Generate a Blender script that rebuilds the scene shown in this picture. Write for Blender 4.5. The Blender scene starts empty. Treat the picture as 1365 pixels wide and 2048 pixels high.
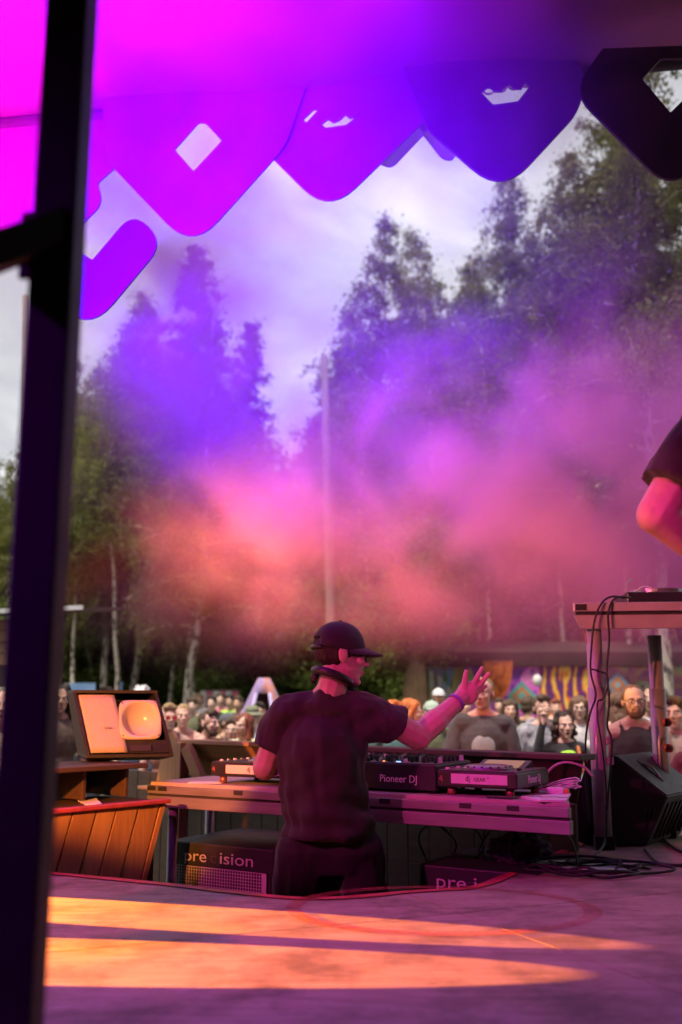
import bpy, bmesh, math, random
import numpy as np
from mathutils import Vector, Matrix, Euler, noise as mnoise

random.seed(7)
scene = bpy.context.scene
R = math.radians

# ------------------------------------------------------------------ camera
CAM_Z = 0.64                       # crouching on the stage floor (z = 0)
FPX = 35.0 / 36.0 * 2048.0
TILT = math.atan(386.0 / FPX)
CT, ST = math.cos(TILT), math.sin(TILT)
cam_data = bpy.data.cameras.new("camera")
cam_data.sensor_fit = 'VERTICAL'
cam_data.sensor_height = 36.0
cam_data.sensor_width = 24.0
cam_data.lens = 35.0
cam_data.clip_start = 0.05
cam_data.clip_end = 600.0
cam_data.dof.use_dof = True
cam_data.dof.focus_distance = 4.15
cam_data.dof.aperture_fstop = 1.8
cam = bpy.data.objects.new("camera", cam_data)
cam.location = (0, 0, CAM_Z)
cam.rotation_euler = (math.pi / 2 + TILT, 0, 0)
scene.collection.objects.link(cam)
scene.camera = cam

# ------------------------------------------------------------------ world: overcast evening sky
world = bpy.data.worlds.new("World")
scene.world = world
world.use_nodes = True
SUN_EL, SUN_AZ = R(66), R(-140)    # veiled sun high above the left side of the stage


def build_world():
    nt = world.node_tree
    nt.nodes.clear()
    N, L = nt.nodes.new, nt.links.new
    out = N('ShaderNodeOutputWorld')
    bg = N('ShaderNodeBackground')
    sky = N('ShaderNodeTexSky')
    sky.sky_type = 'NISHITA'
    sky.sun_disc = False
    sky.sun_elevation = SUN_EL
    sky.sun_rotation = SUN_AZ
    sky.dust_density = 2.0
    mulsky = N('ShaderNodeVectorMath'); mulsky.operation = 'SCALE'
    mulsky.inputs['Scale'].default_value = 0.10
    L(sky.outputs[0], mulsky.inputs[0])
    tc = N('ShaderNodeTexCoord')
    sep = N('ShaderNodeSeparateXYZ'); L(tc.outputs['Generated'], sep.inputs[0])
    zadd = N('ShaderNodeMath'); zadd.operation = 'MAXIMUM'; zadd.inputs[1].default_value = 0.0
    L(sep.outputs[2], zadd.inputs[0])
    zz = N('ShaderNodeMath'); zz.operation = 'ADD'; zz.inputs[1].default_value = 0.22
    L(zadd.outputs[0], zz.inputs[0])
    dv = N('ShaderNodeVectorMath'); dv.operation = 'DIVIDE'
    comb = N('ShaderNodeCombineXYZ')
    L(zz.outputs[0], comb.inputs[0]); L(zz.outputs[0], comb.inputs[1]); comb.inputs[2].default_value = 1.0
    L(tc.outputs['Generated'], dv.inputs[0]); L(comb.outputs[0], dv.inputs[1])
    mp = N('ShaderNodeMapping')
    mp.inputs['Location'].default_value = (3.1, 1.7, 0)
    mp.inputs['Scale'].default_value = (1.0, 1.0, 0.0)
    L(dv.outputs[0], mp.inputs[0])
    n1 = N('ShaderNodeTexNoise')
    n1.inputs['Scale'].default_value = 2.3
    n1.inputs['Detail'].default_value = 7.0
    n1.inputs['Roughness'].default_value = 0.56
    n1.inputs['Distortion'].default_value = 0.5
    L(mp.outputs[0], n1.inputs['Vector'])
    ramp = N('ShaderNodeValToRGB')
    cr = ramp.color_ramp
    cr.elements[0].position = 0.34; cr.elements[0].color = (0.39, 0.40, 0.44, 1)
    cr.elements[1].position = 0.68; cr.elements[1].color = (0.95, 0.94, 0.94, 1)
    e = cr.elements.new(0.52); e.color = (0.60, 0.605, 0.63, 1)
    L(n1.outputs[0], ramp.inputs[0])
    n2 = N('ShaderNodeTexNoise')
    n2.inputs['Scale'].default_value = 1.1
    n2.inputs['Detail'].default_value = 3.0
    L(mp.outputs[0], n2.inputs['Vector'])
    mr = N('ShaderNodeMapRange')
    mr.inputs['From Min'].default_value = 0.58
    mr.inputs['From Max'].default_value = 0.75
    mr.inputs['To Min'].default_value = 0.97
    mr.inputs['To Max'].default_value = 0.85
    L(n2.outputs[0], mr.inputs['Value'])
    mix = N('ShaderNodeMix'); mix.data_type = 'RGBA'
    L(mr.outputs[0], mix.inputs['Factor'])
    L(mulsky.outputs[0], mix.inputs[6]); L(ramp.outputs[0], mix.inputs[7])
    L(mix.outputs[2], bg.inputs['Color'])
    bg.inputs['Strength'].default_value = 1.0
    L(bg.outputs[0], out.inputs['Surface'])


build_world()

sun_data = bpy.data.lights.new("sun", 'SUN')
sun_data.energy = 4.2
sun_data.angle = R(16)
sun_data.color = (1.0, 0.90, 0.76)
sun = bpy.data.objects.new("sun", sun_data)
_sd = Vector((math.sin(SUN_AZ) * math.cos(SUN_EL), math.cos(SUN_AZ) * math.cos(SUN_EL), math.sin(SUN_EL)))
sun.rotation_euler = (-_sd).to_track_quat('-Z', 'Y').to_euler()
sun.location = (0, 20, 20)
scene.collection.objects.link(sun)

vs = scene.view_settings
vs.view_transform = 'Standard'
vs.look = 'None'
vs.exposure = 0.4
vs.gamma = 1.0
vs.use_curve_mapping = False
cy = scene.cycles
cy.use_denoising = True
cy.max_bounces = 6
cy.diffuse_bounces = 3
cy.glossy_bounces = 2
cy.transmission_bounces = 4
cy.transparent_max_bounces = 8
cy.volume_bounces = 1
cy.volume_step_rate = 1.0
cy.volume_max_steps = 64
cy.sample_clamp_indirect = 4.0
cy.caustics_reflective = False
cy.caustics_refractive = False


# ------------------------------------------------------------------ pixel helpers (photograph pixels, 1365 x 2048)
def raydir(px, py):
    u = (px - 682.5) / FPX
    v = (1024.0 - py) / FPX
    return Vector((u, CT - v * ST, ST + v * CT))


def P(px, py, y):
    """point on the pixel's ray at the given distance in front of the camera"""
    d = raydir(px, py)
    s = y / d.y
    return Vector((d.x * s, y, CAM_Z + d.z * s))


def F(px, py, z=0.0):
    """point where the pixel's ray meets the level z"""
    d = raydir(px, py)
    s = (z - CAM_Z) / d.z
    return Vector((d.x * s, d.y * s, z))


GROUND = -1.01
PIT = -0.74

# ------------------------------------------------------------------ object helpers
COL = scene.collection


def tag(o, label=None, cat=None, group=None, kind=None):
    if label: o['label'] = label
    if cat: o['category'] = cat
    if group: o['group'] = group
    if kind: o['kind'] = kind
    return o


def thing(name, label, cat, loc=(0, 0, 0), rz=0.0, group=None):
    o = bpy.data.objects.new(name, None)
    o.empty_display_size = 0.1
    o.location = loc
    o.rotation_euler = (0, 0, rz)
    COL.objects.link(o)
    return tag(o, label, cat, group)


def link(name, me, mats, parent=None, loc=None, rot=None, smooth=False):
    o = bpy.data.objects.new(name, me)
    if mats is not None:
        if not isinstance(mats, (list, tuple)): mats = [mats]
        if len(me.materials) == 0:
            for m in mats: me.materials.append(m)
    COL.objects.link(o)
    if parent is not None: o.parent = parent
    if loc is not None: o.location = loc
    if rot is not None: o.rotation_euler = rot
    if smooth:
        me.polygons.foreach_set('use_smooth', [True] * len(me.polygons))
    return o


def mesh_from(bm, name='m', smooth=False):
    me = bpy.data.meshes.new(name)
    bmesh.ops.recalc_face_normals(bm, faces=bm.faces[:])
    bm.to_mesh(me)
    bm.free()
    if smooth:
        me.polygons.foreach_set('use_smooth', [True] * len(me.polygons))
    return me


def b_box(bm, c, s, rot=None, bev=0.0):
    """box centred at c with full sizes s"""
    m = Matrix.Translation(Vector(c))
    if rot is not None: m = m @ (rot.to_matrix().to_4x4() if isinstance(rot, Euler) else rot)
    m = m @ Matrix.Diagonal((s[0], s[1], s[2], 1.0))
    r = bmesh.ops.create_cube(bm, size=1.0, matrix=m)
    if bev > 0:
        ed = list({e for v in r['verts'] for e in v.link_edges})
        bmesh.ops.bevel(bm, geom=ed, offset=bev, segments=2, affect='EDGES', profile=0.5)
    return bm


def box(name, c, s, mat, parent=None, rot=None, bev=0.004, smooth=False):
    bm = bmesh.new()
    b_box(bm, c, s, rot, bev)
    return link(name, mesh_from(bm, name, smooth), mat, parent)


def b_tube(bm, pts, rad, seg=8, cap=True):
    """swept tube through pts; rad a number or list"""
    pts = [Vector(p) for p in pts]
    n = len(pts)
    if not isinstance(rad, (list, tuple)): rad = [rad] * n
    rings = []
    up = None
    for i, p in enumerate(pts):
        t = (pts[min(i + 1, n - 1)] - pts[max(i - 1, 0)])
        if t.length < 1e-9: t = Vector((0, 0, 1))
        t.normalize()
        if up is None:
            up = Vector((0, 0, 1)) if abs(t.z) < 0.9 else Vector((1, 0, 0))
        a = t.cross(up)
        if a.length < 1e-6: a = t.orthogonal()
        a.normalize()
        b = a.cross(t).normalized()
        up = b
        rings.append([bm.verts.new(p + (a * math.cos(2 * math.pi * k / seg) + b * math.sin(2 * math.pi * k / seg)) * rad[i]) for k in range(seg)])
    for i in range(n - 1):
        for k in range(seg):
            bm.faces.new((rings[i][k], rings[i][(k + 1) % seg], rings[i + 1][(k + 1) % seg], rings[i + 1][k]))
    if cap:
        bm.faces.new(rings[0][::-1]); bm.faces.new(rings[-1])
    return bm


def tube(name, pts, rad, mat, parent=None, seg=8, smooth=True):
    bm = bmesh.new()
    b_tube(bm, pts, rad, seg)
    return link(name, mesh_from(bm, name, smooth), mat, parent)


def spline_pts(ctrl, n=10):
    """Catmull-Rom through control points"""
    c = [Vector(p) for p in ctrl]
    c = [c[0] * 2 - c[1]] + c + [c[-1] * 2 - c[-2]]
    out = []
    for i in range(1, len(c) - 2):
        for k in range(n):
            t = k / n
            p0, p1, p2, p3 = c[i - 1], c[i], c[i + 1], c[i + 2]
            out.append(0.5 * ((2 * p1) + (p2 - p0) * t + (2 * p0 - 5 * p1 + 4 * p2 - p3) * t * t + (3 * p1 - p0 - 3 * p2 + p3) * t ** 3))
    out.append(c[-2])
    return out


def prism(name, outline, depth_vec, mat, parent=None, bev=0.0, smooth=False):
    """polygon (3-D points in a plane) extruded along depth_vec"""
    bm = bmesh.new()
    vs_ = [bm.verts.new(Vector(p)) for p in outline]
    f = bm.faces.new(vs_)
    r = bmesh.ops.extrude_face_region(bm, geom=[f])
    bmesh.ops.translate(bm, verts=[v for v in r['geom'] if isinstance(v, bmesh.types.BMVert)], vec=Vector(depth_vec))
    if bev > 0:
        bmesh.ops.bevel(bm, geom=bm.edges[:], offset=bev, segments=2, affect='EDGES')
    return link(name, mesh_from(bm, name, smooth), mat, parent)


TMP = bpy.data.scenes.new('workbench')


def vnoise(co, seed=0):
    """smooth pseudo-noise in -1..1 for an (n,3) array"""
    r = np.random.default_rng(seed + 99)
    out = np.zeros(len(co), np.float32)
    for k in range(7):
        d = r.normal(size=3); d *= 2.4 / np.linalg.norm(d) * r.uniform(0.6, 1.6)
        out += np.sin(co @ d.astype(np.float32) + r.uniform(0, 6.28) + 0.8 * np.sin(co @ r.normal(size=3).astype(np.float32) * 1.7))
    return out / 3.2


def eval_copy(o):
    """mesh of an object with its modifiers applied, evaluated in a scene of its own (quick)"""
    TMP.collection.objects.link(o)
    vl = TMP.view_layers[0]
    vl.update()
    me = bpy.data.meshes.new_from_object(o.evaluated_get(vl.depsgraph))
    TMP.collection.objects.unlink(o)
    return me


def curve_plate(name, outlines, thick, mat, matrix, parent=None, bev=0.0):
    """flat plate with holes: outlines = list of closed 2-D loops, extruded"""
    cu = bpy.data.curves.new(name, 'CURVE')
    cu.dimensions = '2D'
    cu.fill_mode = 'BOTH'
    cu.extrude = thick / 2
    cu.bevel_depth = bev
    for loop in outlines:
        sp = cu.splines.new('POLY')
        sp.points.add(len(loop) - 1)
        for i, p in enumerate(loop): sp.points[i].co = (p[0], p[1], 0, 1)
        sp.use_cyclic_u = True
    o = bpy.data.objects.new('tmp', cu)
    me = eval_copy(o)
    bpy.data.objects.remove(o)
    bpy.data.curves.remove(cu)
    me.materials.clear()
    me.transform(matrix)
    return link(name, me, mat, parent)


def text_mesh(name, txt, size, mat, matrix, parent=None, thick=0.0006, sx=1.0, align='CENTER', shear=0.0):
    cu = bpy.data.curves.new(name, 'FONT')
    cu.body = txt
    cu.size = size
    cu.align_x = align
    cu.align_y = 'CENTER'
    cu.extrude = thick
    cu.shear = shear
    cu.resolution_u = 3
    o = bpy.data.objects.new('tmp', cu)
    me = eval_copy(o)
    bpy.data.objects.remove(o)
    bpy.data.curves.remove(cu)
    me.materials.clear()
    me.transform(matrix @ Matrix.Diagonal((sx, 1, 1, 1)))
    return link(name, me, mat, parent)


def frame_matrix(origin, xdir, ydir):
    """matrix taking local x,y,z to xdir, ydir, x cross y"""
    x = Vector(xdir).normalized()
    y = Vector(ydir); y = (y - x * y.dot(x)).normalized()
    z = x.cross(y)
    m = Matrix((x, y, z)).transposed().to_4x4()
    m.translation = Vector(origin)
    return m


# ------------------------------------------------------------------ materials
MATS = {}


def mat(name, col, rough=0.6, metal=0.0, var=0.15, vscale=8.0, bump=0.0, bscale=60.0, spec=0.5, col2=None, stretch=None, coat=0.0, sheen=0.0, trans=0.0):
    if name in MATS: return MATS[name]
    m = bpy.data.materials.new(name)
    m.use_nodes = True
    nt = m.node_tree
    N, L = nt.nodes.new, nt.links.new
    bs = nt.nodes['Principled BSDF']
    bs.inputs['Roughness'].default_value = rough
    bs.inputs['Metallic'].default_value = metal
    bs.inputs['Specular IOR Level'].default_value = spec
    bs.inputs['Coat Weight'].default_value = coat
    bs.inputs['Sheen Weight'].default_value = sheen
    tc = N('ShaderNodeTexCoord')
    vec = tc.outputs['Object']
    if stretch is not None:
        mp = N('ShaderNodeMapping')
        mp.inputs['Scale'].default_value = stretch
        L(vec, mp.inputs[0]); vec = mp.outputs[0]
    nz = N('ShaderNodeTexNoise')
    nz.inputs['Scale'].default_value = vscale
    nz.inputs['Detail'].default_value = 5.0
    L(vec, nz.inputs['Vector'])
    ramp = N('ShaderNodeValToRGB')
    c2 = col2 if col2 is not None else tuple(min(1.0, c * (1 + var)) for c in col)
    c1 = col if col2 is not None else tuple(c * (1 - var) for c in col)
    ramp.color_ramp.elements[0].position = 0.3
    ramp.color_ramp.elements[1].position = 0.7
    ramp.color_ramp.elements[0].color = (*c1, 1)
    ramp.color_ramp.elements[1].color = (*c2, 1)
    L(nz.outputs[0], ramp.inputs[0])
    L(ramp.outputs[0], bs.inputs['Base Color'])
    rr = N('ShaderNodeMapRange')
    rr.inputs['To Min'].default_value = max(0.02, rough - 0.12)
    rr.inputs['To Max'].default_value = min(1.0, rough + 0.12)
    L(nz.outputs[0], rr.inputs['Value']); L(rr.outputs[0], bs.inputs['Roughness'])
    if bump > 0:
        nb = N('ShaderNodeTexNoise')
        nb.inputs['Scale'].default_value = bscale
        nb.inputs['Detail'].default_value = 4.0
        L(vec, nb.inputs['Vector'])
        bp = N('ShaderNodeBump')
        bp.inputs['Strength'].default_value = bump
        bp.inputs['Distance'].default_value = 0.01
        L(nb.outputs[0], bp.inputs['Height'])
        L(bp.outputs[0], bs.inputs['Normal'])
    MATS[name] = m
    return m


def wood_mat(name, c1, c2, rough=0.65, scale=(1, 1, 1), grain=18.0):
    """plank wood: stretched noise grain along the local axis with the small scale"""
    if name in MATS: return MATS[name]
    m = bpy.data.materials.new(name)
    m.use_nodes = True
    nt = m.node_tree
    N, L = nt.nodes.new, nt.links.new
    bs = nt.nodes['Principled BSDF']
    tc = N('ShaderNodeTexCoord')
    oi = N('ShaderNodeObjectInfo')
    off = N('ShaderNodeVectorMath'); off.operation = 'SCALE'; off.inputs[0].default_value = (13.0, 7.0, 5.0)
    L(oi.outputs['Random'], off.inputs['Scale'])
    ad = N('ShaderNodeVectorMath'); ad.operation = 'ADD'
    L(tc.outputs['Object'], ad.inputs[0]); L(off.outputs[0], ad.inputs[1])
    mp = N('ShaderNodeMapping'); mp.inputs['Scale'].default_value = scale
    L(ad.outputs[0], mp.inputs[0])
    nz = N('ShaderNodeTexNoise'); nz.inputs['Scale'].default_value = grain
    nz.inputs['Detail'].default_value = 8.0; nz.inputs['Distortion'].default_value = 1.2
    L(mp.outputs[0], nz.inputs['Vector'])
    big = N('ShaderNodeTexNoise'); big.inputs['Scale'].default_value = 2.5; big.inputs['Detail'].default_value = 4
    L(ad.outputs[0], big.inputs['Vector'])
    mx = N('ShaderNodeMath'); mx.operation = 'MULTIPLY_ADD'; mx.inputs[1].default_value = 0.6; mx.inputs[2].default_value = -0.12
    L(big.outputs[0], mx.inputs[0])
    sm = N('ShaderNodeMath'); sm.operation = 'ADD'
    sc = N('ShaderNodeMath'); sc.operation = 'MULTIPLY'; sc.inputs[1].default_value = 0.65
    L(nz.outputs[0], sc.inputs[0]); L(sc.outputs[0], sm.inputs[0]); L(mx.outputs[0], sm.inputs[1])
    ramp = N('ShaderNodeValToRGB')
    ramp.color_ramp.elements[0].position = 0.32; ramp.color_ramp.elements[0].color = (*c1, 1)
    ramp.color_ramp.elements[1].position = 0.68; ramp.color_ramp.elements[1].color = (*c2, 1)
    L(sm.outputs[0], ramp.inputs[0]); L(ramp.outputs[0], bs.inputs['Base Color'])
    bs.inputs['Roughness'].default_value = rough
    bp = N('ShaderNodeBump'); bp.inputs['Strength'].default_value = 0.25; bp.inputs['Distance'].default_value = 0.004
    L(nz.outputs[0], bp.inputs['Height']); L(bp.outputs[0], bs.inputs['Normal'])
    MATS[name] = m
    return m


def emit_mat(name, col, strength):
    if name in MATS: return MATS[name]
    m = bpy.data.materials.new(name)
    m.use_nodes = True
    nt = m.node_tree
    bs = nt.nodes['Principled BSDF']
    bs.inputs['Base Color'].default_value = (*[c * 0.5 for c in col], 1)
    bs.inputs['Emission Color'].default_value = (*col, 1)
    bs.inputs['Emission Strength'].default_value = strength
    MATS[name] = m
    return m


M_BLACK = mat('black_paint', (0.018, 0.017, 0.018), 0.55, var=0.3, vscale=20, bump=0.15, bscale=250)
M_BLACKPL = mat('black_plastic', (0.02, 0.02, 0.022), 0.38, var=0.2)
M_RUBBER = mat('black_rubber', (0.015, 0.014, 0.014), 0.6, var=0.2)
M_STEEL = mat('galvanised_steel', (0.40, 0.39, 0.39), 0.42, metal=0.3, var=0.12, vscale=14, bump=0.05, bscale=120)
M_ALU = mat('aluminium', (0.23, 0.22, 0.23), 0.48, metal=0.4, var=0.15, vscale=9, stretch=(0.6, 4, 4), bump=0.04, bscale=90)
M_DARKSTEEL = mat('dark_steel', (0.03, 0.027, 0.03), 0.6, metal=0.0, var=0.25, vscale=10)
M_PAPER = mat('white_paper', (0.78, 0.77, 0.75), 0.8, var=0.03)
M_WHITEPL = mat('white_plastic', (0.72, 0.7, 0.7), 0.4, var=0.04)
M_PLY = wood_mat('plywood', (0.40, 0.30, 0.20), (0.55, 0.44, 0.31), 0.7, (1.0, 0.12, 1.0), 16)
M_PINE = wood_mat('pine_board', (0.33, 0.17, 0.075), (0.50, 0.29, 0.14), 0.6, (5.0, 5.0, 0.5), 7)
M_PINEX = wood_mat('pine_board_x', (0.33, 0.17, 0.075), (0.50, 0.29, 0.14), 0.6, (0.5, 5.0, 5.0), 7)
M_DARKWOOD = wood_mat('dark_stained_wood', (0.045, 0.028, 0.018), (0.085, 0.052, 0.034), 0.55, (0.6, 5.0, 5.0), 7)
# ------------------------------------------------------------------ ground
def build_ground():
    bm = bmesh.new()
    n = 40
    xs = np.linspace(-1, 1, n)
    grid = []
    for j in range(n):
        row = []
        for i in range(n):
            x = math.copysign(abs(xs[i]) ** 1.7, xs[i]) * 260
            y = 120 + math.copysign(abs(xs[j]) ** 1.7, xs[j]) * 260
            z = GROUND + (0.10 * mnoise.noise(Vector((x * 0.05, y * 0.05, 0))) if y > 22 else 0.0)
            row.append(bm.verts.new((x, y, z)))
        grid.append(row)
    for j in range(n - 1):
        for i in range(n - 1):
            bm.faces.new((grid[j][i], grid[j][i + 1], grid[j + 1][i + 1], grid[j + 1][i]))
    m = mat('forest_ground', (0.07, 0.055, 0.032), 0.95, col2=(0.06, 0.075, 0.025), vscale=0.6, bump=0.6, bscale=6)
    tag(link('ground', mesh_from(bm, 'ground', True), m), kind='structure')


build_ground()

# ------------------------------------------------------------------ stage floor with the sunken pit
EDGE_PX = [(-120, 1722), (0, 1734), (100, 1745), (220, 1756), (340, 1768), (450, 1781), (540, 1791), (620, 1796), (700, 1793), (800, 1784), (880, 1779),
           (940, 1774), (1000, 1753), (1080, 1718), (1150, 1689), (1180, 1672)]
EDGE = [F(a, b, 0.0) for a, b in EDGE_PX]
EDGE = spline_pts(EDGE, 5)
M_FLOOR = None


def floor_material():
    m = bpy.data.materials.new('stage_plywood')
    m.use_nodes = True
    nt = m.node_tree
    N, L = nt.nodes.new, nt.links.new
    bs = nt.nodes['Principled BSDF']
    tc = N('ShaderNodeTexCoord')
    mp = N('ShaderNodeMapping'); mp.inputs['Scale'].default_value = (0.35, 3.5, 1); mp.inputs['Rotation'].default_value = (0, 0, R(-24))
    L(tc.outputs['Object'], mp.inputs[0])
    g = N('ShaderNodeTexNoise'); g.inputs['Scale'].default_value = 7; g.inputs['Detail'].default_value = 8; g.inputs['Distortion'].default_value = 1.6
    L(mp.outputs[0], g.inputs['Vector'])
    r1 = N('ShaderNodeValToRGB')
    r1.color_ramp.elements[0].position = 0.33; r1.color_ramp.elements[0].color = (0.30, 0.215, 0.15, 1)
    r1.color_ramp.elements[1].position = 0.68; r1.color_ramp.elements[1].color = (0.44, 0.34, 0.25, 1)
    L(g.outputs[0], r1.inputs[0])
    # scuffs and dirt
    d = N('ShaderNodeTexNoise'); d.inputs['Scale'].default_value = 3.2; d.inputs['Detail'].default_value = 9; d.inputs['Roughness'].default_value = 0.7
    L(tc.outputs['Object'], d.inputs['Vector'])
    r2 = N('ShaderNodeValToRGB')
    r2.color_ramp.elements[0].position = 0.36; r2.color_ramp.elements[0].color = (0.42, 0.38, 0.36, 1)
    r2.color_ramp.elements[1].position = 0.54; r2.color_ramp.elements[1].color = (1, 1, 1, 1)
    L(d.outputs[0], r2.inputs[0])
    mul = N('ShaderNodeMix'); mul.data_type = 'RGBA'; mul.blend_type = 'MULTIPLY'; mul.inputs['Factor'].default_value = 1.0
    L(r1.outputs[0], mul.inputs[6]); L(r2.outputs[0], mul.inputs[7])
    # small dark knots
    mpk = N('ShaderNodeMapping'); mpk.inputs['Scale'].default_value = (2.2, 5.5, 1); mpk.inputs['Rotation'].default_value = (0, 0, R(-24))
    L(tc.outputs['Object'], mpk.inputs[0])
    vo = N('ShaderNodeTexVoronoi'); vo.inputs['Scale'].default_value = 2.4
    L(mpk.outputs[0], vo.inputs['Vector'])
    r3 = N('ShaderNodeValToRGB')
    r3.color_ramp.elements[0].position = 0.03; r3.color_ramp.elements[0].color = (0.35, 0.28, 0.25, 1)
    r3.color_ramp.elements[1].position = 0.11; r3.color_ramp.elements[1].color = (1, 1, 1, 1)
    L(vo.outputs['Distance'], r3.inputs[0])
    mul2 = N('ShaderNodeMix'); mul2.data_type = 'RGBA'; mul2.blend_type = 'MULTIPLY'; mul2.inputs['Factor'].default_value = 1.0
    L(mul.outputs[2], mul2.inputs[6]); L(r3.outputs[0], mul2.inputs[7])
    # pale scratches
    mps = N('ShaderNodeMapping'); mps.inputs['Scale'].default_value = (0.5, 9, 1); mps.inputs['Rotation'].default_value = (0, 0, R(-35))
    L(tc.outputs['Object'], mps.inputs[0])
    s = N('ShaderNodeTexNoise'); s.inputs['Scale'].default_value = 9; s.inputs['Detail'].default_value = 2; s.inputs['Distortion'].default_value = 2.5
    L(mps.outputs[0], s.inputs['Vector'])
    r4 = N('ShaderNodeValToRGB')
    r4.color_ramp.elements[0].position = 0.68; r4.color_ramp.elements[0].color = (0, 0, 0, 1)
    r4.color_ramp.elements[1].position = 0.74; r4.color_ramp.elements[1].color = (0.10, 0.095, 0.085, 1)
    L(s.outputs[0], r4.inputs[0])
    addc = N('ShaderNodeMix'); addc.data_type = 'RGBA'; addc.blend_type = 'ADD'; addc.inputs['Factor'].default_value = 1.0
    L(mul2.outputs[2], addc.inputs[6]); L(r4.outputs[0], addc.inputs[7])
    L(addc.outputs[2], bs.inputs['Base Color'])
    bs.inputs['Roughness'].default_value = 0.62
    bp = N('ShaderNodeBump'); bp.inputs['Strength'].default_value = 0.3; bp.inputs['Distance'].default_value = 0.004
    L(g.outputs[0], bp.inputs['Height']); L(bp.outputs[0], bs.inputs['Normal'])
    MATS['stage_plywood'] = m
    return m


def build_floor():
    m = floor_material()
    root = thing('stage_floor', None, None)
    root['kind'] = 'structure'
    e = [Vector((p.x, p.y, 0)) for p in EDGE]
    # outline: left far, along the pit edge, right side going back, right, behind the camera
    out = [Vector((-5.5, e[0].y + 0.5, 0))] + e + [Vector((e[-1].x + 0.02, 5.6, 0)), Vector((4.2, 5.6, 0)), Vector((4.2, -3.0, 0)), Vector((-5.5, -3.0, 0))]
    base = bmesh.new()
    f = base.faces.new([base.verts.new(p) for p in out])
    bmesh.ops.triangulate(base, faces=[f], ngon_method='EAR_CLIP')
    ang = R(24.0)
    ax = Vector((math.cos(ang), math.sin(ang), 0)); ay = Vector((-math.sin(ang), math.cos(ang), 0))
    o0 = F(918, 1826, 0.0)           # a corner where three sheets meet
    W, H = 2.44, 1.22
    for i in range(-4, 4):
        for j in range(-6, 5):
            bm = base.copy()
            sh = (j % 2) * 0.0
            for n, d in ((ax, i * W + sh), (-ax, -(i + 1) * W - sh), (ay, j * H), (-ay, -(j + 1) * H)):
                gap = 0.0026
                co = o0 + n * (d + gap)
                bmesh.ops.bisect_plane(bm, geom=bm.verts[:] + bm.edges[:] + bm.faces[:], plane_co=co, plane_no=-n, clear_outer=True)
                if not bm.faces: break
            if not bm.faces or sum(f.calc_area() for f in bm.faces) < 0.01:
                bm.free(); continue
            r = bmesh.ops.extrude_face_region(bm, geom=bm.faces[:])
            bmesh.ops.translate(bm, verts=[v for v in r['geom'] if isinstance(v, bmesh.types.BMVert)], vec=(0, 0, -0.021))
            bmesh.ops.remove_doubles(bm, verts=bm.verts[:], dist=0.0004)
            link('plywood_sheet', mesh_from(bm, 'plywood_sheet'), m, root)
    base.free()
    # joists and dark skirt around the pit below the sheets
    bm = bmesh.new()
    top = [bm.verts.new((p.x, p.y - 0.015, -0.025)) for p in e]
    bot = [bm.verts.new((p.x, p.y - 0.015, PIT)) for p in e]
    for k in range(len(e) - 1): bm.faces.new((top[k], top[k + 1], bot[k + 1], bot[k]))
    link('pit_lining', mesh_from(bm, 'pit_lining'), M_DARKWOOD, root)
    bm = bmesh.new()
    b_box(bm, (-0.6, 1.3, -0.06), (9.6, 4.3, 0.06))
    link('joist_deck', mesh_from(bm, 'joist_deck'), M_DARKWOOD, root)
    bm = bmesh.new()
    b_box(bm, (2.9, 4.6, -0.06), (2.6, 2.0, 0.06))
    link('joist_deck', mesh_from(bm, 'joist_deck'), M_DARKWOOD, root)
    # pit floor
    bm = bmesh.new()
    b_box(bm, (0, 4.4, PIT - 0.05), (9.0, 3.4, 0.1))
    tag(link('pit_floor', mesh_from(bm, 'pit_floor'), M_DARKWOOD), kind='structure')
    # painted red edge line along the pit and the painted ring
    M_RED = mat('red_floor_paint', (0.50, 0.035, 0.06), 0.55, var=0.35, vscale=30)
    def strip(name, pts, w, z, closed=False):
        bm = bmesh.new()
        n = len(pts)
        a, b = [], []
        for i, p in enumerate(pts):
            if closed: t = pts[(i + 1) % n] - pts[i - 1]
            else: t = pts[min(i + 1, n - 1)] - pts[max(i - 1, 0)]
            t = Vector((t.x, t.y, 0)).normalized()
            nn = Vector((t.y, -t.x, 0))
            ww = w * (1 + 0.25 * mnoise.noise(Vector((p.x * 5, p.y * 5, 0))))
            a.append(bm.verts.new(Vector((p.x, p.y, z)) + nn * 0.003)); b.append(bm.verts.new(Vector((p.x, p.y, z)) + nn * ww))
        rng = range(n) if closed else range(n - 1)
        for i in rng: bm.faces.new((a[i], a[(i + 1) % n], b[(i + 1) % n], b[i]))
        return link(name, mesh_from(bm, name), M_RED, root)
    worn = M_RED.copy(); worn.name = 'worn_red_paint'
    nt = worn.node_tree
    bs = nt.nodes['Principled BSDF']
    nz = nt.nodes.new('ShaderNodeTexNoise'); nz.inputs['Scale'].default_value = 7; nz.inputs['Detail'].default_value = 8; nz.inputs['Roughness'].default_value = 0.7
    mr = nt.nodes.new('ShaderNodeMapRange'); mr.inputs['From Min'].default_value = 0.35; mr.inputs['From Max'].default_value = 0.7
    mr.inputs['To Min'].default_value = 0.12; mr.inputs["To Max"].default_value = 0.62
    tcn = nt.nodes.new('ShaderNodeTexCoord')
    nt.links.new(tcn.outputs['Object'], nz.inputs['Vector']); nt.links.new(nz.outputs[0], mr.inputs['Value']); nt.links.new(mr.outputs[0], bs.inputs['Alpha'])
    MATS['worn_red_paint'] = worn
    strip('painted_edge_line', e, 0.045, 0.004)
    # ring: ellipse in the picture 605..1190 x 1782..1855
    c = F(898, 1814, 0.0)
    lft, rgt = F(612, 1812, 0), F(1178, 1838, 0)
    near, far = F(900, 1866, 0), F(900, 1779, 0)
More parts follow.
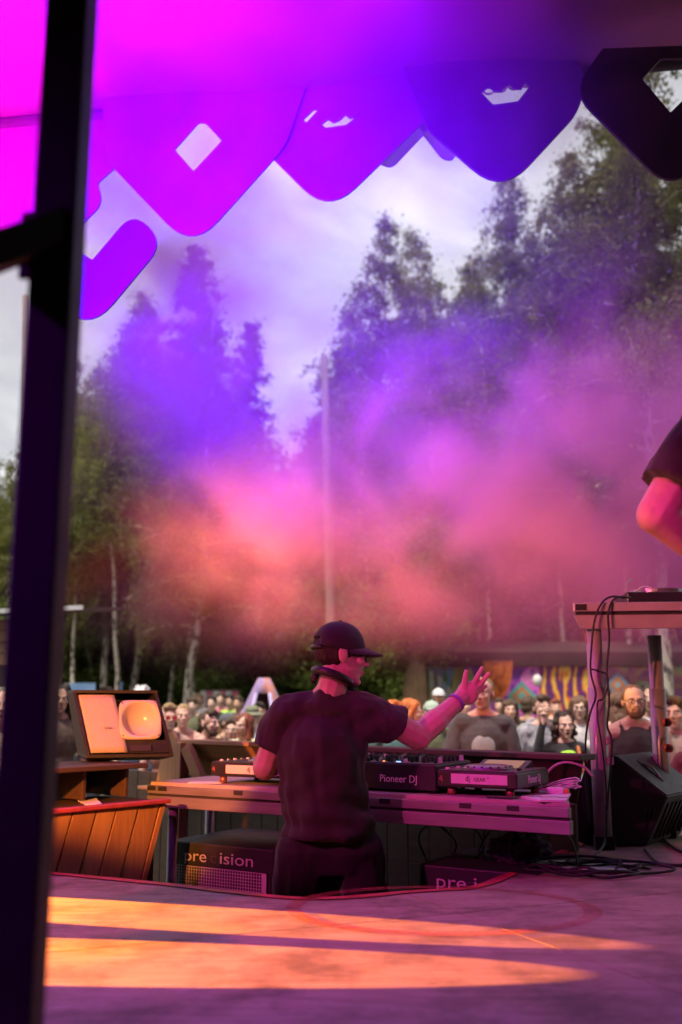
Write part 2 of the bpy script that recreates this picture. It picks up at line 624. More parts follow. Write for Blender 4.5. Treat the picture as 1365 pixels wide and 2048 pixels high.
    rx = (rgt - lft).length / 2; ry = (far.y - near.y) / 2
    cc = Vector(((lft.x + rgt.x) / 2, (far.y + near.y) / 2, 0))
    ring = [cc + Vector((rx * math.cos(t), ry * math.sin(t), 0)) for t in np.linspace(0, 2 * math.pi, 72, endpoint=False)]
    o = strip('painted_ring', ring, 0.055, 0.004, True)
    o.data.materials.clear(); o.data.materials.append(worn)


build_floor()


# ------------------------------------------------------------------ stage roof and hanging cut-out panels
M_ROOF = mat('roof_fabric', (0.34, 0.20, 0.24), 0.85, var=0.12, vscale=2.0, bump=0.25, bscale=9)
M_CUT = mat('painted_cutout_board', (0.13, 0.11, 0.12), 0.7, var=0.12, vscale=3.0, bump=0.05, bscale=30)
M_CUT_DIM = mat('dim_toned_cutout_board', (0.06, 0.045, 0.06), 0.7, var=0.15, vscale=3.0)  # same board toned darker, standing in for weaker lamp light
M_CUT_UNLIT = mat('unlit_toned_cutout_board', (0.035, 0.03, 0.035), 0.7, var=0.2, vscale=3.0)  # same board nearly black, its colour imitating where the lamps don't reach
FASC = 5.0


def build_roof():
    # sagging fabric canopy: higher on the right, sloping down to the left
    bm = bmesh.new()
    nx, ny = 24, 14
    g = []
    for j in range(ny):
        row = []
        for i in range(nx):
            x = -4.2 + 8.4 * i / (nx - 1)
            y = -2.2 + (FASC + 0.12 + 2.2) * j / (ny - 1)
            zf = 4.06 + 0.10 * x + 0.04 * math.sin(x * 2.1)       # height along the front edge
            z = zf + 0.10 * (FASC + 0.12 - y) - 0.05 * math.sin(i * 1.3) * 0.5 + 0.05 * mnoise.noise(Vector((x * 0.9, y * 0.7, 2)))
            row.append(bm.verts.new((x, y, z)))
        g.append(row)
    for j in range(ny - 1):
        for i in range(nx - 1):
            bm.faces.new((g[j][i], g[j][i + 1], g[j + 1][i + 1], g[j + 1][i]))
    r = bmesh.ops.extrude_face_region(bm, geom=bm.faces[:])
    bmesh.ops.translate(bm, verts=[v for v in r['geom'] if isinstance(v, bmesh.types.BMVert)], vec=(0, 0, 0.02))
    root = thing('stage_canopy', 'fabric stage canopy stretched overhead behind the cut-out panels', 'canopy', (0, 0, 0))
    link('roof_sheet', mesh_from(bm, 'roof_sheet', True), M_ROOF, root)
    # front rail the panels hang from
    tube('front_rail', [(-4.2, FASC + 0.06, 3.60), (4.2, FASC + 0.06, 4.44)], 0.035, M_DARKSTEEL, root)
    for x in (-4.0, 4.0):
        tube('post', [(x, FASC + 0.06, GROUND), (x, FASC + 0.06, 4.06 + 0.1 * x)], 0.05, M_DARKSTEEL, root)
        tube('post', [(x, -2.0, 0), (x, -2.0, 4.8 + 0.1 * x)], 0.05, M_DARKSTEEL, root)


build_roof()


def round_poly(pts, rad, seg=7):
    """round the corners of a 2-D polygon; rad number or list"""
    n = len(pts)
    if not isinstance(rad, (list, tuple)): rad = [rad] * n
    out = []
    for i in range(n):
        p0, p, p1 = Vector(pts[i - 1]), Vector(pts[i]), Vector(pts[(i + 1) % n])
        r = rad[i]
        if r <= 0: out.append(tuple(p)); continue
        a, b = (p0 - p), (p1 - p)
        d = min(r, a.length * 0.49, b.length * 0.49)
        a, b = p + a.normalized() * d, p + b.normalized() * d
        for k in range(seg + 1):
            t = k / seg
            q = a * (1 - t) ** 2 + p * 2 * t * (1 - t) + b * t * t
            out.append(tuple(q))
    return out


def px_plate(name, outlines, depth, mat_, label, parent=None, thick=0.018, group=None, lean=0.0):
    """plate standing upright at the given distance, outlines given as picture points"""
    c = P(outlines[0][0][0], outlines[0][0][1], depth)
    loops = []
    for lp in outlines:
        loops.append([(P(a, b, depth).x - c.x, P(a, b, depth).z - c.z) for a, b in lp])
    m = frame_matrix((0, 0, 0), (1, 0, 0), (0, 0, 1))
    o = curve_plate(name, loops, thick, mat_, m, parent, bev=0.002)
    o.location = c
    if parent is None: tag(o, label, 'cutout panel', group)
    return o


def build_cutouts():
    G = 'cut-out panels hanging along the canopy edge'
    # broad diamond panel with a diamond hole
    px_plate('hanging_cutout', [round_poly([(385, 500), (215, 322), (200, 110), (640, 90), (572, 292)], [78, 30, 0, 0, 26]),
                              round_poly([(349, 300), (398, 245), (412, 245), (446, 282), (388, 345)], [2, 4, 6, 3, 2])], FASC, M_CUT,
             'bright magenta cut-out panel with a diamond hole, hanging over the spruce top', group=G)
    px_plate('hanging_cutout', [round_poly([(658, 428), (520, 290), (470, 90), (930, 90), (852, 240)], [76, 40, 0, 0, 16]),
                              [(642, 250), (657, 238), (668, 245), (680, 240), (692, 229), (700, 236), (712, 234), (721, 222), (718, 232), (693, 252), (652, 258)],
                              [(606, 240), (628, 219), (640, 219), (613, 248)]], FASC + 0.03, M_CUT,
             'violet rounded cut-out panel with a toothed slit hole', group=G)
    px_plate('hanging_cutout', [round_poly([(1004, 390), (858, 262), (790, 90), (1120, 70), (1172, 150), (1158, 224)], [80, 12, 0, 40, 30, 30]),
                              [(962, 187), (978, 172), (990, 182), (1000, 183), (1012, 173), (1020, 168), (1030, 177), (1043, 178), (1050, 165), (1062, 172), (1036, 205), (986, 212)]], FASC, M_CUT_DIM,
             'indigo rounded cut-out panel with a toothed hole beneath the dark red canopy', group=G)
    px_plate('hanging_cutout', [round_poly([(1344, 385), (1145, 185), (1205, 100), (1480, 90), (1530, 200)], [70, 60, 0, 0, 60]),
                              round_poly([(1340, 228), (1283, 160), (1322, 118), (1440, 118), (1420, 150)], 4)], FASC - 0.25, M_CUT_UNLIT,
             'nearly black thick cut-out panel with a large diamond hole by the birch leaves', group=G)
    # left: broad plate above and behind the post and the V-shaped stroke below it
    px_plate('hanging_cutout', [round_poly([(-160, 690), (-130, -60), (330, -60), (262, 308), (196, 366), (206, 408), (150, 462), (100, 430)], [0, 0, 0, 20, 6, 30, 10, 0])], FASC + 0.06, M_CUT,
             'wide pink-lit cut-out panel behind the dark post, scalloped along its edge', group=G)
    px_plate('hanging_cutout', [round_poly([(177, 668), (40, 534), (102, 470), (186, 522), (268, 425), (328, 486)], [80, 40, 60, 3, 52, 60])], FASC - 0.05, M_CUT_DIM,
             'violet V-shaped cut-out stroke with a rounded arm beside the dark post', group=G)
    # small rounded bars between the violet and indigo panels
    px_plate('cutout_bar', [round_poly([(846, 240), (858, 258), (784, 336), (758, 326), (764, 306), (830, 242)], [0, 3, 18, 16, 10, 0])], FASC + 0.35, M_CUT, 'purple rounded bar cut-out pointing down beside the violet panel', group=G)
    px_plate('cutout_bar', [round_poly([(836, 240), (866, 240), (920, 296), (904, 322), (884, 316), (842, 262)], [0, 0, 18, 18, 8, 0])], FASC + 0.35, M_CUT, 'purple rounded bar cut-out pointing down beside the indigo panel', group=G)
    # scalloped strip seen through the gaps under the canopy
    sc = []
    xs = np.linspace(915, 1190, 12)
    for i in range(11):
        a, b = xs[i], xs[i + 1]
        yb = 196 - (a - 915) * 0.19
        for t in np.linspace(0, math.pi, 6): sc.append((a + (b - a) * (1 - math.cos(t)) / 2, yb - 10 + 12 * math.sin(t)))
    sc = [(915, 120), ] + sc + [(1190, 95)]
    px_plate('scalloped_strip', [sc], FASC + 0.55, M_CUT, 'scalloped purple strip along the canopy edge behind the indigo panel', group=G)


build_cutouts()


# ------------------------------------------------------------------ dark steel post close to the camera
def build_post():
    root = thing('steel_post', 'dark square steel post with a welded side brace, close to the lens', 'post', (-0.433, 1.42, 0))
    s = 0.066
    box('upright', (0, 0, 2.3), (s, s, 4.6), M_DARKSTEEL, root, bev=0.004)
    a = P(128, 455, 1.42) - Vector(root.location)
    b = P(-150, 560, 1.30) - Vector(root.location)
    d = (b - a)
    m = frame_matrix((a + b) / 2, d, (0, 0, 1)).to_3x3().to_4x4()
    box('brace', (a + b) / 2, (d.length, 0.05, 0.062), M_DARKSTEEL, root, rot=m)
    box('gusset', a + Vector((-0.02, 0.0, -0.03)), (0.09, 0.012, 0.11), M_DARKSTEEL, root)
    box('base_plate', (0, 0, 0.006), (0.16, 0.16, 0.012), M_DARKSTEEL, root)


build_post()


# ------------------------------------------------------------------ stage lamps (they give the coloured light)
def stage_lamp(loc, target, col, watts, deg, blend, label, size=0.04, stand=True, spot=True):
    loc, target = Vector(loc), Vector(target)
    root = thing('stage_lamp', label, 'stage lamp', loc, group='stage lamps around the platform')
    d = (target - loc).normalized()
    q = d.to_track_quat('-Z', 'Y').to_matrix().to_4x4()
    bm = bmesh.new()
    prof = [(0.0, 0.16), (0.06, 0.16), (0.075, 0.10), (0.085, 0.0), (0.085, -0.02), (0.078, -0.02), (0.076, 0.0), (0.06, 0.09), (0.0, 0.10)]
    seg = 20
    rings = []
    for r_, z_ in prof:
        rings.append([bm.verts.new((r_ * math.cos(2 * math.pi * k / seg), r_ * math.sin(2 * math.pi * k / seg), z_)) for k in range(seg)] if r_ > 0 else [bm.verts.new((0, 0, z_))])
    for a, b in zip(rings[:-1], rings[1:]):
        for k in range(seg):
            if len(a) == 1: bm.faces.new((a[0], b[k], b[(k + 1) % seg]))
            elif len(b) == 1: bm.faces.new((a[k], b[0], a[(k + 1) % seg]))
            else: bm.faces.new((a[k], b[k], b[(k + 1) % seg], a[(k + 1) % seg]))
    me = mesh_from(bm, 'lamp_housing', True)
    me.transform(q)
    link('housing', me, M_BLACKPL, root)
    side = q.to_3x3() @ Vector((1, 0, 0))
    down = Vector((0, 0, -1))
    tube('yoke', [side * 0.1, side * 0.1 + down * 0.14, -side * 0.1 + down * 0.14, -side * 0.1], 0.008, M_BLACKPL, root, seg=6)
    if stand:
        tube('stand', [(0, 0, -0.14), (0, 0, -loc.z + 0.0)], 0.014, M_BLACKPL, root)
        bm = bmesh.new(); b_box(bm, (0, 0, -loc.z + 0.012), (0.26, 0.26, 0.022), None, 0.004)
        link('stand_base', mesh_from(bm, 'stand_base'), M_BLACKPL, root)
    ld = bpy.data.lights.new('lamp_light', 'SPOT')
    ld.energy = watts
    ld.color = col
    ld.spot_size = R(deg)
    ld.spot_blend = blend
    ld.shadow_soft_size = size
    lo = bpy.data.objects.new('lamp_light', ld)
    COL.objects.link(lo)
    lo.parent = root
    lo.matrix_local = Matrix.Translation(d * 0.03) @ q
    return root


VIOLET = (0.14, 0.0, 1.0)
MAGENTA = (1.0, 0.0, 0.85)
ORANGE = (1.0, 0.20, 0.045)


def build_lamps():
    L = stage_lamp
    # magenta wash thrown up at the left of the canopy
    L((-2.2, 2.6, 1.2), (-2.35, 5.0, 3.9), MAGENTA, 4200, 42, 1.0, 'magenta stage lamp on a stand aimed up at the canopy')
    # violet beam through the smoke under the canopy
    L((-2.0, 2.2, 1.5), (0.25, 6.5, 3.65), VIOLET, 12500, 50, 1.0, 'violet stage lamp on a stand aimed through the smoke')
    L((-1.5, 2.2, 1.0), (-0.5, 4.35, 4.6), (0.34, 0.0, 1.0), 4600, 44, 1.0, 'violet stage lamp on a stand aimed straight up at the canopy')
    # salmon beam low through the smoke
    L((-3.0, 4.7, 0.75), (1.0, 6.6, 1.9), (1.0, 0.58, 0.10), 7000, 36, 1.0, 'orange stage lamp on a low stand aimed over the table')
    # salmon beams on the side performer and the tall table
    L((-3.5, 2.2, 0.95), (1.02, 2.98, 1.22), (1.0, 0.22, 0.10), 330, 7, 0.8, 'salmon stage lamp aimed across the platform')
    L((-2.4, 0.6, 2.2), (1.5, 4.85, 0.95), (1.0, 0.24, 0.13), 700, 13, 0.8, 'salmon stage lamp aimed at the tall table')
    # orange lamp on the horn cabinet and the timber
    L((-1.8, 1.9, 1.0), (-0.80, 5.2, 0.46), (1.0, 0.26, 0.05), 760, 25, 0.5, 'orange stage lamp aimed at the horn speaker')
    # magenta and purple wash from the side of the stage
    L((-3.3, 0.9, 2.7), (0.6, 4.3, 0.3), (1.0, 0.05, 0.36), 500, 44, 0.8, 'magenta wash lamp on a tall stand beside the side curtain')
    L((-2.9, 1.0, 2.3), (0.1, 2.1, 0.0), (0.50, 0.01, 1.0), 250, 50, 0.9, 'purple wash lamp on a tall stand near the side curtain')
    L((0.9, -0.6, 2.6), (0.55, 4.2, 0.72), (1.0, 0.03, 0.48), 330, 15, 0.8, 'magenta lamp on a tall stand behind the photographer')
    # two hard beams raking the floor and one on the pit edge
    OR = (1.0, 0.27, 0.008)
    L((-3.708, 4.169, 0.303), (-1.519, 3.537, 0.0), OR, 15000, 7.85, 0.012, 'orange lamp raking the floor beside the pit', size=0.004)
    L((-3.90, 3.056, 0.363), (-1.862, 2.839, 0.0), OR, 15000, 11.0, 0.012, 'orange lamp raking the floor in front of the pit', size=0.004)
    L((-3.896, 4.40, 0.17), (-2.811, 4.13, 0.0), OR, 12000, 10.6, 0.06, 'orange lamp raking the pit edge by the planks', size=0.004)


def build_light_blocking_curtains():  # unseen curtains added to keep sky light off the stage
    m = mat('light_blocking_cloth', (0.012, 0.011, 0.013), 0.95, var=0.3, vscale=3, bump=0.3, bscale=10)
    def cloth(p0, p1, h, label):
        p0, p1 = Vector(p0), Vector(p1)
        L_ = (p1 - p0).length; d = (p1 - p0).normalized(); nrm = Vector((-d.y, d.x, 0))
        bm = bmesh.new(); n = int(L_ / 0.07)
        cols = []
        for i in range(n + 1):
            q = p0 + d * L_ * i / n + nrm * 0.035 * math.sin(i * 0.9)
            cols.append((bm.verts.new(q), bm.verts.new(q + Vector((0, 0, h)))))
        for i in range(n): bm.faces.new((cols[i][0], cols[i + 1][0], cols[i + 1][1], cols[i][1]))
        o = link('light_blocking_curtain', mesh_from(bm, 'light_blocking_curtain', True), m)
        o.modifiers.new('thickness', 'SOLIDIFY').thickness = 0.006
        tag(o, label, 'curtain', 'added black curtains keeping sky light off the stage')
    cloth((-4.1, -2.1, 0), (4.1, -2.1, 0), 4.9, 'added black pleated curtain behind the camera, blocking sky light')
    cloth((-4.1, -2.0, 0), (-4.1, 4.4, 0), 4.2, 'added black pleated curtain on the lamp side, blocking sky light')
    cloth((4.1, -2.0, 0), (4.1, 4.4, 0), 4.6, 'added black pleated curtain on the tall table side, blocking sky light')


build_light_blocking_curtains()
build_lamps()
# ------------------------------------------------------------------ trees
def leaf_material(name, c1, c2, trans=0.35):
    m = bpy.data.materials.new(name)
    m.use_nodes = True
    nt = m.node_tree
    N, L = nt.nodes.new, nt.links.new
    nt.nodes.clear()
    out = N('ShaderNodeOutputMaterial')
    geo = N('ShaderNodeNewGeometry')
    oi = N('ShaderNodeObjectInfo')
    tc = N('ShaderNodeTexCoord')
    nz = N('ShaderNodeTexNoise'); nz.inputs['Scale'].default_value = 0.9; nz.inputs['Detail'].default_value = 2
    L(tc.outputs['Object'], nz.inputs['Vector'])
    ad = N('ShaderNodeMath'); ad.operation = 'MULTIPLY_ADD'; ad.inputs[1].default_value = 0.45
    L(geo.outputs['Random Per Island'], ad.inputs[0])
    sub = N('ShaderNodeMath'); sub.operation = 'MULTIPLY_ADD'; sub.inputs[1].default_value = 0.9; sub.inputs[2].default_value = -0.2
    L(nz.outputs[0], sub.inputs[0]); L(sub.outputs[0], ad.inputs[2])
    ramp = N('ShaderNodeValToRGB')
    ramp.color_ramp.elements[0].position = 0.1; ramp.color_ramp.elements[0].color = (*c1, 1)
    ramp.color_ramp.elements[1].position = 0.9; ramp.color_ramp.elements[1].color = (*c2, 1)
    L(ad.outputs[0], ramp.inputs[0])
    hsv = N('ShaderNodeHueSaturation')
    mr = N('ShaderNodeMapRange'); mr.inputs['To Min'].default_value = 0.75; mr.inputs['To Max'].default_value = 1.3
    L(oi.outputs['Random'], mr.inputs['Value']); L(mr.outputs[0], hsv.inputs['Value'])
    L(ramp.outputs[0], hsv.inputs['Color'])
    d = N('ShaderNodeBsdfPrincipled'); d.inputs['Roughness'].default_value = 0.6; d.inputs['Specular IOR Level'].default_value = 0.25
    t = N('ShaderNodeBsdfTranslucent')
    L(hsv.outputs[0], d.inputs['Base Color']); L(hsv.outputs[0], t.inputs['Color'])
    mx = N('ShaderNodeMixShader'); mx.inputs[0].default_value = trans
    L(d.outputs[0], mx.inputs[1]); L(t.outputs[0], mx.inputs[2]); L(mx.outputs[0], out.inputs['Surface'])
    MATS[name] = m
    return m


def bark_material():
    m = bpy.data.materials.new('birch_bark')
    m.use_nodes = True
    nt = m.node_tree
    N, L = nt.nodes.new, nt.links.new
    bs = nt.nodes['Principled BSDF']
    tc = N('ShaderNodeTexCoord')
    mp = N('ShaderNodeMapping'); mp.inputs['Scale'].default_value = (5, 5, 2.2)
    L(tc.outputs['Object'], mp.inputs[0])
    nz = N('ShaderNodeTexNoise'); nz.inputs['Scale'].default_value = 2.0; nz.inputs['Detail'].default_value = 6
    L(mp.outputs[0], nz.inputs['Vector'])
    r = N('ShaderNodeValToRGB')
    r.color_ramp.elements[0].position = 0.40; r.color_ramp.elements[0].color = (0.05, 0.04, 0.035, 1)
    r.color_ramp.elements[1].position = 0.50; r.color_ramp.elements[1].color = (0.50, 0.43, 0.35, 1)
    L(nz.outputs[0], r.inputs[0]); L(r.outputs[0], bs.inputs['Base Color'])
    bs.inputs['Roughness'].default_value = 0.8
    MATS['birch_bark'] = m
    return m


M_BIRCHLEAF = leaf_material('birch_leaf', (0.06, 0.08, 0.013), (0.22, 0.22, 0.045), 0.45)
M_DARKLEAF = leaf_material('alder_leaf', (0.032, 0.050, 0.010), (0.10, 0.125, 0.025), 0.35)
M_BUSHLEAF = leaf_material('bush_leaf', (0.055, 0.09, 0.014), (0.19, 0.24, 0.05), 0.45)
M_BIRCHBARK = bark_material()
M_BARK = mat('brown_bark', (0.10, 0.07, 0.05), 0.9, var=0.4, vscale=5, bump=0.5, bscale=14)


def leaf_mesh(name, cen, size, rng, flat=0.5, droop=0.0):
    """rhombus leaves at the given centres"""
    n = len(cen)
    az = rng.uniform(0, 2 * np.pi, n)
    el = rng.normal(-0.5 - droop, 0.5, n)
    d = np.stack([np.cos(az) * np.cos(el), np.sin(az) * np.cos(el), np.sin(el)], 1)
    q = rng.normal(size=(n, 3)); q -= (q * d).sum(1, keepdims=True) * d
    q /= np.linalg.norm(q, axis=1, keepdims=True) + 1e-9
    L = (size * rng.uniform(0.6, 1.4, n))[:, None]
    W = L * rng.uniform(0.45, 0.7, n)[:, None]
    v = np.empty((n, 4, 3), np.float32)
    v[:, 0] = cen - d * L * 0.5
    v[:, 1] = cen + q * W * 0.5
    v[:, 2] = cen + d * L * 0.5
    v[:, 3] = cen - q * W * 0.5
    me = bpy.data.meshes.new(name)
    me.vertices.add(n * 4); me.loops.add(n * 4); me.polygons.add(n)
    me.vertices.foreach_set('co', v.reshape(-1))
    me.loops.foreach_set('vertex_index', np.arange(n * 4, dtype=np.int32))
    me.polygons.foreach_set('loop_start', np.arange(0, n * 4, 4, dtype=np.int32))
    me.polygons.foreach_set('loop_total', np.full(n, 4, dtype=np.int32))
    me.update()
    return me


def make_tree(seed, H, spread, kind, nleaf, crown_from=0.3, r0=0.13, leaf=0.085, profile=None):
    """returns (trunk mesh, crown mesh) for a tree standing at the origin"""
    rng = np.random.default_rng(seed)
    bm = bmesh.new()
    K = 14
    bend = rng.normal(0, 0.012, (K, 2)).cumsum(0) * H * 0.5
    tp = [Vector((bend[k, 0], bend[k, 1], H * k / (K - 1))) for k in range(K)]
    tr = [max(0.012, r0 * (1 - 0.95 * (k / (K - 1)) ** 0.9)) for k in range(K)]
    tr[0] *= 1.35
    b_tube(bm, tp, tr, 8)
    def at(h):
        f = h / H * (K - 1); i = min(int(f), K - 2); t = f - i
        return tp[i].lerp(tp[i + 1], t), tr[i] * (1 - t) + tr[i + 1] * t
    nb = {'birch': 64, 'cone': 90, 'bush': 30}[kind]
    cents = []
    wts = []
    for b in range(nb):
        f = crown_from + (0.985 - crown_from) * ((b + rng.uniform(0, 1)) / nb)
        p, r = at(f * H)
        rel = (f - crown_from) / (1 - crown_from)
        if kind == 'birch': prof = (0.35 + 0.65 * math.sin(math.pi * min(1, rel * 0.85 + 0.18))) * (1.0 - 0.86 * rel ** 2.2)
        elif kind == 'cone': prof = (1 - rel) ** 0.95 * (0.6 + 0.4 * min(1, rel * 6)) + 0.03
        else: prof = 0.5 + 0.5 * math.sin(math.pi * rel)
        Lb = spread * prof * rng.uniform(0.7, 1.2)
        az = b * 2.39996 + rng.normal(0, 0.3)
        up = {'birch': rng.uniform(0.5, 1.1), 'cone': rng.uniform(-0.05, 0.35), 'bush': rng.uniform(0.4, 1.0)}[kind]
        d = Vector((math.cos(az), math.sin(az), up)).normalized()
        pts = [p.copy()]
        q = p.copy()
        ns = 6
        sag = {'birch': 0.20, 'cone': 0.05, 'bush': 0.05}[kind]
        for s in range(ns):
            d = (d + Vector((rng.normal(0, 0.12), rng.normal(0, 0.12), -sag + rng.normal(0, 0.06)))).normalized()
            q = q + d * Lb / ns
            pts.append(q.copy())
        rr = min(r * 0.55, 0.045)
        b_tube(bm, pts, [max(0.004, rr * (1 - 0.85 * k / ns)) for k in range(ns + 1)], 4, cap=False)
        pa = np.array([tuple(v) for v in pts])
        # sub-twigs
        ntw = max(4, int(20 * Lb / spread * (1.2 if kind != 'cone' else 1.0)))
        for t_ in range(ntw):
            u = rng.uniform(0.22, 1.0) * ns
            i = min(int(u), ns - 1)
            base = pa[i] + (pa[i + 1] - pa[i]) * (u - i)
            az2 = rng.uniform(0, 2 * np.pi)
            if kind == 'birch': dirn = np.array([math.cos(az2) * 0.55, math.sin(az2) * 0.55, rng.uniform(-0.55, 0.5)]); ln = rng.uniform(0.35, 1.5) * (0.35 + 0.65 * Lb / spread)
            elif kind == 'cone': dirn = np.array([math.cos(az2) * 0.7, math.sin(az2) * 0.7, rng.uniform(-0.4, 0.7)]); ln = rng.uniform(0.2, 0.95) * (0.3 + 0.7 * Lb / spread)
            else: dirn = np.array([math.cos(az2), math.sin(az2), rng.uniform(-0.3, 0.9)]); ln = rng.uniform(0.3, 0.8)
            m = 5
            tw = [base]
            for s in range(m):
                dirn = dirn + np.array([0, 0, -0.24 if kind == 'birch' else -0.04])
                tw.append(tw[-1] + dirn / (np.linalg.norm(dirn) + 1e-6) * ln / m)
            cents.append(np.array(tw)); wts.append(ln)
            if t_ % 5 == 0:
                b_tube(bm, [Vector(v) for v in tw[::2]], [0.006, 0.004, 0.003], 3, cap=False)
    wts = np.array(wts); wts /= wts.sum()
    pick = rng.choice(len(cents), nleaf, p=wts)
    C = np.stack(cents)                 # (ntwig, 6, 3)
    u = rng.uniform(0, 4.999, nleaf)
    i = u.astype(int); f = (u - i)[:, None]
    cen = C[pick, i] * (1 - f) + C[pick, i + 1] * f
    sg = np.where(rng.uniform(0, 1, nleaf) < 0.18, 0.17, 0.07 if kind != 'bush' else 0.11)[:, None]
    cen = cen + rng.normal(0, 1, (nleaf, 3)) * sg
    return mesh_from(bm, 'trunk', True), leaf_mesh('crown', cen.astype(np.float32), leaf, rng, droop=0.5 if kind == 'birch' else 0.0)


PROTO = {
    'b1': make_tree(11, 15, 3.0, 'birch', 74000, 0.30, 0.14, leaf=0.085),
    'b2': make_tree(12, 15, 2.5, 'birch', 54000, 0.36, 0.12, leaf=0.085),
    'b3': make_tree(13, 15, 3.6, 'birch', 86000, 0.24, 0.15, leaf=0.085),
    'b4': make_tree(14, 15, 1.9, 'birch', 34000, 0.26, 0.10, leaf=0.085),
    'c1': make_tree(21, 15, 3.1, 'cone', 120000, 0.14, 0.14, leaf=0.11),
    'c2': make_tree(22, 15, 2.7, 'cone', 84000, 0.22, 0.12, leaf=0.10),
    'b5': make_tree(15, 15, 1.7, 'birch', 20000, 0.52, 0.085, leaf=0.085),
    's1': make_tree(31, 4, 2.0, 'bush', 26000, 0.06, 0.05, leaf=0.10),
    's2': make_tree(32, 4, 1.7, 'bush', 20000, 0.10, 0.05, leaf=0.10),
}
PM = {'b': (M_BIRCHBARK, M_BIRCHLEAF), 'c': (M_BARK, M_DARKLEAF), 's': (M_BARK, M_BUSHLEAF)}


def plant(name, proto, px, depth, top_py, label, cat, group, width=1.0, rz=0.0, lean=0.0, lean_y=0.0, protoH=15.0, leafmat=None):
    """tree whose foot is on the ground below pixel column px (at the horizon) and whose tip reaches top_py"""
    base = P(px, 1410, depth)
    base.z = GROUND - 0.05
    H = P(px, top_py, depth).z - base.z
    s = H / protoH
    root = thing(name, label, cat, base, 0.0, group)
    root.rotation_euler = (lean_y, lean, rz)
    sx = s ** 0.5 * width * (1.12 if protoH > 10 else 1.0)
    root.scale = (sx, sx, s)
    tm, cm = PROTO[proto]
    bm_, lm_ = PM[proto[0]]
    link('trunk', tm, bm_, root)
    link('crown', cm, leafmat or lm_, root)
    return root


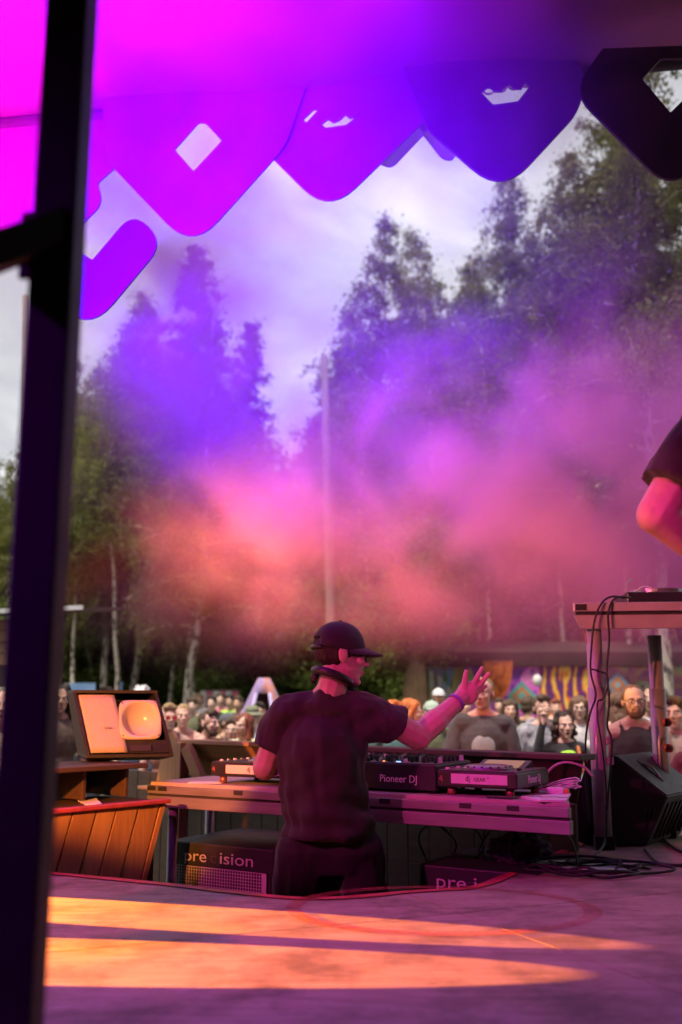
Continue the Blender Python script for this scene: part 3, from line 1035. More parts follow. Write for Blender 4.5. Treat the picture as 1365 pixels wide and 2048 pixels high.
def build_trees():
    GL, GR = 'trees left of the gap', 'trees right of the gap'
    T = plant
    # left of the gap
    T('spruce_tree', 'c1', 388, 33, 470, 'dense pointed dark tree, the tallest left of the sky gap', 'tree', GL, 1.05, 0.4)
    T('birch_tree', 'b1', 372, 22, 640, 'birch with a thick pale mottled trunk in front of the dense pointed tree', 'tree', GL, 0.9, 1.0)
    T('birch_tree', 'b2', 274, 27, 575, 'slim birch with a straight trunk beside the pointed tree', 'tree', GL, 0.95, 2.1)
    T('birch_tree', 'b1', 208, 26, 655, 'slim birch leaning left, behind the horn speaker', 'tree', GL, 0.85, 3.0, -0.035)
    T('birch_tree', 'b3', 150, 31, 720, 'birch half hidden by the dark steel post', 'tree', GL, 0.9, 4.2)
    T('birch_tree', 'b4', 240, 36, 640, 'thin far birch between two slim birches', 'tree', GL, 1.0, 5.2)
    T('alder_tree', 'c2', 455, 36, 640, 'dark bushy tree on the edge of the sky gap', 'tree', GL, 1.0, 0.9)
    T('birch_tree', 'b3', 330, 39, 590, 'broad far birch behind the slim birches', 'tree', GL, 1.1, 2.9)
    T('birch_tree', 'b3', 20, 29, 880, 'low broad birch beyond the timber hut', 'tree', GL, 1.0, 1.3)
    T('birch_tree', 'b3', 95, 34, 860, 'low birch hidden mostly by the steel post', 'tree', GL, 1.0, 2.3)
    T('birch_tree', 'b1', -40, 33, 890, 'low birch rising left of the timber hut', 'tree', GL, 1.0, 3.3)
    T('birch_tree', 'b4', 540, 48, 905, 'small far birch standing in the sky gap', 'tree', GL, 0.9, 4.0)
    # right of the gap
    T('birch_tree', 'b3', 596, 46, 830, 'low far birch at the right foot of the sky gap', 'tree', GR, 0.9, 5.7)
    T('birch_tree', 'b1', 868, 40, 455, 'second feathery birch behind the tall feathery birch', 'tree', GR, 1.1, 4.9)
    T('birch_tree', 'b1', 632, 42, 770, 'birch beside the bare pole, at the right of the sky gap', 'tree', GR, 0.9, 0.7)
    T('birch_tree', 'b4', 712, 38, 618, 'thin wispy birch tip right of the bare pole', 'tree', GR, 1.0, 1.7)
    T('birch_tree', 'b3', 770, 41, 610, 'broad birch below the wispy birch tip', 'tree', GR, 1.2, 2.7)
    T('birch_tree', 'b3', 842, 36, 440, 'tall feathery birch with a pointed top under the indigo panel', 'tree', GR, 1.0, 3.7)
    T('birch_tree', 'b2', 892, 24, 610, 'birch with a pale leaning trunk behind the crowd by the murals', 'tree', GR, 0.9, 0.0, -0.022)
    T('birch_tree', 'b1', 940, 38, 500, 'feathery birch between two taller birches', 'tree', GR, 1.0, 1.1)
    T('birch_tree', 'b2', 1068, 35, 310, 'pointed birch rising under the indigo panel edge', 'tree', GR, 0.95, 2.2)
    T('birch_tree', 'b1', 1000, 33, 520, 'birch in front of the pointed birch', 'tree', GR, 1.0, 4.4)
    T('birch_tree', 'b3', 1150, 30, 330, 'leafy birch beside the pointed birch', 'tree', GR, 0.95, 5.0)
    T('birch_tree', 'b3', 1255, 25, 150, 'tall drooping birch below the black cut-out panel', 'tree', GR, 0.9, 0.6)
    T('birch_tree', 'b1', 1346, 17, 60, 'close birch with a broad mottled trunk behind the tall table', 'tree', GR, 0.95, 1.9)
    T('birch_tree', 'b3', 1400, 28, 120, 'tall birch at the right end of the grove', 'tree', GR, 1.1, 3.1)
    T('birch_tree', 'b4', 1087, 27, 560, 'thin birch rising behind the flame mural', 'tree', GR, 1.0, 2.4)
    T('birch_tree', 'b2', 848, 29, 640, 'slim birch beside the brown stump trunk', 'tree', GR, 0.9, 3.9)
    T('birch_tree', 'b2', 1190, 36, 420, 'far birch behind the leafy one', 'tree', GR, 1.1, 3.5)
    for k, (px, dep, top) in enumerate(((163, 25, 760), (186, 29, 720), (232, 24, 700), (298, 31, 690), (345, 26, 720), (404, 24, 760), (428, 29, 720), (500, 33, 900))):
        T('birch_tree', 'b5', px, dep, top, 'slender birch with a thin pale bare trunk, left of the bare pole', 'tree', 'slender birches left of the pole', 1.0, k * 1.3, 0.02 * ((k * 7) % 5 - 2))
    for k, (px, dep, top) in enumerate(((705, 31, 800), (748, 28, 760), (932, 29, 700), (985, 27, 680), (1042, 30, 640), (1118, 26, 600), (1172, 29, 560), (1290, 24, 500))):
        T('birch_tree', 'b5', px, dep, top, 'slender birch with a thin pale bare trunk, right of the bare pole', 'tree', 'slender birches right of the pole', 1.0, k * 1.7, 0.02 * ((k * 5) % 5 - 2))
    # undergrowth
    U = 'bushes at the edge of the wood'
    for i, (px, dep, top, w, pr, lab) in enumerate([
            (470, 27, 1215, 1.2, 's1', 'green bush at the left of the undergrowth'),
            (560, 28, 1190, 1.3, 's2', 'tall green bush below the sky gap'),
            (640, 29, 1215, 1.2, 's1', 'green bush at the foot of the bare pole'),
            (730, 27, 1240, 1.2, 's2', 'dark bush right of the bare pole'),
            (790, 30, 1180, 1.4, 's1', 'large bush between pole and birch'),
            (410, 31, 1190, 1.2, 's2', 'bush behind the thick pale trunk'),
            (320, 30, 1240, 1.2, 's1', 'bush between the slim birch trunks'),
            (225, 33, 1230, 1.3, 's2', 'bush behind the horn speaker'),
            (120, 30, 1220, 1.3, 's1', 'bush behind the steel post'),
            (15, 27, 1230, 1.3, 's2', 'bush behind the timber hut'),
            (900, 31, 1170, 1.5, 's2', 'bush behind the leaning pale trunk'),
            (1010, 33, 1160, 1.5, 's1', 'bush above the left mural'),
            (1130, 32, 1150, 1.5, 's2', 'bush above the flame mural'),
            (1250, 31, 1140, 1.5, 's1', 'bush beneath the tall drooping birch'),
            (1380, 30, 1130, 1.5, 's2', 'bush at the right end of the wood')]):
        T('bush', pr, px, dep, top, lab, 'bush', U, w, i * 0.9, protoH=4.0)
    # far wood as one mass
    rng = np.random.default_rng(5)
    cen = []
    for k in range(75):
        px = rng.uniform(-260, 1620)
        dep = rng.uniform(50, 72)
        b = P(px, 1410, dep)
        gap = abs(px - 530) < 70
        h = rng.uniform(5.5, 8.0) if gap else rng.uniform(9, 15)
        n = 1500
        z = rng.uniform(0.02, 1, n) ** 0.9
        rad = (1.9 * np.sin(np.pi * np.clip(z * 0.8 + 0.18, 0, 1)) + 0.15) * np.sqrt(rng.uniform(0, 1, n))
        a = rng.uniform(0, 2 * np.pi, n)
        cen.append(np.stack([b.x + rad * np.cos(a), b.y + rad * np.sin(a), GROUND + z * h], 1))
    cen = np.concatenate(cen)
    o = link('distant_wood', leaf_mesh('distant_wood', cen.astype(np.float32), 0.30, rng), M_BUSHLEAF)
    tag(o, 'dark far wood filling the gaps between the nearer trunks', 'woodland', kind='stuff')


build_trees()


# ------------------------------------------------------------------ bare poles
def build_poles():
    m = wood_mat('pole_wood', (0.10, 0.08, 0.065), (0.19, 0.155, 0.13), 0.8, (6, 6, 0.4), 3)
    b = P(671, 1410, 19); b.z = GROUND
    t = P(649, 712, 19.2)
    o = tube('bare_pole', [b, b.lerp(t, 0.33), b.lerp(t, 0.66), t], [0.118, 0.105, 0.09, 0.07], m, seg=14)
    tag(o, 'bare wooden mast pole standing in the crowd behind the man in the cap', 'pole')
    b = P(66, 1410, 19); b.z = GROUND
    t = P(53, 592, 19.2)
    o = tube('bare_pole', [b, b.lerp(t, 0.5), t], [0.10, 0.09, 0.075], m, seg=14)
    tag(o, 'bare wooden mast pole half hidden by the dark steel post', 'pole')
    # short thick trunk with a fan of drooping branches left of the murals
    b = P(833, 1410, 21); b.z = GROUND
    root = thing('broad_tree', 'short thick orange-brown trunk with a leafy top left of the murals', 'tree', b)
    mb = mat('red_bark', (0.24, 0.14, 0.075), 0.9, var=0.3, vscale=4, stretch=(5, 5, 1), bump=0.5, bscale=10)
    hh = P(833, 1300, 21).z - GROUND
    tube('trunk', [(dx, 0, h) for dx, h in ((0.03, 0), (0, 0.8), (-0.02, hh * 0.7), (0.03, hh))], [0.38, 0.30, 0.26, 0.14], mb, root, seg=14)
    c = link('crown', PROTO['s2'][1], M_BUSHLEAF, root)
    c.location = (0, 0.1, hh * 0.72)
    c.scale = (0.95, 0.95, 0.8)
    c.rotation_euler = (0, 0, 1.1)



build_poles()
# ------------------------------------------------------------------ DJ table in the pit
TZ = 0.28
T_L = F(302, 1563, TZ)
T_R = F(1140, 1606.5, TZ)
TDIR = (T_R - T_L).normalized()
TBACK = Vector((-TDIR.y, TDIR.x, 0))
UP = Vector((0, 0, 1))
TLEN = (T_R - T_L).length
TDEP = 0.50
TM = frame_matrix(T_L, TDIR, TBACK)              # table frame: x along the front edge, y to the back, z up from the top


def tpos(px, py, z=TZ):
    """table-frame coordinates of a pixel on level z"""
    return TM.inverted() @ F(px, py, z)


def tx(px, yo=0.0, zo=0.0):
    """distance along the front edge for a pixel column (at offset yo behind the edge and zo above the top)"""
    lo, hi = -1.0, TLEN + 1.0
    for _ in range(40):
        m = (lo + hi) / 2
        w = TM @ Vector((m, yo, zo))
        dy = w.y * CT + (w.z - CAM_Z) * ST
        if 682.5 + FPX * w.x / dy < px: lo = m
        else: hi = m
    return lo


def build_table():
    root = thing('equipment_table', 'long metal-edged table in the pit carrying the players and mixer', 'table', (0, 0, 0))
    root.matrix_world = TM
    def part(name, c, s, m, bev=0.003, parent=root): return box(name, c, s, m, parent, bev=bev)
    M_TOP = mat('table_top_board', (0.42, 0.36, 0.32), 0.6, var=0.12, vscale=6)
    xb = tx(1133, TDEP, 0.0)
    prism('table_top', [(0, 0, -0.024), (TLEN, 0, -0.024), (xb, TDEP, -0.024), (0, TDEP, -0.024)], (0, 0, 0.024), M_TOP, root, bev=0.002)
    part('upper_rail', (TLEN / 2, -0.006, -0.034), (TLEN + 0.004, 0.03, 0.036), M_ALU)
    part('groove', (TLEN / 2, 0.004, -0.058), (TLEN, 0.02, 0.012), M_DARKSTEEL, 0.0)
    part('lower_rail', (TLEN / 2, -0.002, -0.088), (TLEN + 0.01, 0.034, 0.050), M_ALU)
    part('back_rail', (xb / 2, TDEP - 0.02, -0.065), (xb - 0.02, 0.03, 0.08), M_ALU)
    prism('end_panel', [(TLEN - 0.004, 0.02, -0.112), (xb - 0.004, TDEP - 0.04, -0.112), (xb - 0.004, TDEP - 0.04, -0.026), (TLEN - 0.004, 0.02, -0.026)], (-0.008, 0, 0), M_BLACK, root)
    for px in (310, 332, 483, 775, 935, 1030):
        x = tx(px)
        part('tape_patch', (x, -0.0225, -0.028), (0.05, 0.002, 0.020), M_BLACK, 0.0)
    for px, yy in ((346, 0.03), (420, TDEP - 0.05), (610, TDEP - 0.05), (715, TDEP - 0.05)):
        x = tx(px, yy, -0.2)
        tube('leg', [(x, yy, -0.113), (x, yy, PIT - TZ)], 0.024, M_STEEL, root, seg=12)


build_table()


def lettering(txt, size, m, parent, origin, xdir, ydir, sx=1.0, name='lettering', shear=0.0):
    return text_mesh(name, txt, size, m, frame_matrix(origin, xdir, ydir), parent, sx=sx, shear=shear)


M_LABEL = mat('label_white', (0.62, 0.58, 0.60), 0.6, var=0.03)
M_INK = mat('dark_ink', (0.03, 0.025, 0.03), 0.6, var=0.05)
M_WHITEINK = mat('white_ink', (0.75, 0.72, 0.74), 0.5, var=0.02)
M_GREYMETAL = mat('jog_metal', (0.28, 0.28, 0.29), 0.32, metal=0.7, var=0.1)
M_DECK = mat('deck_top', (0.045, 0.045, 0.048), 0.33, var=0.15, vscale=30)
M_SCREEN = emit_mat('player_screen', (0.42, 0.30, 0.14), 0.35)


def player(px0, px1, label, w=0.32, d=0.36, tilt=0.0):
    """flat media player with a jog wheel on four stub feet; front edge spans the picture columns px0..px1"""
    x0, x1 = tx(px0), tx(px1)
    w = x1 - x0
    root = thing('media_player', label, 'media player', (0, 0, 0))
    y0 = 0.06
    root.matrix_world = TM @ Matrix.Translation((x0 + w / 2, y0, 0.0))
    fz, h = 0.034, 0.062
    for sx_ in (-1, 1):
        for yy in (0.04, d - 0.05):
            f = tube('foot', [(sx_ * (w / 2 - 0.045), yy, 0.0005), (sx_ * (w / 2 - 0.045), yy, fz)], 0.017, mat('foot_metal', (0.35, 0.16, 0.10), 0.4, metal=0.5), root, seg=14)
    b = box('body', (0, d / 2, fz + h / 2), (w, d, h), M_BLACKPL, root, bev=0.006)
    top = fz + h
    box('deck_plate', (0, d / 2, top + 0.0025), (w - 0.012, d - 0.012, 0.005), M_DECK, root, bev=0.0015)
    box('front_label', (0.012, -0.001, fz + h * 0.55), (w * 0.70, 0.002, h * 0.62), M_LABEL, root, bev=0.0)
    lettering('dj', 0.034, M_INK, root, (-0.036, -0.0028, fz + h * 0.57), (1, 0, 0), (0, 0, 1), 0.8)
    lettering('GEAR', 0.021, M_INK, root, (0.016, -0.0028, fz + h * 0.52), (1, 0, 0), (0, 0, 1), 0.95)
    lettering('.FI', 0.009, M_INK, root, (0.052, -0.0028, fz + h * 0.66), (1, 0, 0), (0, 0, 1), 0.95)
    lettering('dj', 0.026, mat('pink_ink', (0.65, 0.12, 0.2), 0.5), root, (-w / 2 + 0.018, -0.0016, fz + h * 0.55), (1, 0, 0), (0, 0, 1), 0.8)
    lettering('Pioneer DJ', 0.045, M_WHITEINK, root, (w / 2 + 0.0014, d * 0.52, fz + h * 0.5), (0, 1, 0), (0, 0, 1), 0.72)
    # jog wheel
    bm = bmesh.new()
    seg = 36
    prof = [(0.105, 0.004), (0.105, 0.012), (0.100, 0.018), (0.088, 0.020), (0.078, 0.024), (0.0, 0.024)]
    rings = []
    for r_, z_ in prof[:-1]:
        rings.append([bm.verts.new((r_ * math.cos(2 * math.pi * k / seg), r_ * math.sin(2 * math.pi * k / seg), z_)) for k in range(seg)])
    for a, b_ in zip(rings[:-1], rings[1:]):
        for k in range(seg): bm.faces.new((a[k], a[(k + 1) % seg], b_[(k + 1) % seg], b_[k]))
    bm.faces.new(rings[-1])
    j = link('jog_wheel', mesh_from(bm, 'jog_wheel'), M_GREYMETAL, root, (0, d * 0.33, top))
    for k in range(18):
        a = 2 * math.pi * k / 18
        bm = bmesh.new()
        bmesh.ops.create_uvsphere(bm, u_segments=8, v_segments=6, radius=0.0075, matrix=Matrix.Translation((0.097 * math.cos(a), 0.097 * math.sin(a), 0.0165)) @ Matrix.Diagonal((1, 1, 0.6, 1)))
        link('dimple', mesh_from(bm, 'dimple', True), M_BLACKPL, j)
    # raised display block at the back
    bm = bmesh.new()
    for v in ((-0.11, d - 0.13, top), (0.11, d - 0.13, top), (0.11, d - 0.02, top + 0.032), (-0.11, d - 0.02, top + 0.032), (0.11, d - 0.004, top), (-0.11, d - 0.004, top)): bm.verts.new(v)
    bm.verts.ensure_lookup_table(); V = bm.verts
    for f in ((0, 1, 2, 3), (3, 2, 4, 5), (0, 3, 5), (1, 4, 2), (0, 5, 4, 1)): bm.faces.new([V[i] for i in f])
    link('display_block', mesh_from(bm, 'display_block'), M_BLACKPL, root)
    sl = Vector((0, 0.11, 0.032)).normalized()
    mtx = frame_matrix((0, d - 0.075, top + 0.0165), (1, 0, 0), sl)
    bm = bmesh.new(); b_box(bm, (0, 0, 0.002), (0.17, 0.085, 0.003))
    me = mesh_from(bm, 'screen'); me.transform(mtx)
    link('screen', me, M_SCREEN, root)
    for k in range(6):
        bm = bmesh.new(); bmesh.ops.create_cone(bm, cap_ends=True, segments=12, radius1=0.010, radius2=0.009, depth=0.008, matrix=Matrix.Translation((-w / 2 + 0.025 + 0.0 * k, 0.05 + k * 0.052, top + 0.008)))
        link('button', mesh_from(bm, 'button'), M_GREYMETAL if k % 2 else M_WHITEPL, root)
    box('pitch_fader', (w / 2 - 0.03, d * 0.3, top + 0.009), (0.016, 0.024, 0.012), M_BLACKPL, root, bev=0.002)
    return root


player(405, 590, 'flat black media player with a lilac label under his left hand')
player(862, 1024, 'flat black media player with a lilac label beside the loose cables')


def build_mixer():
    x0, x1 = tx(640), tx(856)
    w = x1 - x0
    d = 0.36
    root = thing('mixer', 'black mixer covered in knobs, hidden partly behind the man in the cap', 'mixer', (0, 0, 0))
    root.matrix_world = TM @ Matrix.Translation((x0 + w / 2, 0.075, 0.0))
    h = 0.105
    box('body', (0, d / 2, h / 2 + 0.012), (w, d, h), M_BLACKPL, root, bev=0.005)
    for sx_ in (-1, 1):
        for yy in (0.03, d - 0.03): tube('foot', [(sx_ * (w / 2 - 0.03), yy, 0.0005), (sx_ * (w / 2 - 0.03), yy, 0.014)], 0.012, M_RUBBER, root)
    top = h + 0.012
    box('face_plate', (0, d / 2, top + 0.002), (w - 0.01, d - 0.01, 0.004), M_DECK, root, bev=0.001)
    lettering('Pioneer DJ', 0.043, M_WHITEINK, root, (0.085, -0.0016, 0.055), (1, 0, 0), (0, 0, 1), 0.95)
    km = [M_BLACKPL, M_GREYMETAL, M_WHITEPL]
    k1 = bmesh.new(); bmesh.ops.create_cone(k1, cap_ends=True, segments=12, radius1=0.0095, radius2=0.0075, depth=0.022, matrix=Matrix.Translation((0, 0, 0.011)))
    kme = [mesh_from(k1, 'knob')]
    for m_ in (1, 2): kme.append(kme[0].copy())
    for i in range(3): kme[i].materials.append(km[i])
    for i in range(9):
        for j in range(7):
            x = -w / 2 + 0.035 + i * (w - 0.07) / 8
            y = 0.075 + j * 0.043
            kind = 0 if (i + 2 * j) % 5 else (1 if i % 2 else 2)
            link('knob', kme[kind], None, root, (x, y, top + 0.004))
    for i in range(6):
        bm = bmesh.new(); b_box(bm, (0, 0, 0.008), (0.011, 0.02, 0.016), None, 0.002)
        link('fader', mesh_from(bm, 'fader'), M_WHITEPL if i % 2 else M_BLACKPL, root, (-w / 2 + 0.06 + i * 0.06, 0.035, top + 0.004))
    box('level_light', (0.06, 0.05, top + 0.006), (0.02, 0.006, 0.004), emit_mat('blue_led', (0.3, 0.5, 1.0), 1.5), root, bev=0)
    box('level_light', (-0.02, 0.062, top + 0.006), (0.012, 0.006, 0.004), emit_mat('orange_led', (1.0, 0.3, 0.1), 1.5), root, bev=0)


build_mixer()


def world_part(px, py, lift=0.0): return F(px, py, TZ + lift)


def build_table_things():
    # tablet-like white sheet folder near the right end of the table
    c = [F(1042, 1597, TZ), F(1080, 1604.5, TZ), F(1134, 1605, TZ), F(1142, 1591, TZ)]
    c = [p + Vector((0, 0, 0.001)) for p in c]
    o = prism('printed_folder', c, (0, 0, 0.008), M_PAPER)
    tag(o, 'white printed folder lying at the end of the equipment table', 'folder')
    mid = sum(c, Vector()) / 4
    for k, (dx, ww) in enumerate(((-0.06, 0.05), (0.0, 0.07), (0.055, 0.04))):
        b = box('print_line', mid + TDIR * dx + Vector((0, 0.0, 0.0092)), (ww, 0.010, 0.0006), M_INK if k != 1 else mat('red_print', (0.4, 0.05, 0.05), 0.6), None, bev=0)
        b.rotation_euler = (0, 0, 0)
        b.parent = o
    # phone
    p = world_part(1005, 1597)
    ph = thing('phone', 'dark phone lying between the media player and the white folder', 'phone', p)
    ph.rotation_euler = (0, 0, math.atan2(TDIR.y, TDIR.x))
    box('case', (0, 0, 0.006), (0.11, 0.06, 0.010), M_BLACKPL, ph, bev=0.003)
    box('glass', (0, 0, 0.0118), (0.10, 0.052, 0.001), mat('phone_glass', (0.02, 0.02, 0.025), 0.12), ph, bev=0)
    # charger block
    p = world_part(1112, 1591)
    ch = thing('charger', 'white charger block resting among coiled white cables', 'charger', p)
    ch.rotation_euler = (0, 0, math.atan2(TDIR.y, TDIR.x) + 0.15)
    box('block', (0, 0, 0.017), (0.075, 0.05, 0.030), M_WHITEPL, ch, bev=0.008, smooth=False)
    box('plug', (0.045, 0, 0.018), (0.018, 0.03, 0.018), mat('orange_plug', (0.7, 0.25, 0.06), 0.5), ch, bev=0.003)
    # coil of thin white cable behind it
    rng = random.Random(3)
    c0 = world_part(1112, 1588) + TBACK * 0.05
    pts = []
    for k in range(46):
        a = k * 0.62
        rr = 0.075 + 0.02 * rng.uniform(-1, 1)
        pts.append(c0 + TDIR * rr * math.cos(a) + TBACK * rr * 0.5 * math.sin(a) + UP * (0.006 + 0.035 * (0.5 + 0.5 * math.sin(a * 1.0 + 1.2)) * (0.4 + k / 46) + 0.0003 * k))
    o = tube('white_cable', spline_pts(pts, 4), 0.0026, M_WHITEPL, seg=6)
    tag(o, 'thin white cable coiled loosely round the charger block', 'cable')
    # thicker arched cable
    a = world_part(1072, 1580) + TBACK * 0.05
    b = P(1180, 1560, 4.02)
    pts = [a, a + UP * 0.05 + TDIR * 0.02, a + UP * 0.10 + TDIR * 0.07, a + UP * 0.118 + TDIR * 0.13, a + UP * 0.10 + TDIR * 0.20, a + UP * 0.06 + TDIR * 0.24]
    o = tube('arched_cable', spline_pts(pts, 6), 0.006, mat('grey_cable', (0.42, 0.36, 0.38), 0.5), seg=8)
    tag(o, 'thick grey cable arching up over the white charger', 'cable')
    bm = bmesh.new(); b_box(bm, a + UP * 0.012 - TDIR * 0.02, (0.07, 0.035, 0.024), None, 0.004)
    tag(link('cable_plug', mesh_from(bm, 'cable_plug'), M_BLACKPL), 'black plug block at the foot of the arched grey cable', 'plug')
    bm = bmesh.new(); b_box(bm, world_part(385, 1568) + TBACK * 0.1 + UP * 0.0015, (0.16, 0.1, 0.003))
    tag(link('paper_sheet', mesh_from(bm, 'paper_sheet'), M_PAPER), 'pale sheet lying under the media player at the table corner', 'paper')


build_table_things()


# ------------------------------------------------------------------ subwoofers under the table
def subwoofer(px0, px1, depth_in, top_z, label, txt_px, full=True):
    x0, x1 = tx(px0, depth_in, -0.3), tx(px1, depth_in, -0.3)
    w = x1 - x0
    root = thing('subwoofer', label, 'subwoofer', (0, 0, 0))
    base = TM @ Matrix.Translation((x0 + w / 2, depth_in, PIT - TZ))
    root.matrix_world = base
    H = top_z - PIT
    box('cabinet', (0, 0.29, H / 2), (w, 0.58, H), M_BLACK, root, bev=0.008)
    gz = H - 0.105 - 0.15
    box('grille_back', (0, -0.002, gz), (w * 0.90, 0.004, 0.30), M_BLACK, root, bev=0)
    gm = mat('grille_wire', (0.66, 0.60, 0.64), 0.5, metal=0.3)
    gw = w * 0.90
    for sx_ in (-1, 1):
        fr = box('grille_frame', (sx_ * (gw / 2 - 0.013), -0.008, gz), (0.026, 0.006, 0.30), gm, root, bev=0.001)
        bm = bmesh.new(); bmesh.ops.create_cone(bm, cap_ends=True, segments=10, radius1=0.006, radius2=0.006, depth=0.003, matrix=Matrix.Translation((sx_ * (gw / 2 - 0.013), -0.012, gz + 0.06)) @ Matrix.Rotation(R(90), 4, 'X'))
        link('bolt', mesh_from(bm, 'bolt'), M_INK, root)
    # wire mesh, too fine to pick apart
    bm = bmesh.new()
    n = 34
    for k in range(n + 1):
        x = -gw / 2 + 0.026 + (gw - 0.052) * k / n
        b_box(bm, (x, -0.007, gz), (0.0035, 0.003, 0.30))
    for k in range(23):
        b_box(bm, (0, -0.0085, gz - 0.15 + 0.30 * k / 22), (gw - 0.05, 0.003, 0.0035))
    tag(link('grille_mesh', mesh_from(bm, 'grille_mesh'), gm, root), kind='stuff')
    ls = 0.074
    lz = H - 0.060
    lettering('pre', ls, gm, root, (-w * 0.215, -0.002, lz), (1, 0, 0), (0, 0, 1), 1.35)
    lettering('c', ls, mat('dull_ink', (0.05, 0.045, 0.05), 0.6), root, (-w * 0.045, -0.002, lz), (1, 0, 0), (0, 0, 1), 1.35, name='dull_letter')
    lettering('ision', ls, gm, root, (w * 0.17, -0.002, lz), (1, 0, 0), (0, 0, 1), 1.45)
    return root


subwoofer(334, 548, 0.08, 0.005, 'black subwoofer under the table with its whole name showing above a wire grille', 430)
subwoofer(838, 1075, 0.06, 0.005, 'black subwoofer under the table mostly hidden by the floor edge', 900)


def build_under_table_cables():
    rng = random.Random(8)
    for k in range(9):
        x = tx(790) + k * 0.07
        y = TDEP - 0.05 - rng.uniform(0, 0.2)
        pts = [TM @ Vector((x + rng.uniform(-0.1, 0.1), y + rng.uniform(-0.05, 0.05), -0.1 - j * 0.12 + rng.uniform(-0.02, 0.02))) for j in range(6)]
        o = tube('hanging_cable', spline_pts(pts, 5), 0.004, M_RUBBER, seg=6)
        tag(o, 'thin black cable hanging in the shadow under the table', 'cable', 'cables hanging under the table')


build_under_table_cables()


# ------------------------------------------------------------------ timber front of the booth
def build_booth():
    BZ = 0.43
    a = F(362, 1479, BZ); b = F(1164, 1510, BZ)
    d = (b - a).normalized(); back = Vector((-d.y, d.x, 0)); Lb = (b - a).length
    M_ = frame_matrix(a, d, back)
    root = thing('booth_front', 'timber front of the booth with a slanted shelf board facing the crowd', 'booth', (0, 0, 0))
    root.matrix_world = M_
    # cap rail
    box('cap_rail', (Lb * 0.235 / 2, 0.05, -0.012), (Lb * 0.235, 0.14, 0.024), M_PINEX, root)
    box('cap_rail', (Lb * 0.6175 + 0.001, 0.05, -0.012), (Lb * 0.765, 0.14, 0.024), M_DARKWOOD, root)
    # slanted inner boards below the rail
    inv = M_.inverted()
    x_split = Lb * 0.235
    def slant(x0, x1, m, drop=0.20, inn=0.17, cut=0.0):
        nb = 2
        for k in range(nb):
            t0, t1 = k / nb, (k + 1) / nb - 0.012
            p = [Vector((x0, 0.0 + inn * t0, -0.024 - drop * t0)), Vector((x1 - cut * t0, inn * t0, -0.024 - drop * t0)), Vector((x1 - cut * t1, inn * t1, -0.024 - drop * t1)), Vector((x0, inn * t1, -0.024 - drop * t1))]
            prism('board', p, (0, 0.016, 0.008), m, root, bev=0.0015)
    slant(0.03, x_split, M_PINEX)
    slant(x_split, Lb, M_DARKWOOD, cut=0.14)
    # inner vertical boards behind the table and the outer front down to the ground
    for k in range(-7, int(Lb / 0.14)):
        x = 0.07 + k * 0.14
        wp = M_ @ Vector((x, 0.19, 0))
        if 682.5 + FPX * (wp.x + 0.07) / (wp.y * CT) > 1172: continue
        zb = (PIT if wp.x > 0.3 else GROUND) - BZ
        zt_ = -0.226
        box('plank', (x, 0.19, (zt_ + zb) / 2), (0.134, 0.02, zt_ - zb), M_DARKWOOD, root, bev=0.002)
    # corner post, second post and the diagonal brace
    box('post', (0.035, -0.02, (PIT - BZ) / 2 - 0.014), (0.075, 0.07, BZ - PIT - 0.004), M_PINE, root)
    q0, q1 = Vector((0.10, -0.03, -0.04)), Vector((0.26, -0.03, -0.25))
    dd = (q1 - q0)
    box('brace', (q0 + q1) / 2, (dd.length, 0.045, 0.075), M_PINEX, root, rot=frame_matrix((0, 0, 0), dd, (0, 1, 0)).to_3x3().to_4x4())
    # curved wing at the left, beside the horn cabinet
    pts = [Vector((-0.05, 0.02, -0.05)), Vector((-0.05, 0.02, -0.38)), Vector((-0.30, 0.02, -0.38)), Vector((-0.20, 0.02, 0.00)), Vector((-0.12, 0.02, 0.045)), Vector((-0.08, 0.02, 0.01))]
    prism('side_wing', pts, (0, 0.022, 0), M_PINE, root, bev=0.002)
    box('ledge', (-0.16, -0.02, -0.30), (0.34, 0.12, 0.02), M_PINEX, root)


build_booth()


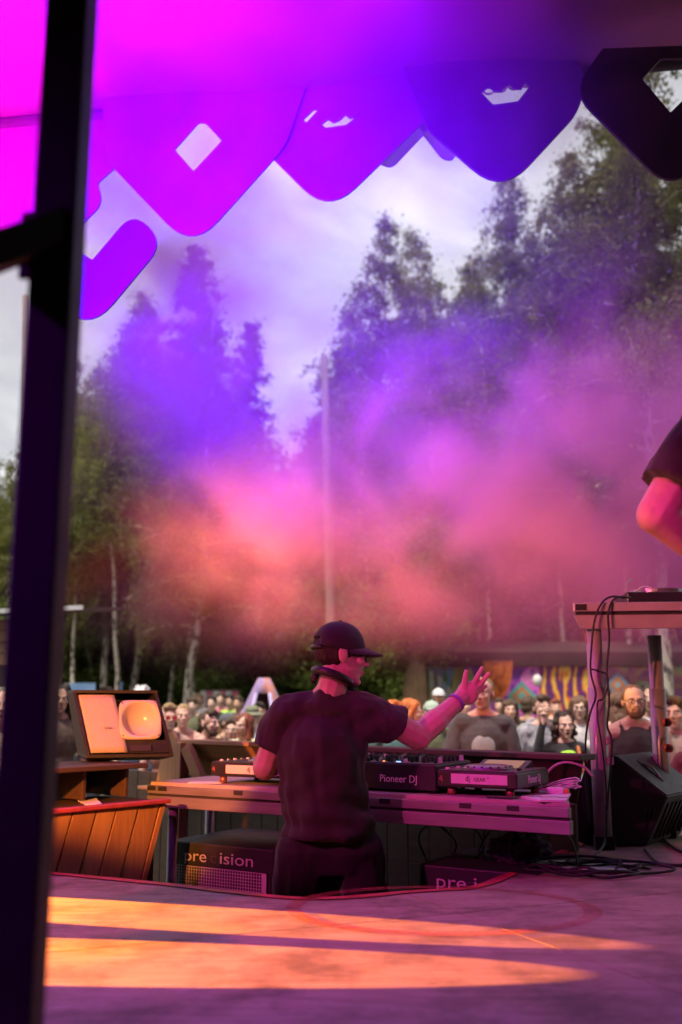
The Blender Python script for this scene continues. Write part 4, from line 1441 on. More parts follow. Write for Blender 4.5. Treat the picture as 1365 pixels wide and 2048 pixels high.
# ------------------------------------------------------------------ plank wall, shelves and the horn cabinet at the left of the pit
def build_left_side():
    WZ = 0.21
    a = F(60, 1630, WZ); b = F(322, 1605.2, WZ)
    d = (b - a).normalized(); nrm = Vector((d.y, -d.x, 0)); back = -nrm
    Lw = (b - a).length
    M_ = frame_matrix(a, d, back)
    root = thing('plank_wall', 'low wall of slanting pine planks lining the pit', 'wall', (0, 0, 0))
    root.matrix_world = M_
    H = WZ - PIT
    lean = 0.30
    k = -3
    x = -0.02
    rng = random.Random(4)
    while x < Lw + 0.02:
        wv = rng.choice((0.105, 0.12, 0.125))
        x1 = min(x + wv - 0.007, Lw + 0.03)
        t = 0.020 + rng.uniform(-0.003, 0.003)
        prism('plank', [(x - lean * H, 0.0, -H), (x1 - lean * H, 0.0, -H), (x1, 0.0, -0.004), (x, 0.0, -0.004)], (0, t + 0.0, 0), M_PINE, root, bev=0.002).location = (0, 0.006 - t * 0.5 + rng.uniform(-0.003, 0.003), 0)
        x += wv
    box('backing', (Lw / 2 - 0.06, 0.03, -H / 2), (Lw + 0.10, 0.012, H - 0.02), M_DARKWOOD, root, bev=0)
    box('capping', (Lw / 2 - 0.02, 0.0, 0.006), (Lw + 0.12, 0.05, 0.018), mat('red_trim_paint', (0.42, 0.06, 0.09), 0.5, var=0.2, vscale=20), root)
    # counter: lower shelf, dividers, upper shelf
    sh = thing('shelf_unit', 'dark low shelf unit standing behind the plank wall', 'shelf', (0, 0, 0))
    sh.matrix_world = M_
    dp = 0.42
    box('lower_shelf', (Lw / 2 - 0.06, 0.03 + dp / 2, -0.004), (Lw + 0.20, dp, 0.018), M_DARKWOOD, sh)
    uz = 0.155
    box('upper_shelf', (Lw / 2 - 0.04, 0.13 + dp / 2, uz), (Lw + 0.16, dp - 0.02, 0.022), M_DARKWOOD, sh)
    box('back_board', (Lw / 2 - 0.06, 0.33 + dp / 2, uz / 2 + 0.0), (Lw + 0.16, 0.02, uz - 0.03), M_BLACK, sh)
    for xx in (-0.10, Lw * 0.62, Lw - 0.02):
        box('divider', (xx, 0.16 + dp / 2, uz / 2), (0.02, dp - 0.12, uz - 0.03), M_DARKWOOD, sh)
    for xx in (0.0, Lw - 0.1):
        box('support', (xx, 0.30, -H / 2), (0.06, 0.3, H - 0.04), M_DARKWOOD, sh)
    c = F(180, 1606, WZ + 0.008)
    pp = prism('folded_paper', [F(156, 1602, WZ + 0.008), F(172, 1611, WZ + 0.008), F(205, 1610, WZ + 0.008), F(192, 1597, WZ + 0.012)], (0, 0, 0.004), M_PAPER)
    tag(pp, 'small folded paper left on the lower shelf above the planks', 'paper')

    # horn cabinet
    Ms = frame_matrix((0, 0, 0), (1, 0, 0), (0, 1, 0))
    zt = WZ + uz + 0.012
    # front plane: bottom edge on the shelf, leaning back at the top
    bl, br = P(172, 1517, 4.78), P(346, 1507, 4.92)
    zb = zt + 0.035
    bl.z = br.z = zb
    fx = (br - bl).normalized()
    Wc = (br - bl).length
    fback = Vector((-fx.y, fx.x, 0))
    Hc = 0.285
    Mc = frame_matrix(bl, fx, fback)
    sp = thing('horn_speaker', 'black wedge cabinet with an orange-lit panel and a rounded square horn', 'speaker', (0, 0, 0))
    sp.matrix_world = Mc
    shx, ty = -0.062, 0.14             # the top sits left and back of the bottom edge
    def fp(u, v, out=0.0):
        """point on the leaning front, u along, v up"""
        t = v / Hc
        return Vector((u + shx * t, ty * t * (0.85 + 0.15 * t) - out, v))
    dpt = 0.42
    th = 0.016
    # shell: left side, right side, top, bottom, back
    def side(u, name):
        pts = [fp(u, 0, 0.02), fp(u, Hc * 0.5, 0.02), fp(u, Hc, 0.02), Vector((u + shx, dpt, Hc)), Vector((u, dpt, 0.0))]
        prism(name, pts, (th, 0, 0), M_BLACK, sp)
    side(0, 'side_panel'); side(Wc - th, 'side_panel')
    prism('top_panel', [fp(0, Hc, 0.02), fp(Wc, Hc, 0.02), Vector((Wc + shx, dpt, Hc)), Vector((shx, dpt, Hc))], (0, 0, 0.014), M_BLACK, sp)
    prism('bottom_panel', [fp(0, 0, 0.02), fp(Wc, 0, 0.02), Vector((Wc, dpt, 0)), Vector((0, dpt, 0))], (0, 0, -0.014), M_BLACK, sp)
    prism('kick_panel', [Vector((0.0, -0.02, -0.0145)), Vector((Wc, -0.02, -0.0145)), Vector((Wc - 0.04, 0.10, zt - zb + 0.001)), Vector((0.02, 0.10, zt - zb + 0.001))], (0, 0.2, 0), M_BLACK, sp)
    prism('front_baffle', [fp(th, 0.004, -0.006), fp(Wc - th, 0.004, -0.006), fp(Wc - th, 0.062, -0.006), fp(th, 0.062, -0.006)], (0, 0.012, 0), M_BLACK, sp)
    prism('back_panel', [Vector((0, dpt - 0.01, 0)), Vector((Wc, dpt - 0.01, 0)), Vector((Wc + shx, dpt - 0.01, Hc)), Vector((shx, dpt - 0.01, Hc))], (0, 0.012, 0), M_BLACK, sp)
    mp_ = mat('speaker_cloth', (0.50, 0.44, 0.42), 0.8, var=0.06, vscale=60, bump=0.2, bscale=500)
    gx = Wc * 0.47
    grid_u, grid_v = 8, 8
    bm = bmesh.new(); rows = []
    for j in range(grid_v + 1):
        rows.append([bm.verts.new(fp(th + 0.004 + (gx - th) * i / grid_u, 0.008 + (Hc - 0.016) * j / grid_v, 0.004 + 0.012 * math.sin(math.pi * i / grid_u) * 0.6)) for i in range(grid_u + 1)])
    for j in range(grid_v):
        for i in range(grid_u): bm.faces.new((rows[j][i], rows[j][i + 1], rows[j + 1][i + 1], rows[j + 1][i]))
    r = bmesh.ops.extrude_face_region(bm, geom=bm.faces[:])
    bmesh.ops.translate(bm, verts=[v for v in r['geom'] if isinstance(v, bmesh.types.BMVert)], vec=(0, 0.014, 0))
    link('cloth_panel', mesh_from(bm, 'cloth_panel', True), mp_, sp)
    bd = fp(gx * 0.66, Hc * 0.42, 0.016)
    tl = fp(0, Hc) - fp(0, 0)
    lettering('CW', 0.020, mat('gold_badge', (0.6, 0.45, 0.2), 0.35, metal=0.6), sp, bd + Vector((0, -0.002, 0)), (1, 0, 0), tl, name='badge')
    # horn flange with a circular cone
    hw = Wc - gx - th - 0.02
    hc_u, hc_v = gx + 0.006 + hw / 2 + 0.004, Hc * 0.56
    hs = min(hw, 0.235) * 1.12
    ydir = tl.normalized()
    mh = frame_matrix(fp(hc_u, hc_v, 0.006), (1, 0, 0), ydir)
    mhorn = mat('horn_plastic', (0.62, 0.56, 0.50), 0.28, var=0.04, vscale=5)
    bm = bmesh.new()
    seg = 48
    sq = []
    for k in range(seg):
        a_ = 2 * math.pi * k / seg
        c_, s_ = math.cos(a_), math.sin(a_)
        e = 2 / 6.0
        sq.append((math.copysign(abs(c_) ** e, c_) * hs / 2, math.copysign(abs(s_) ** e, s_) * hs / 2 * 1.0))
    rings = [[(x_, y_, -0.010) for x_, y_ in sq], [(x_, y_, 0.004) for x_, y_ in sq]]
    for rr, zz in ((0.92, 0.006), (0.88, 0.002), (0.78, -0.022), (0.66, -0.040), (0.50, -0.055), (0.30, -0.064), (0.10, -0.067)):
        rings.append([(math.cos(2 * math.pi * k / seg) * hs / 2 * rr, math.sin(2 * math.pi * k / seg) * hs / 2 * rr, zz) for k in range(seg)])
    vr = [[bm.verts.new(p) for p in rg] for rg in rings]
    for A, B in zip(vr[:-1], vr[1:]):
        for k in range(seg): bm.faces.new((A[k], A[(k + 1) % seg], B[(k + 1) % seg], B[k]))
    bm.faces.new(vr[-1])
    me = mesh_from(bm, 'horn', True); me.transform(mh)
    hn = link('horn', me, mhorn, sp)
    for sx_ in (-1, 1):
        for sy_ in (-1, 1):
            bm = bmesh.new(); bmesh.ops.create_cone(bm, cap_ends=True, segments=8, radius1=0.005, radius2=0.004, depth=0.003, matrix=Matrix.Translation((sx_ * hs * 0.42, sy_ * hs * 0.42, 0.0055)))
            me = mesh_from(bm, 'screw'); me.transform(mh); link('screw', me, M_GREYMETAL, hn)
    # port slot below the horn
    pv = fp(hc_u - 0.03, 0.026, 0.002)
    bm = bmesh.new(); b_box(bm, (0, 0, 0), (hw * 0.55, 0.03, 0.006), None, 0.002)
    me = mesh_from(bm, 'port'); me.transform(frame_matrix(pv, (1, 0, 0), tl)); link('port', me, M_INK, sp)


build_left_side()


# ------------------------------------------------------------------ tall table on the right of the stage
def build_tall_table():
    D = 4.66
    a = P(1147, 1206, D); zt = a.z
    b = Vector((2.6, 4.52, zt))
    d = (b - a).normalized(); back = Vector((-d.y, d.x, 0)); Lt = (b - a).length
    root = thing('tall_table', 'tall aluminium table on thick tube legs at the side of the stage', 'table', (0, 0, 0))
    root.matrix_world = frame_matrix(a, d, back)
    prism('table_top', [(0, 0, -0.016), (Lt, 0, -0.016), (Lt, 0.66, -0.016), (0.17, 0.66, -0.016)], (0, 0, 0.016), mat('table_top_board', (0.42, 0.36, 0.32)), root)
    M_RAIL = mat('rail_alu', (0.46, 0.43, 0.43), 0.5, metal=0.35, var=0.08, vscale=10)
    box('upper_rail', (Lt / 2, -0.004, -0.021), (Lt + 0.004, 0.03, 0.042), M_RAIL, root)
    box('groove', (Lt / 2, 0.008, -0.050), (Lt - 0.02, 0.02, 0.018), M_DARKSTEEL, root, bev=0)
    prism('lower_rail', [(0.0, -0.012, -0.058), (Lt, -0.012, -0.058), (Lt, -0.004, -0.120), (0.03, -0.004, -0.120)], (0, 0.03, 0), M_RAIL, root, bev=0.002)
    prism('side_rail', [(0.03, 0.02, -0.10), (0.19, 0.62, -0.10), (0.19, 0.62, -0.018), (0.03, 0.02, -0.018)], (0.02, 0, 0), M_RAIL, root)
    box('end_tape', (0.032, -0.0205, -0.022), (0.052, 0.002, 0.028), M_BLACK, root, bev=0)
    foot = F(1199, 1692, 0.0)
    inv = root.matrix_world.inverted()
    def leg(px, py, depth, knobs, r=0.036):
        w = P(px, 1500, depth); w.z = 0
        p = inv @ w
        lg = tube('leg', [(p.x, p.y, -0.121), (p.x, p.y, -zt + 0.03)], r, M_STEEL, root, seg=20)
        tube('leg_sleeve', [(p.x, p.y, -zt + 0.72), (p.x, p.y, -zt + 0.05)], r * 1.13, M_STEEL, root, seg=20)
        box('foot', (p.x, p.y, -zt + 0.03), (r * 2.4, r * 2.4, 0.058), M_BLACK, root)
        for kz in knobs:
            k = tube('clamp_knob', [(p.x + r * 0.6, p.y - r * 1.0, kz - zt), (p.x + r * 0.75, p.y - r * 1.95, kz - zt)], 0.021, mat('red_knob', (0.42, 0.08, 0.05), 0.4), root, seg=14)
            bm = bmesh.new(); bmesh.ops.create_cone(bm, cap_ends=True, segments=12, radius1=0.011, radius2=0.010, depth=0.006, matrix=Matrix.Translation((p.x + r * 0.78, p.y - r * 2.05, kz - zt)) @ Matrix.Rotation(R(90), 4, 'X'))
            link('knob_screw', mesh_from(bm, 'knob_screw'), M_BLACK, k)
        for kz in (0.36, 0.27):
            if not knobs: box('clamp', (p.x + r * 1.2, p.y - 0.02, kz + 0.12 - zt), (0.03, 0.03, 0.035), M_STEEL, root)
    leg(1199, 1690, 4.71, ())
    leg(1322, 1690, 5.12, (0.555, 0.43))
    # cables hanging over the edge
    def hang(ctrl, r, label, m=M_RUBBER):
        o = tube('draped_cable', spline_pts([P(*c) for c in ctrl], 6), r, m, seg=7)
        tag(o, label, 'cable')
    hang([(1250, 1196, 4.670), (1225, 1193, 4.630), (1205, 1205, 4.610), (1190, 1240, 4.605), (1183, 1300, 4.610), (1182, 1345, 4.620), (1192, 1390, 4.610), (1180, 1430, 4.620), (1172, 1480, 4.620), (1173, 1560, 4.620), (1180, 1650, 4.620)], 0.005, 'black cable draped over the tall table and hanging left of its leg')
    hang([(1262, 1195, 4.690), (1232, 1196, 4.630), (1217, 1225, 4.605), (1219, 1280, 4.610), (1214, 1340, 4.605), (1219, 1400, 4.605), (1215, 1450, 4.605), (1224, 1480, 4.605), (1222, 1530, 4.605), (1216, 1600, 4.605), (1213, 1660, 4.605)], 0.005, 'black cable draped over the tall table and hanging right of its leg')
    hang([(1183, 1338, 4.610), (1200, 1343, 4.605), (1214, 1350, 4.605), (1216, 1372, 4.605), (1206, 1398, 4.600), (1196, 1404, 4.600), (1196, 1440, 4.600), (1204, 1490, 4.600), (1212, 1560, 4.600), (1213, 1620, 4.600)], 0.004, 'black cable looped once around the leg of the tall table')
    hang([(1166, 1256, 4.690), (1175, 1290, 4.710), (1180, 1320, 4.710), (1181, 1340, 4.710)], 0.0025, 'thin orange wire dangling from the tall table corner', mat('orange_wire', (0.6, 0.16, 0.06), 0.5))
    # deck with a tone arm standing on the table
    dk = thing('record_deck', 'dark record deck with a bent wire arm standing on the tall table', 'record deck', (0, 0, 0))
    dk.matrix_world = root.matrix_world @ Matrix.Translation((0.49, 0.18, 0))
    box('plinth', (0, 0.16, 0.035), (0.42, 0.34, 0.066), M_BLACKPL, dk, bev=0.006)
    bm = bmesh.new(); bmesh.ops.create_cone(bm, cap_ends=True, segments=32, radius1=0.14, radius2=0.138, depth=0.02, matrix=Matrix.Translation((-0.03, 0.16, 0.08)))
    link('platter', mesh_from(bm, 'platter'), M_GREYMETAL, dk)
    tube('tone_arm', spline_pts([(-0.2, 0.05, 0.07), (-0.19, 0.06, 0.12), (-0.16, 0.1, 0.145)], 5), 0.004, M_STEEL, dk)
    tube('wire', spline_pts([(-0.17, 0.02, 0.07), (-0.12, 0.0, 0.095), (-0.07, -0.01, 0.07)], 6), 0.003, M_WHITEPL, dk)
    box('white_switch', (-0.27, 0.02, 0.006), (0.035, 0.02, 0.012), M_WHITEPL, dk, bev=0.002)


build_tall_table()


# ------------------------------------------------------------------ floor monitor beside the leg
def build_monitor():
    D = 4.79
    front = [(1176, 1517), (1232, 1511), (1336, 1592), (1293, 1704), (1180, 1702), (1127, 1673)]
    pts = [P(a, b, D) for a, b in front]
    for p in pts[3:5]: p.z = 0.002
    root = thing('floor_monitor', 'black wedge floor monitor with a slotted sloping top at the pit corner', 'monitor speaker', (0, 0, 0))
    ex = Vector((0.30, 0.42, 0.0))
    prism('cabinet', pts, ex, M_BLACK, root, bev=0.006)
    # slot handle on the sloping top
    a, b = pts[1], pts[2]
    sl = (b - a).normalized(); n = sl.cross(ex.normalized()).normalized()
    if n.z < 0: n = -n
    c = a.lerp(b, 0.42) + ex * 0.35 + n * 0.002
    m = frame_matrix(c, sl, ex)
    bm = bmesh.new(); b_box(bm, (0, 0, 0), (0.15, 0.035, 0.006), None, 0.003)
    me = mesh_from(bm, 'handle_slot'); me.transform(m); link('handle_slot', me, M_INK, root)
    bm = bmesh.new(); b_tube(bm, [(-0.05, -0.012, 0.004), (0, -0.004, 0.016), (0.05, -0.012, 0.004)], 0.005, 8)
    me = mesh_from(bm, 'handle'); me.transform(m); link('handle', me, M_GREYMETAL, root)
    # grille of slats on the right-hand face
    rt = [pts[2], pts[3], pts[3] + ex, pts[2] + ex]
    M_SLAT = mat('monitor_slat', (0.05, 0.04, 0.025), 0.5)
    fv = (pts[2] - pts[3])
    nrm = fv.cross(ex).normalized()
    if nrm.x < 0: nrm = -nrm
    for k in range(7):
        t = 0.12 + k * 0.12
        p0 = pts[3] + ex * t + fv * 0.12 + nrm * 0.004
        tube('slat', [p0, p0 + fv * 0.72], 0.006, M_SLAT, root, seg=6)
    for k in range(3):
        p0 = P(1285 + k * 9, 1640, D - 0.004); p1 = P(1292 + k * 9, 1618, D - 0.004)
        tube('vent', [p0, p1], 0.003, M_SLAT, root, seg=6)


build_monitor()


def build_floor_cables():
    # loose coil on the floor with a sheet of paper under it
    pp = [F(1066, 1722, 0.006), F(1110, 1738, 0.006), F(1280, 1741, 0.006), F(1232, 1718, 0.006)]
    o = prism('loose_paper', pp, (0, 0, 0.001), M_PAPER)
    tag(o, 'sheet of white paper on the floor under the coiled cable', 'paper')
    rng = random.Random(12)
    c = F(1190, 1742, 0.0)
    pts = [P(1213, 1620, 4.60), P(1213, 1660, 4.60), P(1208, 1690, 4.57), F(1190, 1715, 0.02)]
    for k in range(64):
        a = k * 0.52 + 0.8
        big = 1.0 + 0.35 * math.sin(k * 0.37) + 0.25 * rng.uniform(-1, 1)
        ex = 0.19 * big * (1.25 if (k // 12) % 2 else 0.75)
        ey = 0.150 * big
        pts.append(Vector((c.x + ex * math.cos(a) + 0.04 * math.sin(k * 0.2), c.y + ey * math.sin(a) + 0.03 * math.cos(k * 0.31), 0.008 + 0.020 * (0.5 + 0.5 * math.sin(k * 1.7)) * min(1, k / 20))))
    o = tube('coiled_cable', spline_pts(pts, 5), 0.0055, M_RUBBER, seg=7)
    tag(o, 'loose coil of black cable lying on the plywood by the table leg', 'cable')
    for ctrl, lab in (([(1290, 1700), (1310, 1722), (1335, 1730), (1400, 1731)], 'black cable trailing away across the plywood from the monitor'),
                      ([(1322, 1672), (1340, 1690), (1365, 1704), (1420, 1712)], 'second black cable running off behind the floor monitor')):
        o = tube('floor_cable', spline_pts([F(a, b, 0.009) for a, b in ctrl], 6), 0.007, M_RUBBER, seg=7)
        tag(o, lab, 'cable')
    # crumpled cloth in the pit
    bm = bmesh.new()
    bmesh.ops.create_icosphere(bm, subdivisions=4, radius=1.0)
    for v in bm.verts:
        n = mnoise.noise(v.co * 2.3) * 0.35 + mnoise.noise(v.co * 6) * 0.16
        v.co = Vector((v.co.x * 0.12, v.co.y * 0.08, v.co.z * 0.06)) * (1 + n)
    p = P(1040, 1708, 4.30); p.z = 0.058
    o = link('crumpled_jacket', mesh_from(bm, 'crumpled_jacket', True), mat('purple_cloth', (0.08, 0.04, 0.09), 0.9, var=0.4, vscale=20), loc=p)
    tag(o, 'crumpled purple jacket lying on the subwoofer in the corner of the pit', 'jacket')


build_floor_cables()
# ------------------------------------------------------------------ people
def M_skin(name, c): return mat('skin_' + name, c, 0.5, var=0.10, vscale=30, spec=0.4, bump=0.05, bscale=200)


SK_FAIR = M_skin('fair', (0.62, 0.40, 0.31))
SK_PINK = M_skin('pink', (0.64, 0.37, 0.29))
SK_TAN = M_skin('tan', (0.50, 0.29, 0.20))
M_EYEW = mat('eye_white', (0.7, 0.68, 0.66), 0.3, var=0.03)
M_IRIS = mat('eye_dark', (0.03, 0.022, 0.018), 0.2, var=0.1)
M_LIP = mat('lips', (0.42, 0.15, 0.13), 0.45, var=0.08)


def cloth(name, c, c2=None, sc=8, bump=0.25): return mat('cloth_' + name, c, 0.85, var=0.15, vscale=sc, bump=bump, bscale=35, col2=c2, sheen=0.15)


def hairm(name, c): return mat('hair_' + name, c, 0.75, var=0.35, vscale=22, stretch=(3, 3, 0.6), bump=0.6, bscale=40)


H_BROWN = hairm('brown', (0.075, 0.042, 0.024))
H_DARK = hairm('dark', (0.028, 0.018, 0.013))
H_BLOND = hairm('blond', (0.33, 0.21, 0.10))
H_GINGER = hairm('ginger', (0.55, 0.15, 0.035))
H_AUBURN = hairm('auburn', (0.20, 0.05, 0.025))
H_GREY = hairm('grey', (0.55, 0.54, 0.54))


def cap_prim(bm, a, b, ra, rb, seg=10, flat=False):
    """tapered capsule"""
    a, b = Vector(a), Vector(b)
    d = b - a
    L_ = d.length
    if L_ < 1e-6: d = Vector((0, 0, 1)); L_ = 1e-6
    q = d.to_track_quat('Z', 'Y').to_matrix().to_4x4()
    q.translation = a
    rings = []
    if flat:
        prof = [(0.001, 0), (ra, 0), (rb, L_), (0.001, L_)]
    else:
        prof = [(max(0.0005, ra * math.sin(t)), -ra * math.cos(t)) for t in np.linspace(0.05, math.pi / 2, 5)] + [(max(0.0005, rb * math.cos(t)), L_ + rb * math.sin(t)) for t in np.linspace(0, math.pi / 2 - 0.05, 5)]
    for r, z in prof:
        rings.append([bm.verts.new(q @ Vector((r * math.cos(2 * math.pi * k / seg), r * math.sin(2 * math.pi * k / seg), z))) for k in range(seg)])
    for A, B in zip(rings[:-1], rings[1:]):
        for k in range(seg): bm.faces.new((A[k], A[(k + 1) % seg], B[(k + 1) % seg], B[k]))
    bm.faces.new(rings[0][::-1]); bm.faces.new(rings[-1])


def ell_prim(bm, c, r, rot=None):
    m = Matrix.Translation(Vector(c))
    if rot is not None: m = m @ rot.to_4x4()
    m = m @ Matrix.Diagonal((r[0], r[1], r[2], 1))
    bmesh.ops.create_uvsphere(bm, u_segments=16, v_segments=10, radius=1.0, matrix=m)


def fuse(prims, voxel, smooth=4, name='body', wrinkle=0.0, wscale=9.0):
    """union of primitives as one continuous surface"""
    bm = bmesh.new()
    for p in prims:
        if p[0] == 'c': cap_prim(bm, p[1], p[2], p[3], p[4])
        elif p[0] == 'f': cap_prim(bm, p[1], p[2], p[3], p[4], 14, True)
        elif p[0] == 'e': ell_prim(bm, p[1], p[2], p[3] if len(p) > 3 else None)
    me = bpy.data.meshes.new('tmp'); bm.to_mesh(me); bm.free()
    o = bpy.data.objects.new('tmp', me)
    md = o.modifiers.new('r', 'REMESH'); md.mode = 'VOXEL'; md.voxel_size = voxel
    if smooth:
        sm = o.modifiers.new('s', 'SMOOTH'); sm.factor = 0.5; sm.iterations = smooth
    out = eval_copy(o)
    bpy.data.objects.remove(o); bpy.data.meshes.remove(me)
    out.name = name
    n = len(out.vertices)
    if wrinkle > 0 and n:
        co = np.empty(n * 3, np.float32); out.vertices.foreach_get('co', co); co = co.reshape(-1, 3)
        no = np.empty(n * 3, np.float32); out.vertices.foreach_get('normal', no); no = no.reshape(-1, 3)
        k_ = np.array([wscale, wscale, wscale * 0.55], np.float32)
        d = vnoise(co * k_) + 0.5 * vnoise(co * k_ * 2.4, 3)
        co = co + no * (d * wrinkle)[:, None]
        out.vertices.foreach_set('co', co.reshape(-1)); out.update()
    out.polygons.foreach_set('use_smooth', [True] * len(out.polygons))
    return out


def xf(prims, M, s=1.0):
    """transform primitives by matrix M (rotation + translation) after uniform scale s"""
    R3 = M.to_3x3()
    out = []
    for p in prims:
        if p[0] in 'cf': out.append((p[0], M @ (Vector(p[1]) * s), M @ (Vector(p[2]) * s), p[3] * s, p[4] * s))
        else:
            rot = R3 @ (p[3] if len(p) > 3 and p[3] is not None else Matrix.Identity(3))
            out.append(('e', M @ (Vector(p[1]) * s), tuple(v * s for v in p[2]), rot))
    return out


def head_prims(female=False, ears=True, jaw=1.0):
    j = 0.9 if female else 1.0
    p = [('e', (0, 0.015, 0.035), (0.076, 0.096, 0.083)), ('e', (0, -0.020, -0.030), (0.063, 0.073, 0.083)),
         ('e', (0, -0.034, -0.074), (0.050 * j * jaw, 0.052, 0.040)), ('e', (0, -0.074, -0.097), (0.022 * j, 0.018, 0.017)),
         ('c', (0, -0.092, 0.012), (0, -0.112, -0.022), 0.009, 0.0125), ('e', (-0.012, -0.098, -0.026), (0.009, 0.010, 0.008)), ('e', (0.012, -0.098, -0.026), (0.009, 0.010, 0.008)),
         ('c', (-0.036, -0.078, 0.028), (0.036, -0.078, 0.028), 0.012, 0.012), ('e', (0.042, -0.062, -0.016), (0.022, 0.024, 0.022)), ('e', (-0.042, -0.062, -0.016), (0.022, 0.024, 0.022)),
         ('e', (0, -0.088, -0.058), (0.024, 0.012, 0.015)),
         ('c', (0, 0.022, -0.06), (0, 0.035, -0.165), 0.050 * j, 0.054 * j)]
    if ears:
        for s in (-1, 1):
            p += [('e', (s * 0.079, 0.014, -0.004), (0.009, 0.021, 0.033))]
    return p


def hand_prims(wrist, fwd, palmn, side, pose='relaxed', s=1.0):
    """wrist point, finger direction, palm normal; side=+1 puts the thumb towards palmn x fwd"""
    f = Vector(fwd).normalized(); n = Vector(palmn); n = (n - f * n.dot(f)).normalized()
    t = n.cross(f) * side
    w = Vector(wrist)
    pr = [('e', w + f * 0.050 * s, (0.040 * s, 0.050 * s, 0.016 * s), Matrix((t, f, n)).transposed()), ('c', w, w + f * 0.03 * s, 0.027 * s, 0.028 * s)]
    ln = (0.072, 0.080, 0.075, 0.060)
    curl = {'relaxed': (0.5, 0.55, 0.6, 0.65), 'open': (0.08, 0.10, 0.15, 0.2), 'point': (0.0, 1.5, 1.6, 1.6), 'fist': (1.5, 1.5, 1.5, 1.5)}[pose]
    spread = {'open': 0.16}.get(pose, 0.03)
    for i in range(4):
        off = (0.030 - 0.020 * i) * s
        b = w + f * 0.092 * s + t * off
        d0 = (f + t * (1.5 - i) * spread).normalized()
        c = curl[i]
        p1 = b + (d0 * math.cos(c * 0.6) + n * math.sin(c * 0.6)) * ln[i] * 0.5 * s
        p2 = p1 + (d0 * math.cos(c * 1.5) + n * math.sin(c * 1.5)) * ln[i] * 0.45 * s
        pr += [('c', b - f * 0.02 * s, b, 0.0105 * s, 0.010 * s), ('c', b, p1, 0.0098 * s, 0.0092 * s), ('c', p1, p2, 0.009 * s, 0.0078 * s)]
    tb = w + f * 0.028 * s + t * 0.030 * s
    t1 = tb + (t * 0.75 + f * 0.65).normalized() * 0.042 * s + n * 0.012 * s
    t2 = t1 + (t * 0.35 + f * 0.93).normalized() * 0.032 * s + n * (0.012 * s)
    pr += [('c', tb, t1, 0.014 * s, 0.011 * s), ('c', t1, t2, 0.011 * s, 0.009 * s)]
    return pr


def limb(a, b, c, ra, rb, rc): return [('c', a, b, ra, rb), ('c', b, c, rb * 0.98, rc)]


EYE = bmesh.new(); ell_prim(EYE, (0, 0, 0), (0.0145, 0.009, 0.0075)); EYE = mesh_from(EYE, 'eye', True); EYE.materials.append(M_EYEW)
IRIS = bmesh.new(); ell_prim(IRIS, (0, -0.0065, 0), (0.0048, 0.004, 0.0048)); IRIS = mesh_from(IRIS, 'iris', True); IRIS.materials.append(M_IRIS)


def hair_prims(kind, rng):
    p = []
    if kind in ('short', 'fade', 'cropped'):
        t = 0.0 if kind != 'cropped' else -0.004
        p = [('e', (0, 0.024, 0.050), (0.082 + t, 0.097 + t, 0.080 + t)), ('e', (0, 0.052, -0.005), (0.074, 0.064, 0.075))]
        if kind == 'short': p += [('c', (-0.05, -0.050, 0.100), (0.05, -0.058, 0.098), 0.024, 0.022), ('e', (0, -0.02, 0.115), (0.06, 0.06, 0.03))]
        for s in (-1, 1): p += [('c', (s * 0.074, 0.005, 0.05), (s * 0.074, 0.000, 0.012), 0.010, 0.006)]
    elif kind in ('long', 'longback'):
        p = [('e', (0, 0.024, 0.046), (0.087, 0.102, 0.086)), ('e', (0, 0.070, -0.08), (0.085, 0.045, 0.15)), ('c', (0, 0.075, -0.1), (0, 0.085, -0.27), 0.06, 0.05)]
        for s in (-1, 1):
            p += [('c', (s * 0.065, -0.030, 0.075), (s * 0.083, 0.000, -0.02), 0.022, 0.026), ('c', (s * 0.083, 0.0, -0.02), (s * 0.088, -0.005, -0.15), 0.027, 0.030), ('c', (s * 0.088, -0.005, -0.15), (s * 0.080, -0.03, -0.27), 0.030, 0.020)]
    elif kind == 'curly':
        p = [('e', (0, 0.03, 0.045), (0.090, 0.100, 0.088)), ('e', (0, 0.075, -0.09), (0.105, 0.06, 0.13))]
        for k in range(70):
            a = rng.uniform(-0.35, math.pi + 0.35); h = rng.uniform(-0.22, 0.12)
            rr = 0.088 if h > 0 else 0.108
            if h > 0.04: rr = 0.078 * math.sqrt(max(0.05, 1 - (h - 0.04) ** 2 / 0.0095))
            p.append(('e', (rr * math.cos(a), 0.02 + rr * math.sin(a) * 0.95, h + 0.01), (0.026, 0.026, 0.03)))
    elif kind == 'bun':
        p = [('e', (0, 0.024, 0.048), (0.083, 0.099, 0.082)), ('e', (0, 0.05, -0.01), (0.075, 0.064, 0.08)), ('e', (0, 0.10, 0.09), (0.04, 0.04, 0.04))]
    return p


def put(me_or_prims, parent, name, m, voxel=0.006, smooth=2, wrinkle=0.0, wscale=9.0):
    me = fuse(me_or_prims, voxel, smooth, name, wrinkle, wscale)
    return link(name, me, m, parent)


def brim_mesh(r_in, r_out, a0, a1, drop, z, cy=0.015, ry=1.15):
    bm = bmesh.new(); n = 22
    A, B = [], []
    for k in range(n + 1):
        a = a0 + (a1 - a0) * k / n
        A.append(bm.verts.new((r_in * math.cos(a), cy + r_in * ry * math.sin(a), z)))
        B.append(bm.verts.new((r_out[0] * math.cos(a), cy + r_out[1] * math.sin(a), z - drop)))
    for k in range(n): bm.faces.new((A[k], A[k + 1], B[k + 1], B[k]))
    r = bmesh.ops.extrude_face_region(bm, geom=bm.faces[:])
    bmesh.ops.translate(bm, verts=[v for v in r['geom'] if isinstance(v, bmesh.types.BMVert)], vec=(0, 0, 0.004))
    return bm


